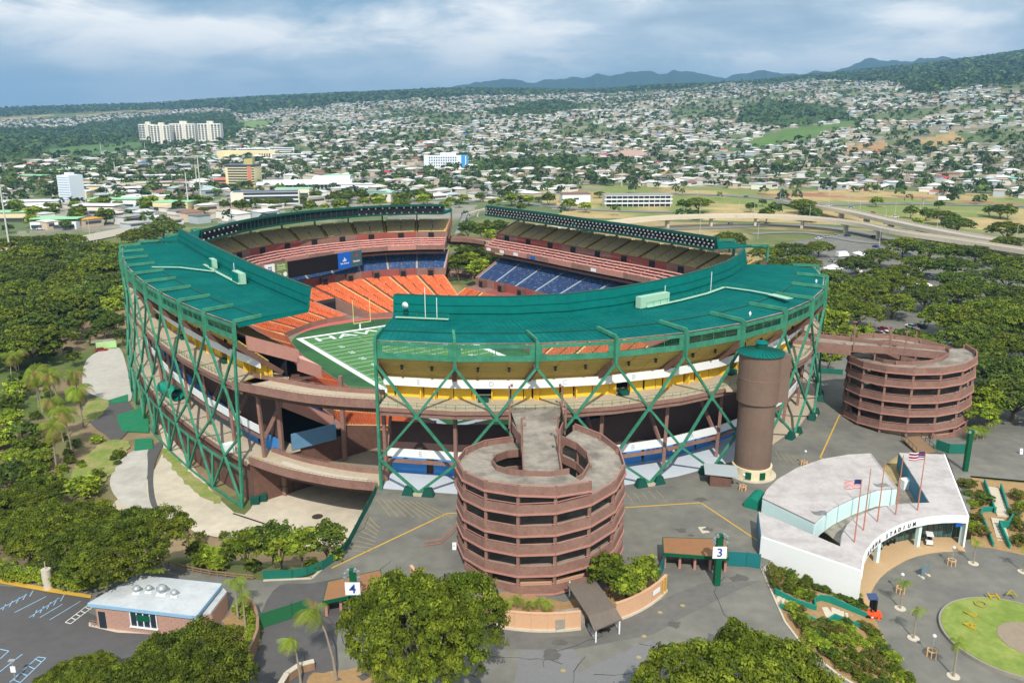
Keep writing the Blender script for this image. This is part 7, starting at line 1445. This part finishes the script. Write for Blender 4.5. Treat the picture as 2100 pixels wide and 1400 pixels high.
for k, (px, py, w) in enumerate(((1425, 357, 50), (1558, 372, 34), (1640, 372, 38), (1710, 372, 66), (1905, 372, 70), (1945, 356, 66), (1990, 374, 60), (2085, 368, 50), (1880, 358, 44), (1768, 350, 40), (2060, 352, 44))):
    R, bx = block('townhouse_row', 'two-storey brown townhouse row with a grey roof above the dry bank', px, py, w, 11, 6, mat('tan townhouse', rgb(176, 158, 134), .85), .02+.06*(k % 3), 'townhouse rows above the freeway', w); bx('roof', -w/2-1, w/2+1, -7, 7, 6.02, 7.0, mat('grey townhouse roof', rgb(176, 174, 168), .9)); bx('shade_band', -w/2+1, w/2-1, -5.75, -5.4, 3.2, 5.6, mat('dark balcony', rgb(84, 70, 62), .8))
    for i in range(int(w/8)): bx('window', -w/2+3+i*8, -w/2+6+i*8, -5.8, -5.45, .8, 2.4, WIND)
rw2 = random.Random(9)
for k, (px, py) in enumerate(((60, 372), (110, 360), (200, 395), (170, 352), (240, 382), (310, 388), (270, 400), (330, 372), (60, 430), (110, 470), (190, 440), (300, 420), (350, 432), (230, 425), (20, 455), (150, 408), (420, 330), (350, 330), (690, 372), (740, 392), (600, 402))):
    w = rw2.uniform(24, 44); R, bx = block('low_store', 'low %s building among the houses %s' % (('long', 'wide', 'white')[k % 3], ('near the left pole', 'beside the slab tower', 'below the crossroads', 'by the pale road')[k % 4]), px, py, w, rw2.uniform(14, 20), rw2.uniform(4.5, 6.5), rw2.choice((WHITE, BEIGE, BEIGE2)), rw2.uniform(-.2, .35), 'low shops left of the stadium'); bx('roof_edge', -w/2-.8, w/2+.8, -7.8, 7.8, 6.55, 7.1, rw2.choice((WHITE, mat('tan roof edge', rgb(200, 188, 168), .9), mat('light green roof edge', rgb(150, 204, 160), .9)))); bx('shop_front', -w/2+1, w/2-1, -10.5, -10.2, .8, 3, WIND)
for k, (px, py) in enumerate(((1332, 452), (1342, 452))):
    p = G(px, py, 0); p = G(1332+k*14, 416+k, 0); o = MB(); o.box((p[0], p[1], 3.5), (5.2, 5.2, 7)); single('white_tank', o, BEIGE, ('left one of two pale box tanks beyond the school', 'right one of two pale box tanks beyond the school')[k], 'tank')
# ================================================================ freeway, roads, poles, cars
ROAD = mat('road asphalt', rgb(128, 126, 122), .9, .1, .05); ROADL = mat('pale concrete road', rgb(176, 168, 154), .9, .08, .05); VIAC = mat('viaduct concrete', rgb(204, 192, 172), .9, .1, .1)
def viaduct(pts, w, label, zt):
    o, l, r = ribbon_pts(pts, w, 8); mdl = o[len(o)//2]; R = root('viaduct', (mdl.x, mdl.y, 0), label, 'viaduct'); dk = MB(); pl = MB(); pr = MB()
    for i in range(len(o)-1):
        dk.slab(r[i], r[i+1], l[i+1], l[i], .7)
        for e, t in ((l, pl), (r, pr)):
            a, b = e[i], e[i+1]; d = (b-a).normalized(); n = Vector((-d.y, d.x, 0))*.2; t.hexa([a-n-Vector((0, 0, 1.5)), b-n-Vector((0, 0, 1.5)), b+n-Vector((0, 0, 1.5)), a+n-Vector((0, 0, 1.5))], [a-n+Vector((0, 0, .9)), b-n+Vector((0, 0, .9)), b+n+Vector((0, 0, .9)), a+n+Vector((0, 0, .9))])
    dk.build('deck', ROADL, R); pl.build('parapet', VIAC, R); pr.build('parapet', VIAC, R); step = 0
    for i in range(len(o)-1):
        step += (o[i+1]-o[i]).length
        if step > 30 and o[i].z > 3.2:
            step = 0; c0 = o[i]; d = (o[i+1]-o[i]); rz = math.atan2(d.y, d.x); MB().box((c0.x, c0.y, (c0.z-1.5-1)/2), (1.6, w*.35, c0.z-1.5+1), rz).build('pier', VIAC, R); MB().box((c0.x, c0.y, c0.z-1.45), (2.2, w*.9, 1.5), rz).build('pier_cap', VIAC, R)
    return R
viaduct([G(1100, 470, 2.5), G(1200, 462, 4)]+[G(x, y, 7.5) for x, y in ((1330, 448), (1430, 443), (1550, 442), (1660, 447), (1760, 458), (1850, 476), (1960, 492), (2100, 513), (2300, 545))], 8.5, 'long curving concrete freeway ramp on piers behind the right grandstand', 7.5)
viaduct([G(1600, 412, 1)]+[G(x, y, 6.8) for x, y in ((1690, 424), (1760, 437), (1840, 455), (1960, 479), (2110, 503), (2300, 533))], 12, 'second concrete freeway deck joining the ramp from behind', 6.8)
def rd(pts, w, m=ROAD, nm='road'): return ribbon(nm, [(*P(*p)[:2], 0) for p in pts], w, m, .35, True, 5)
rd([(1380, 398), (1500, 402), (1620, 412), (1700, 420), (1800, 418), (1960, 420), (2130, 424)], 16); rd([(1320, 470), (1450, 468), (1600, 462), (1720, 470), (1830, 492)], 13); rd([(1540, 480), (1650, 478), (1760, 496), (1820, 500)], 8); rd([(-60, 545), (60, 510), (180, 490), (300, 465), (420, 448), (560, 428), (760, 412), (900, 405), (1040, 415)], 22, ROADL); rd([(-60, 580), (40, 548), (110, 535)], 14); rd([(402, 432), (388, 405), (372, 385), (352, 372), (300, 360)], 16); rd([(200, 338), (330, 343), (460, 347), (560, 352), (720, 358), (880, 366), (1000, 372), (1180, 378), (1270, 366), (1340, 352), (1450, 344)], 14, ROADL); rd([(940, 415), (1040, 412), (1140, 425), (1240, 432), (1380, 436)], 12); rd([(1470, 330), (1520, 322), (1600, 312), (1660, 302)], 9); rd([(1500, 238), (1520, 228), (1560, 222)], 9)
sheet('parking_lot', [(1580, 560), (1600, 500), (1720, 480), (1900, 500), (2250, 560), (2250, 760), (2010, 740), (2000, 700), (1700, 690)], .02, ASPH)
sheet('parking_lot', [(-100, 510), (60, 520), (240, 508), (250, 600), (120, 660), (-100, 690)], APRON_Z+.5, ASPH_D)
POLEG = 'lamp posts along the freeway'
lm = MB(); lm.tube([(0, 0, 0), (0, 0, 9.5), (.6, 0, 10.2), (2.0, 0, 10.4)], [.13, .1, .08, .07], 6); lm.box((2.3, 0, 10.38), (.9, .3, .15)); lme = bpy.data.meshes.new('street_lamp'); lme.from_pydata(lm.v, [], lm.f); lme.materials.append(POLE)
for k, (px, py, z) in enumerate(((1435, 480, 0), (1514, 446, 7), (1546, 445, 7), (1660, 450, 7), (1435, 443, 7), (1554, 490, 0), (1803, 502, 0), (1762, 442, 6), (1815, 455, 6), (1835, 440, 6), (1920, 478, 6), (2083, 498, 6), (1600, 410, 0), (1740, 418, 0), (1700, 416, 0), (1885, 445, 0), (1893, 424, 0), (1935, 500, 0), (2080, 450, 0), (1120, 400, 0), (1165, 395, 0), (1300, 402, 0), (1330, 430, 0), (1430, 415, 0), (45, 520, 0), (80, 535, 0), (195, 515, 0), (200, 510, 0), (184, 480, 0), (340, 480, 0), (75, 510, 0), (1060, 425, 0), (1190, 430, 0))):
    p = G(px, py, z) if z else P(px, py); o = link('street_lamp', lme, None); o.location = p; o.rotation_euler = (0, 0, 1.2*k); o.scale = (1, 1, 1.0); tag(o, 'pale curved-arm street lamp along the roads behind the stadium', 'street lamp', POLEG)
for k, (px, py, h, lb) in enumerate(((24, 535, 44, 'tall white pole at the far left edge'), (414, 420, 42, 'tallest white pole above the crossroads'), (387, 428, 30, 'leaning white pole left of the tallest one'), (405, 390, 26, 'thin white pole just behind the tallest one'), (238, 370, 22, 'thin pale pole above the houses on the left'), (208, 316, 22, 'slim pole in front of the green hill'), (298, 312, 20, 'slim pole below the apartment towers'), (1275, 382, 18, 'slim pole above the trees beyond the school'), (1748, 225, 30, 'slim white mast on the right hillside'))):
    p = P(px, py); o = MB(); o.tube([p, (p[0], p[1], p[2]+h)], [.55, .35], 10); single('tall_pole', o, POLE, lb, 'pole', smooth=False)
# cars
def car_mesh(colr, kind):
    V = []; Fq = []; C = []
    def bx(x0, x1, y0, y1, z0, z1, t, c):
        i = len(V); ix = (x1-x0)*t; V.extend([(x0, y0, z0), (x1, y0, z0), (x1, y1, z0), (x0, y1, z0), (x0+ix*.55, y0+.12*(t > 0), z1), (x1-ix, y0+.12*(t > 0), z1), (x1-ix, y1-.12*(t > 0), z1), (x0+ix*.55, y1-.12*(t > 0), z1)])
        for f in ((0, 1, 5, 4), (1, 2, 6, 5), (2, 3, 7, 6), (3, 0, 4, 7), (4, 5, 6, 7)): Fq.append(tuple(i+q for q in f)); C.append(c)
    bk_ = rgb(28, 30, 34)
    if kind == 'van': bx(-3.2, 3.2, -1.2, 1.2, .5, 3.1, 0.0, colr); bx(3.25, 4.8, -1.1, 1.1, .5, 2.0, .15, colr)
    else: bx(-2.25, 2.25, -.9, .9, .35, .85, .03, colr); bx(-1.6, 1.1, -.82, .82, .85, 1.4, .2, bk_); bx(-1.15, .55, -.66, .66, 1.4, 1.47, .02, colr)
    for x in (-1.4, 1.4):
        for y in (-.92, .74): bx(x-.34, x+.34, y, y+.18, 0, .66, 0, bk_)
    me = npmesh('car', np.array(V), np.array(Fq), np.array(C)); me.materials.append(mat('car paint', (0, 0, 0), .35, .02, attr=True, spec=.5)); return me
CARS = [('white', car_mesh(rgb(232, 234, 236), 'car')), ('silver', car_mesh(rgb(170, 174, 178), 'car')), ('dark', car_mesh(rgb(48, 52, 60), 'car')), ('red', car_mesh(rgb(170, 34, 40), 'car')), ('blue', car_mesh(rgb(40, 70, 130), 'car'))]; VAN = car_mesh(rgb(238, 238, 238), 'van')
rcx = random.Random(3)
def car(px, py, z, rz, k=None, where=''):
    c_, me = CARS[k if k is not None else rcx.choice((0, 0, 0, 1, 1, 2, 2, 3, 4))]; p = G(px, py, z) if z is not None else P(px, py); o = link('parked_car' if 'parked' in where else 'car', me, None); o.location = (p[0], p[1], p[2]+.02 if z is not None else p[2]+.4); o.rotation_euler = (0, 0, rz); tag(o, '%s car %s' % (c_, where), 'car', '%s cars %s' % (c_, where))
for px, py, k, rz in ((1700, 423, 0, -.5), (1745, 427, 1, -.5), (1790, 438, 3, -.5), (1836, 446, 0, -.5)): car(px, py, 6.9, rz, k, 'driving on the joining freeway deck')
for px, py, k in ((1497, 461, 0), (1594, 409, 2), (1530, 405, 4), (1895, 411, 1), (1792, 488, 2), (1640, 413, 2), (1618, 411, 1)): car(px, py, None, .1, k, 'driving on the ground level road beyond the viaduct')
p = P(1935, 412); o = link('box_truck', VAN, None); o.location = (p[0], p[1], p[2]+.4); o.scale = (1.8, 1.2, 1.2); tag(o, 'long white truck on the road along the dry bank', 'truck')
for k in range(58):
    px, py = rcx.choice(((1735, 545), (1790, 520), (1860, 560), (1900, 560), (1960, 620), (2060, 640), (1800, 690), (1880, 660), (1640, 500), (1700, 495), (1920, 690), (2050, 600)))
    car(px+rcx.uniform(-40, 40), py+rcx.uniform(-14, 14), .05, rcx.choice((.3, 1.87))+rcx.uniform(-.1, .1), None, 'parked under the umbrella trees of the right lot')
for px, py in ((1725, 527), (1850, 575), (1750, 560)): p = G(px, py, .05); o = link('market_tent', VAN, None); o.location = p; o.rotation_euler = (0, 0, .4); tag(o, 'white delivery van at the market stalls in the right lot', 'van', 'white vans in the right lot')
for k, (px, py) in enumerate(((1708, 556), (1700, 560), (1760, 528), (1772, 532), (1880, 592), (1900, 596), (1860, 530), (2085, 690))):
    v = G(px, py, 0.05); R = root('market_tent', v, 'white peaked market tent among the parked cars of the right lot', 'tent', 'market tents in the right lot'); MB().hexa([(v[0]-2.6, v[1]-2.6, 2.4), (v[0]+2.6, v[1]-2.6, 2.4), (v[0]+2.6, v[1]+2.6, 2.4), (v[0]-2.6, v[1]+2.6, 2.4)], [(v[0]-.1, v[1]-.1, 3.6), (v[0]+.1, v[1]-.1, 3.6), (v[0]+.1, v[1]+.1, 3.6), (v[0]-.1, v[1]+.1, 3.6)]).build('canopy', WHITE, R)
    for sx in (-2.4, 2.4):
        for sy in (-2.4, 2.4): MB().bar((v[0]+sx, v[1]+sy, 0), (v[0]+sx, v[1]+sy, 2.4), .08).build('leg', STEEL, R)
for k in range(26): px = rcx.uniform(960, 1040) if k < 8 else (rcx.uniform(420, 520) if k < 16 else rcx.uniform(80, 170)); py = 404+rcx.uniform(-4, 8) if k < 8 else (402+rcx.uniform(-6, 10) if k < 16 else 462+rcx.uniform(-6, 10)); car(px, py, None, .3, None, 'parked by the roads behind the stadium')
for px, py in ((100, 587), (150, 575), (60, 600), (210, 548), (180, 520), (120, 548)): car(px, py, APRON_Z+.5, .6, None, 'parked under the umbrella trees of the left lot')
car(208, 720, APRON_Z+.1, .5, 3, 'parked beside the pale green trailer')
# walkway bridge behind the gap
R = root('pedestrian_bridge', P(955, 465), 'grey stepped pedestrian bridge seen through the back gap', 'bridge'); a, b = Vector(P(938, 480)), Vector(P(955, 452)); b.z += 5; MB().hexa([a+Vector((-2, 0, 0)), a+Vector((2, 0, 0)), b+Vector((2, 0, -.6)), b+Vector((-2, 0, -.6))], [a+Vector((-2, 0, .6)), a+Vector((2, 0, .6)), b+Vector((2, 0, 0)), b+Vector((-2, 0, 0))]).build('stair_flight', CONC_D, R)
for s in (-2, 2): MB().hexa([a+Vector((s-.1, 0, .6)), a+Vector((s+.1, 0, .6)), b+Vector((s+.1, 0, 0)), b+Vector((s-.1, 0, 0))], [a+Vector((s-.1, 0, 1.8)), a+Vector((s+.1, 0, 1.8)), b+Vector((s+.1, 0, 1.2)), b+Vector((s-.1, 0, 1.2))]).build('side_panel', STEELB, R)
c0 = Vector(P(995, 440)); c0.z += 5; MB().slab(b+Vector((0, -2, 0)), c0+Vector((0, -2, 0)), c0+Vector((0, 2, 0)), b+Vector((0, 2, 0)), .8).build('span', VIAC, R)
for f in (.1, .6): q = b.lerp(c0, f); MB().bar((q.x, q.y, -2), (q.x, q.y, q.z-.8), 1.0).build('pier', VIAC, R)
# ================================================================ haze
hb = MB(); hb.box((0, 0, 345), (31000, 31000, 720)); hm = bpy.data.materials.new('haze'); hm.use_nodes = True; ht = hm.node_tree; ht.nodes.clear(); ho = ht.nodes.new('ShaderNodeOutputMaterial'); hv = ht.nodes.new('ShaderNodeVolumePrincipled'); hv.inputs['Color'].default_value = (.32, .64, 1.0, 1); hv.inputs['Density'].default_value = 1.0e-4; hv.inputs['Anisotropy'].default_value = 0.2; ht.links.new(hv.outputs[0], ho.inputs['Volume'])
tag(hb.build('haze', hm), 'pale blue haze in the air over the town and hills', 'haze', kind='stuff')
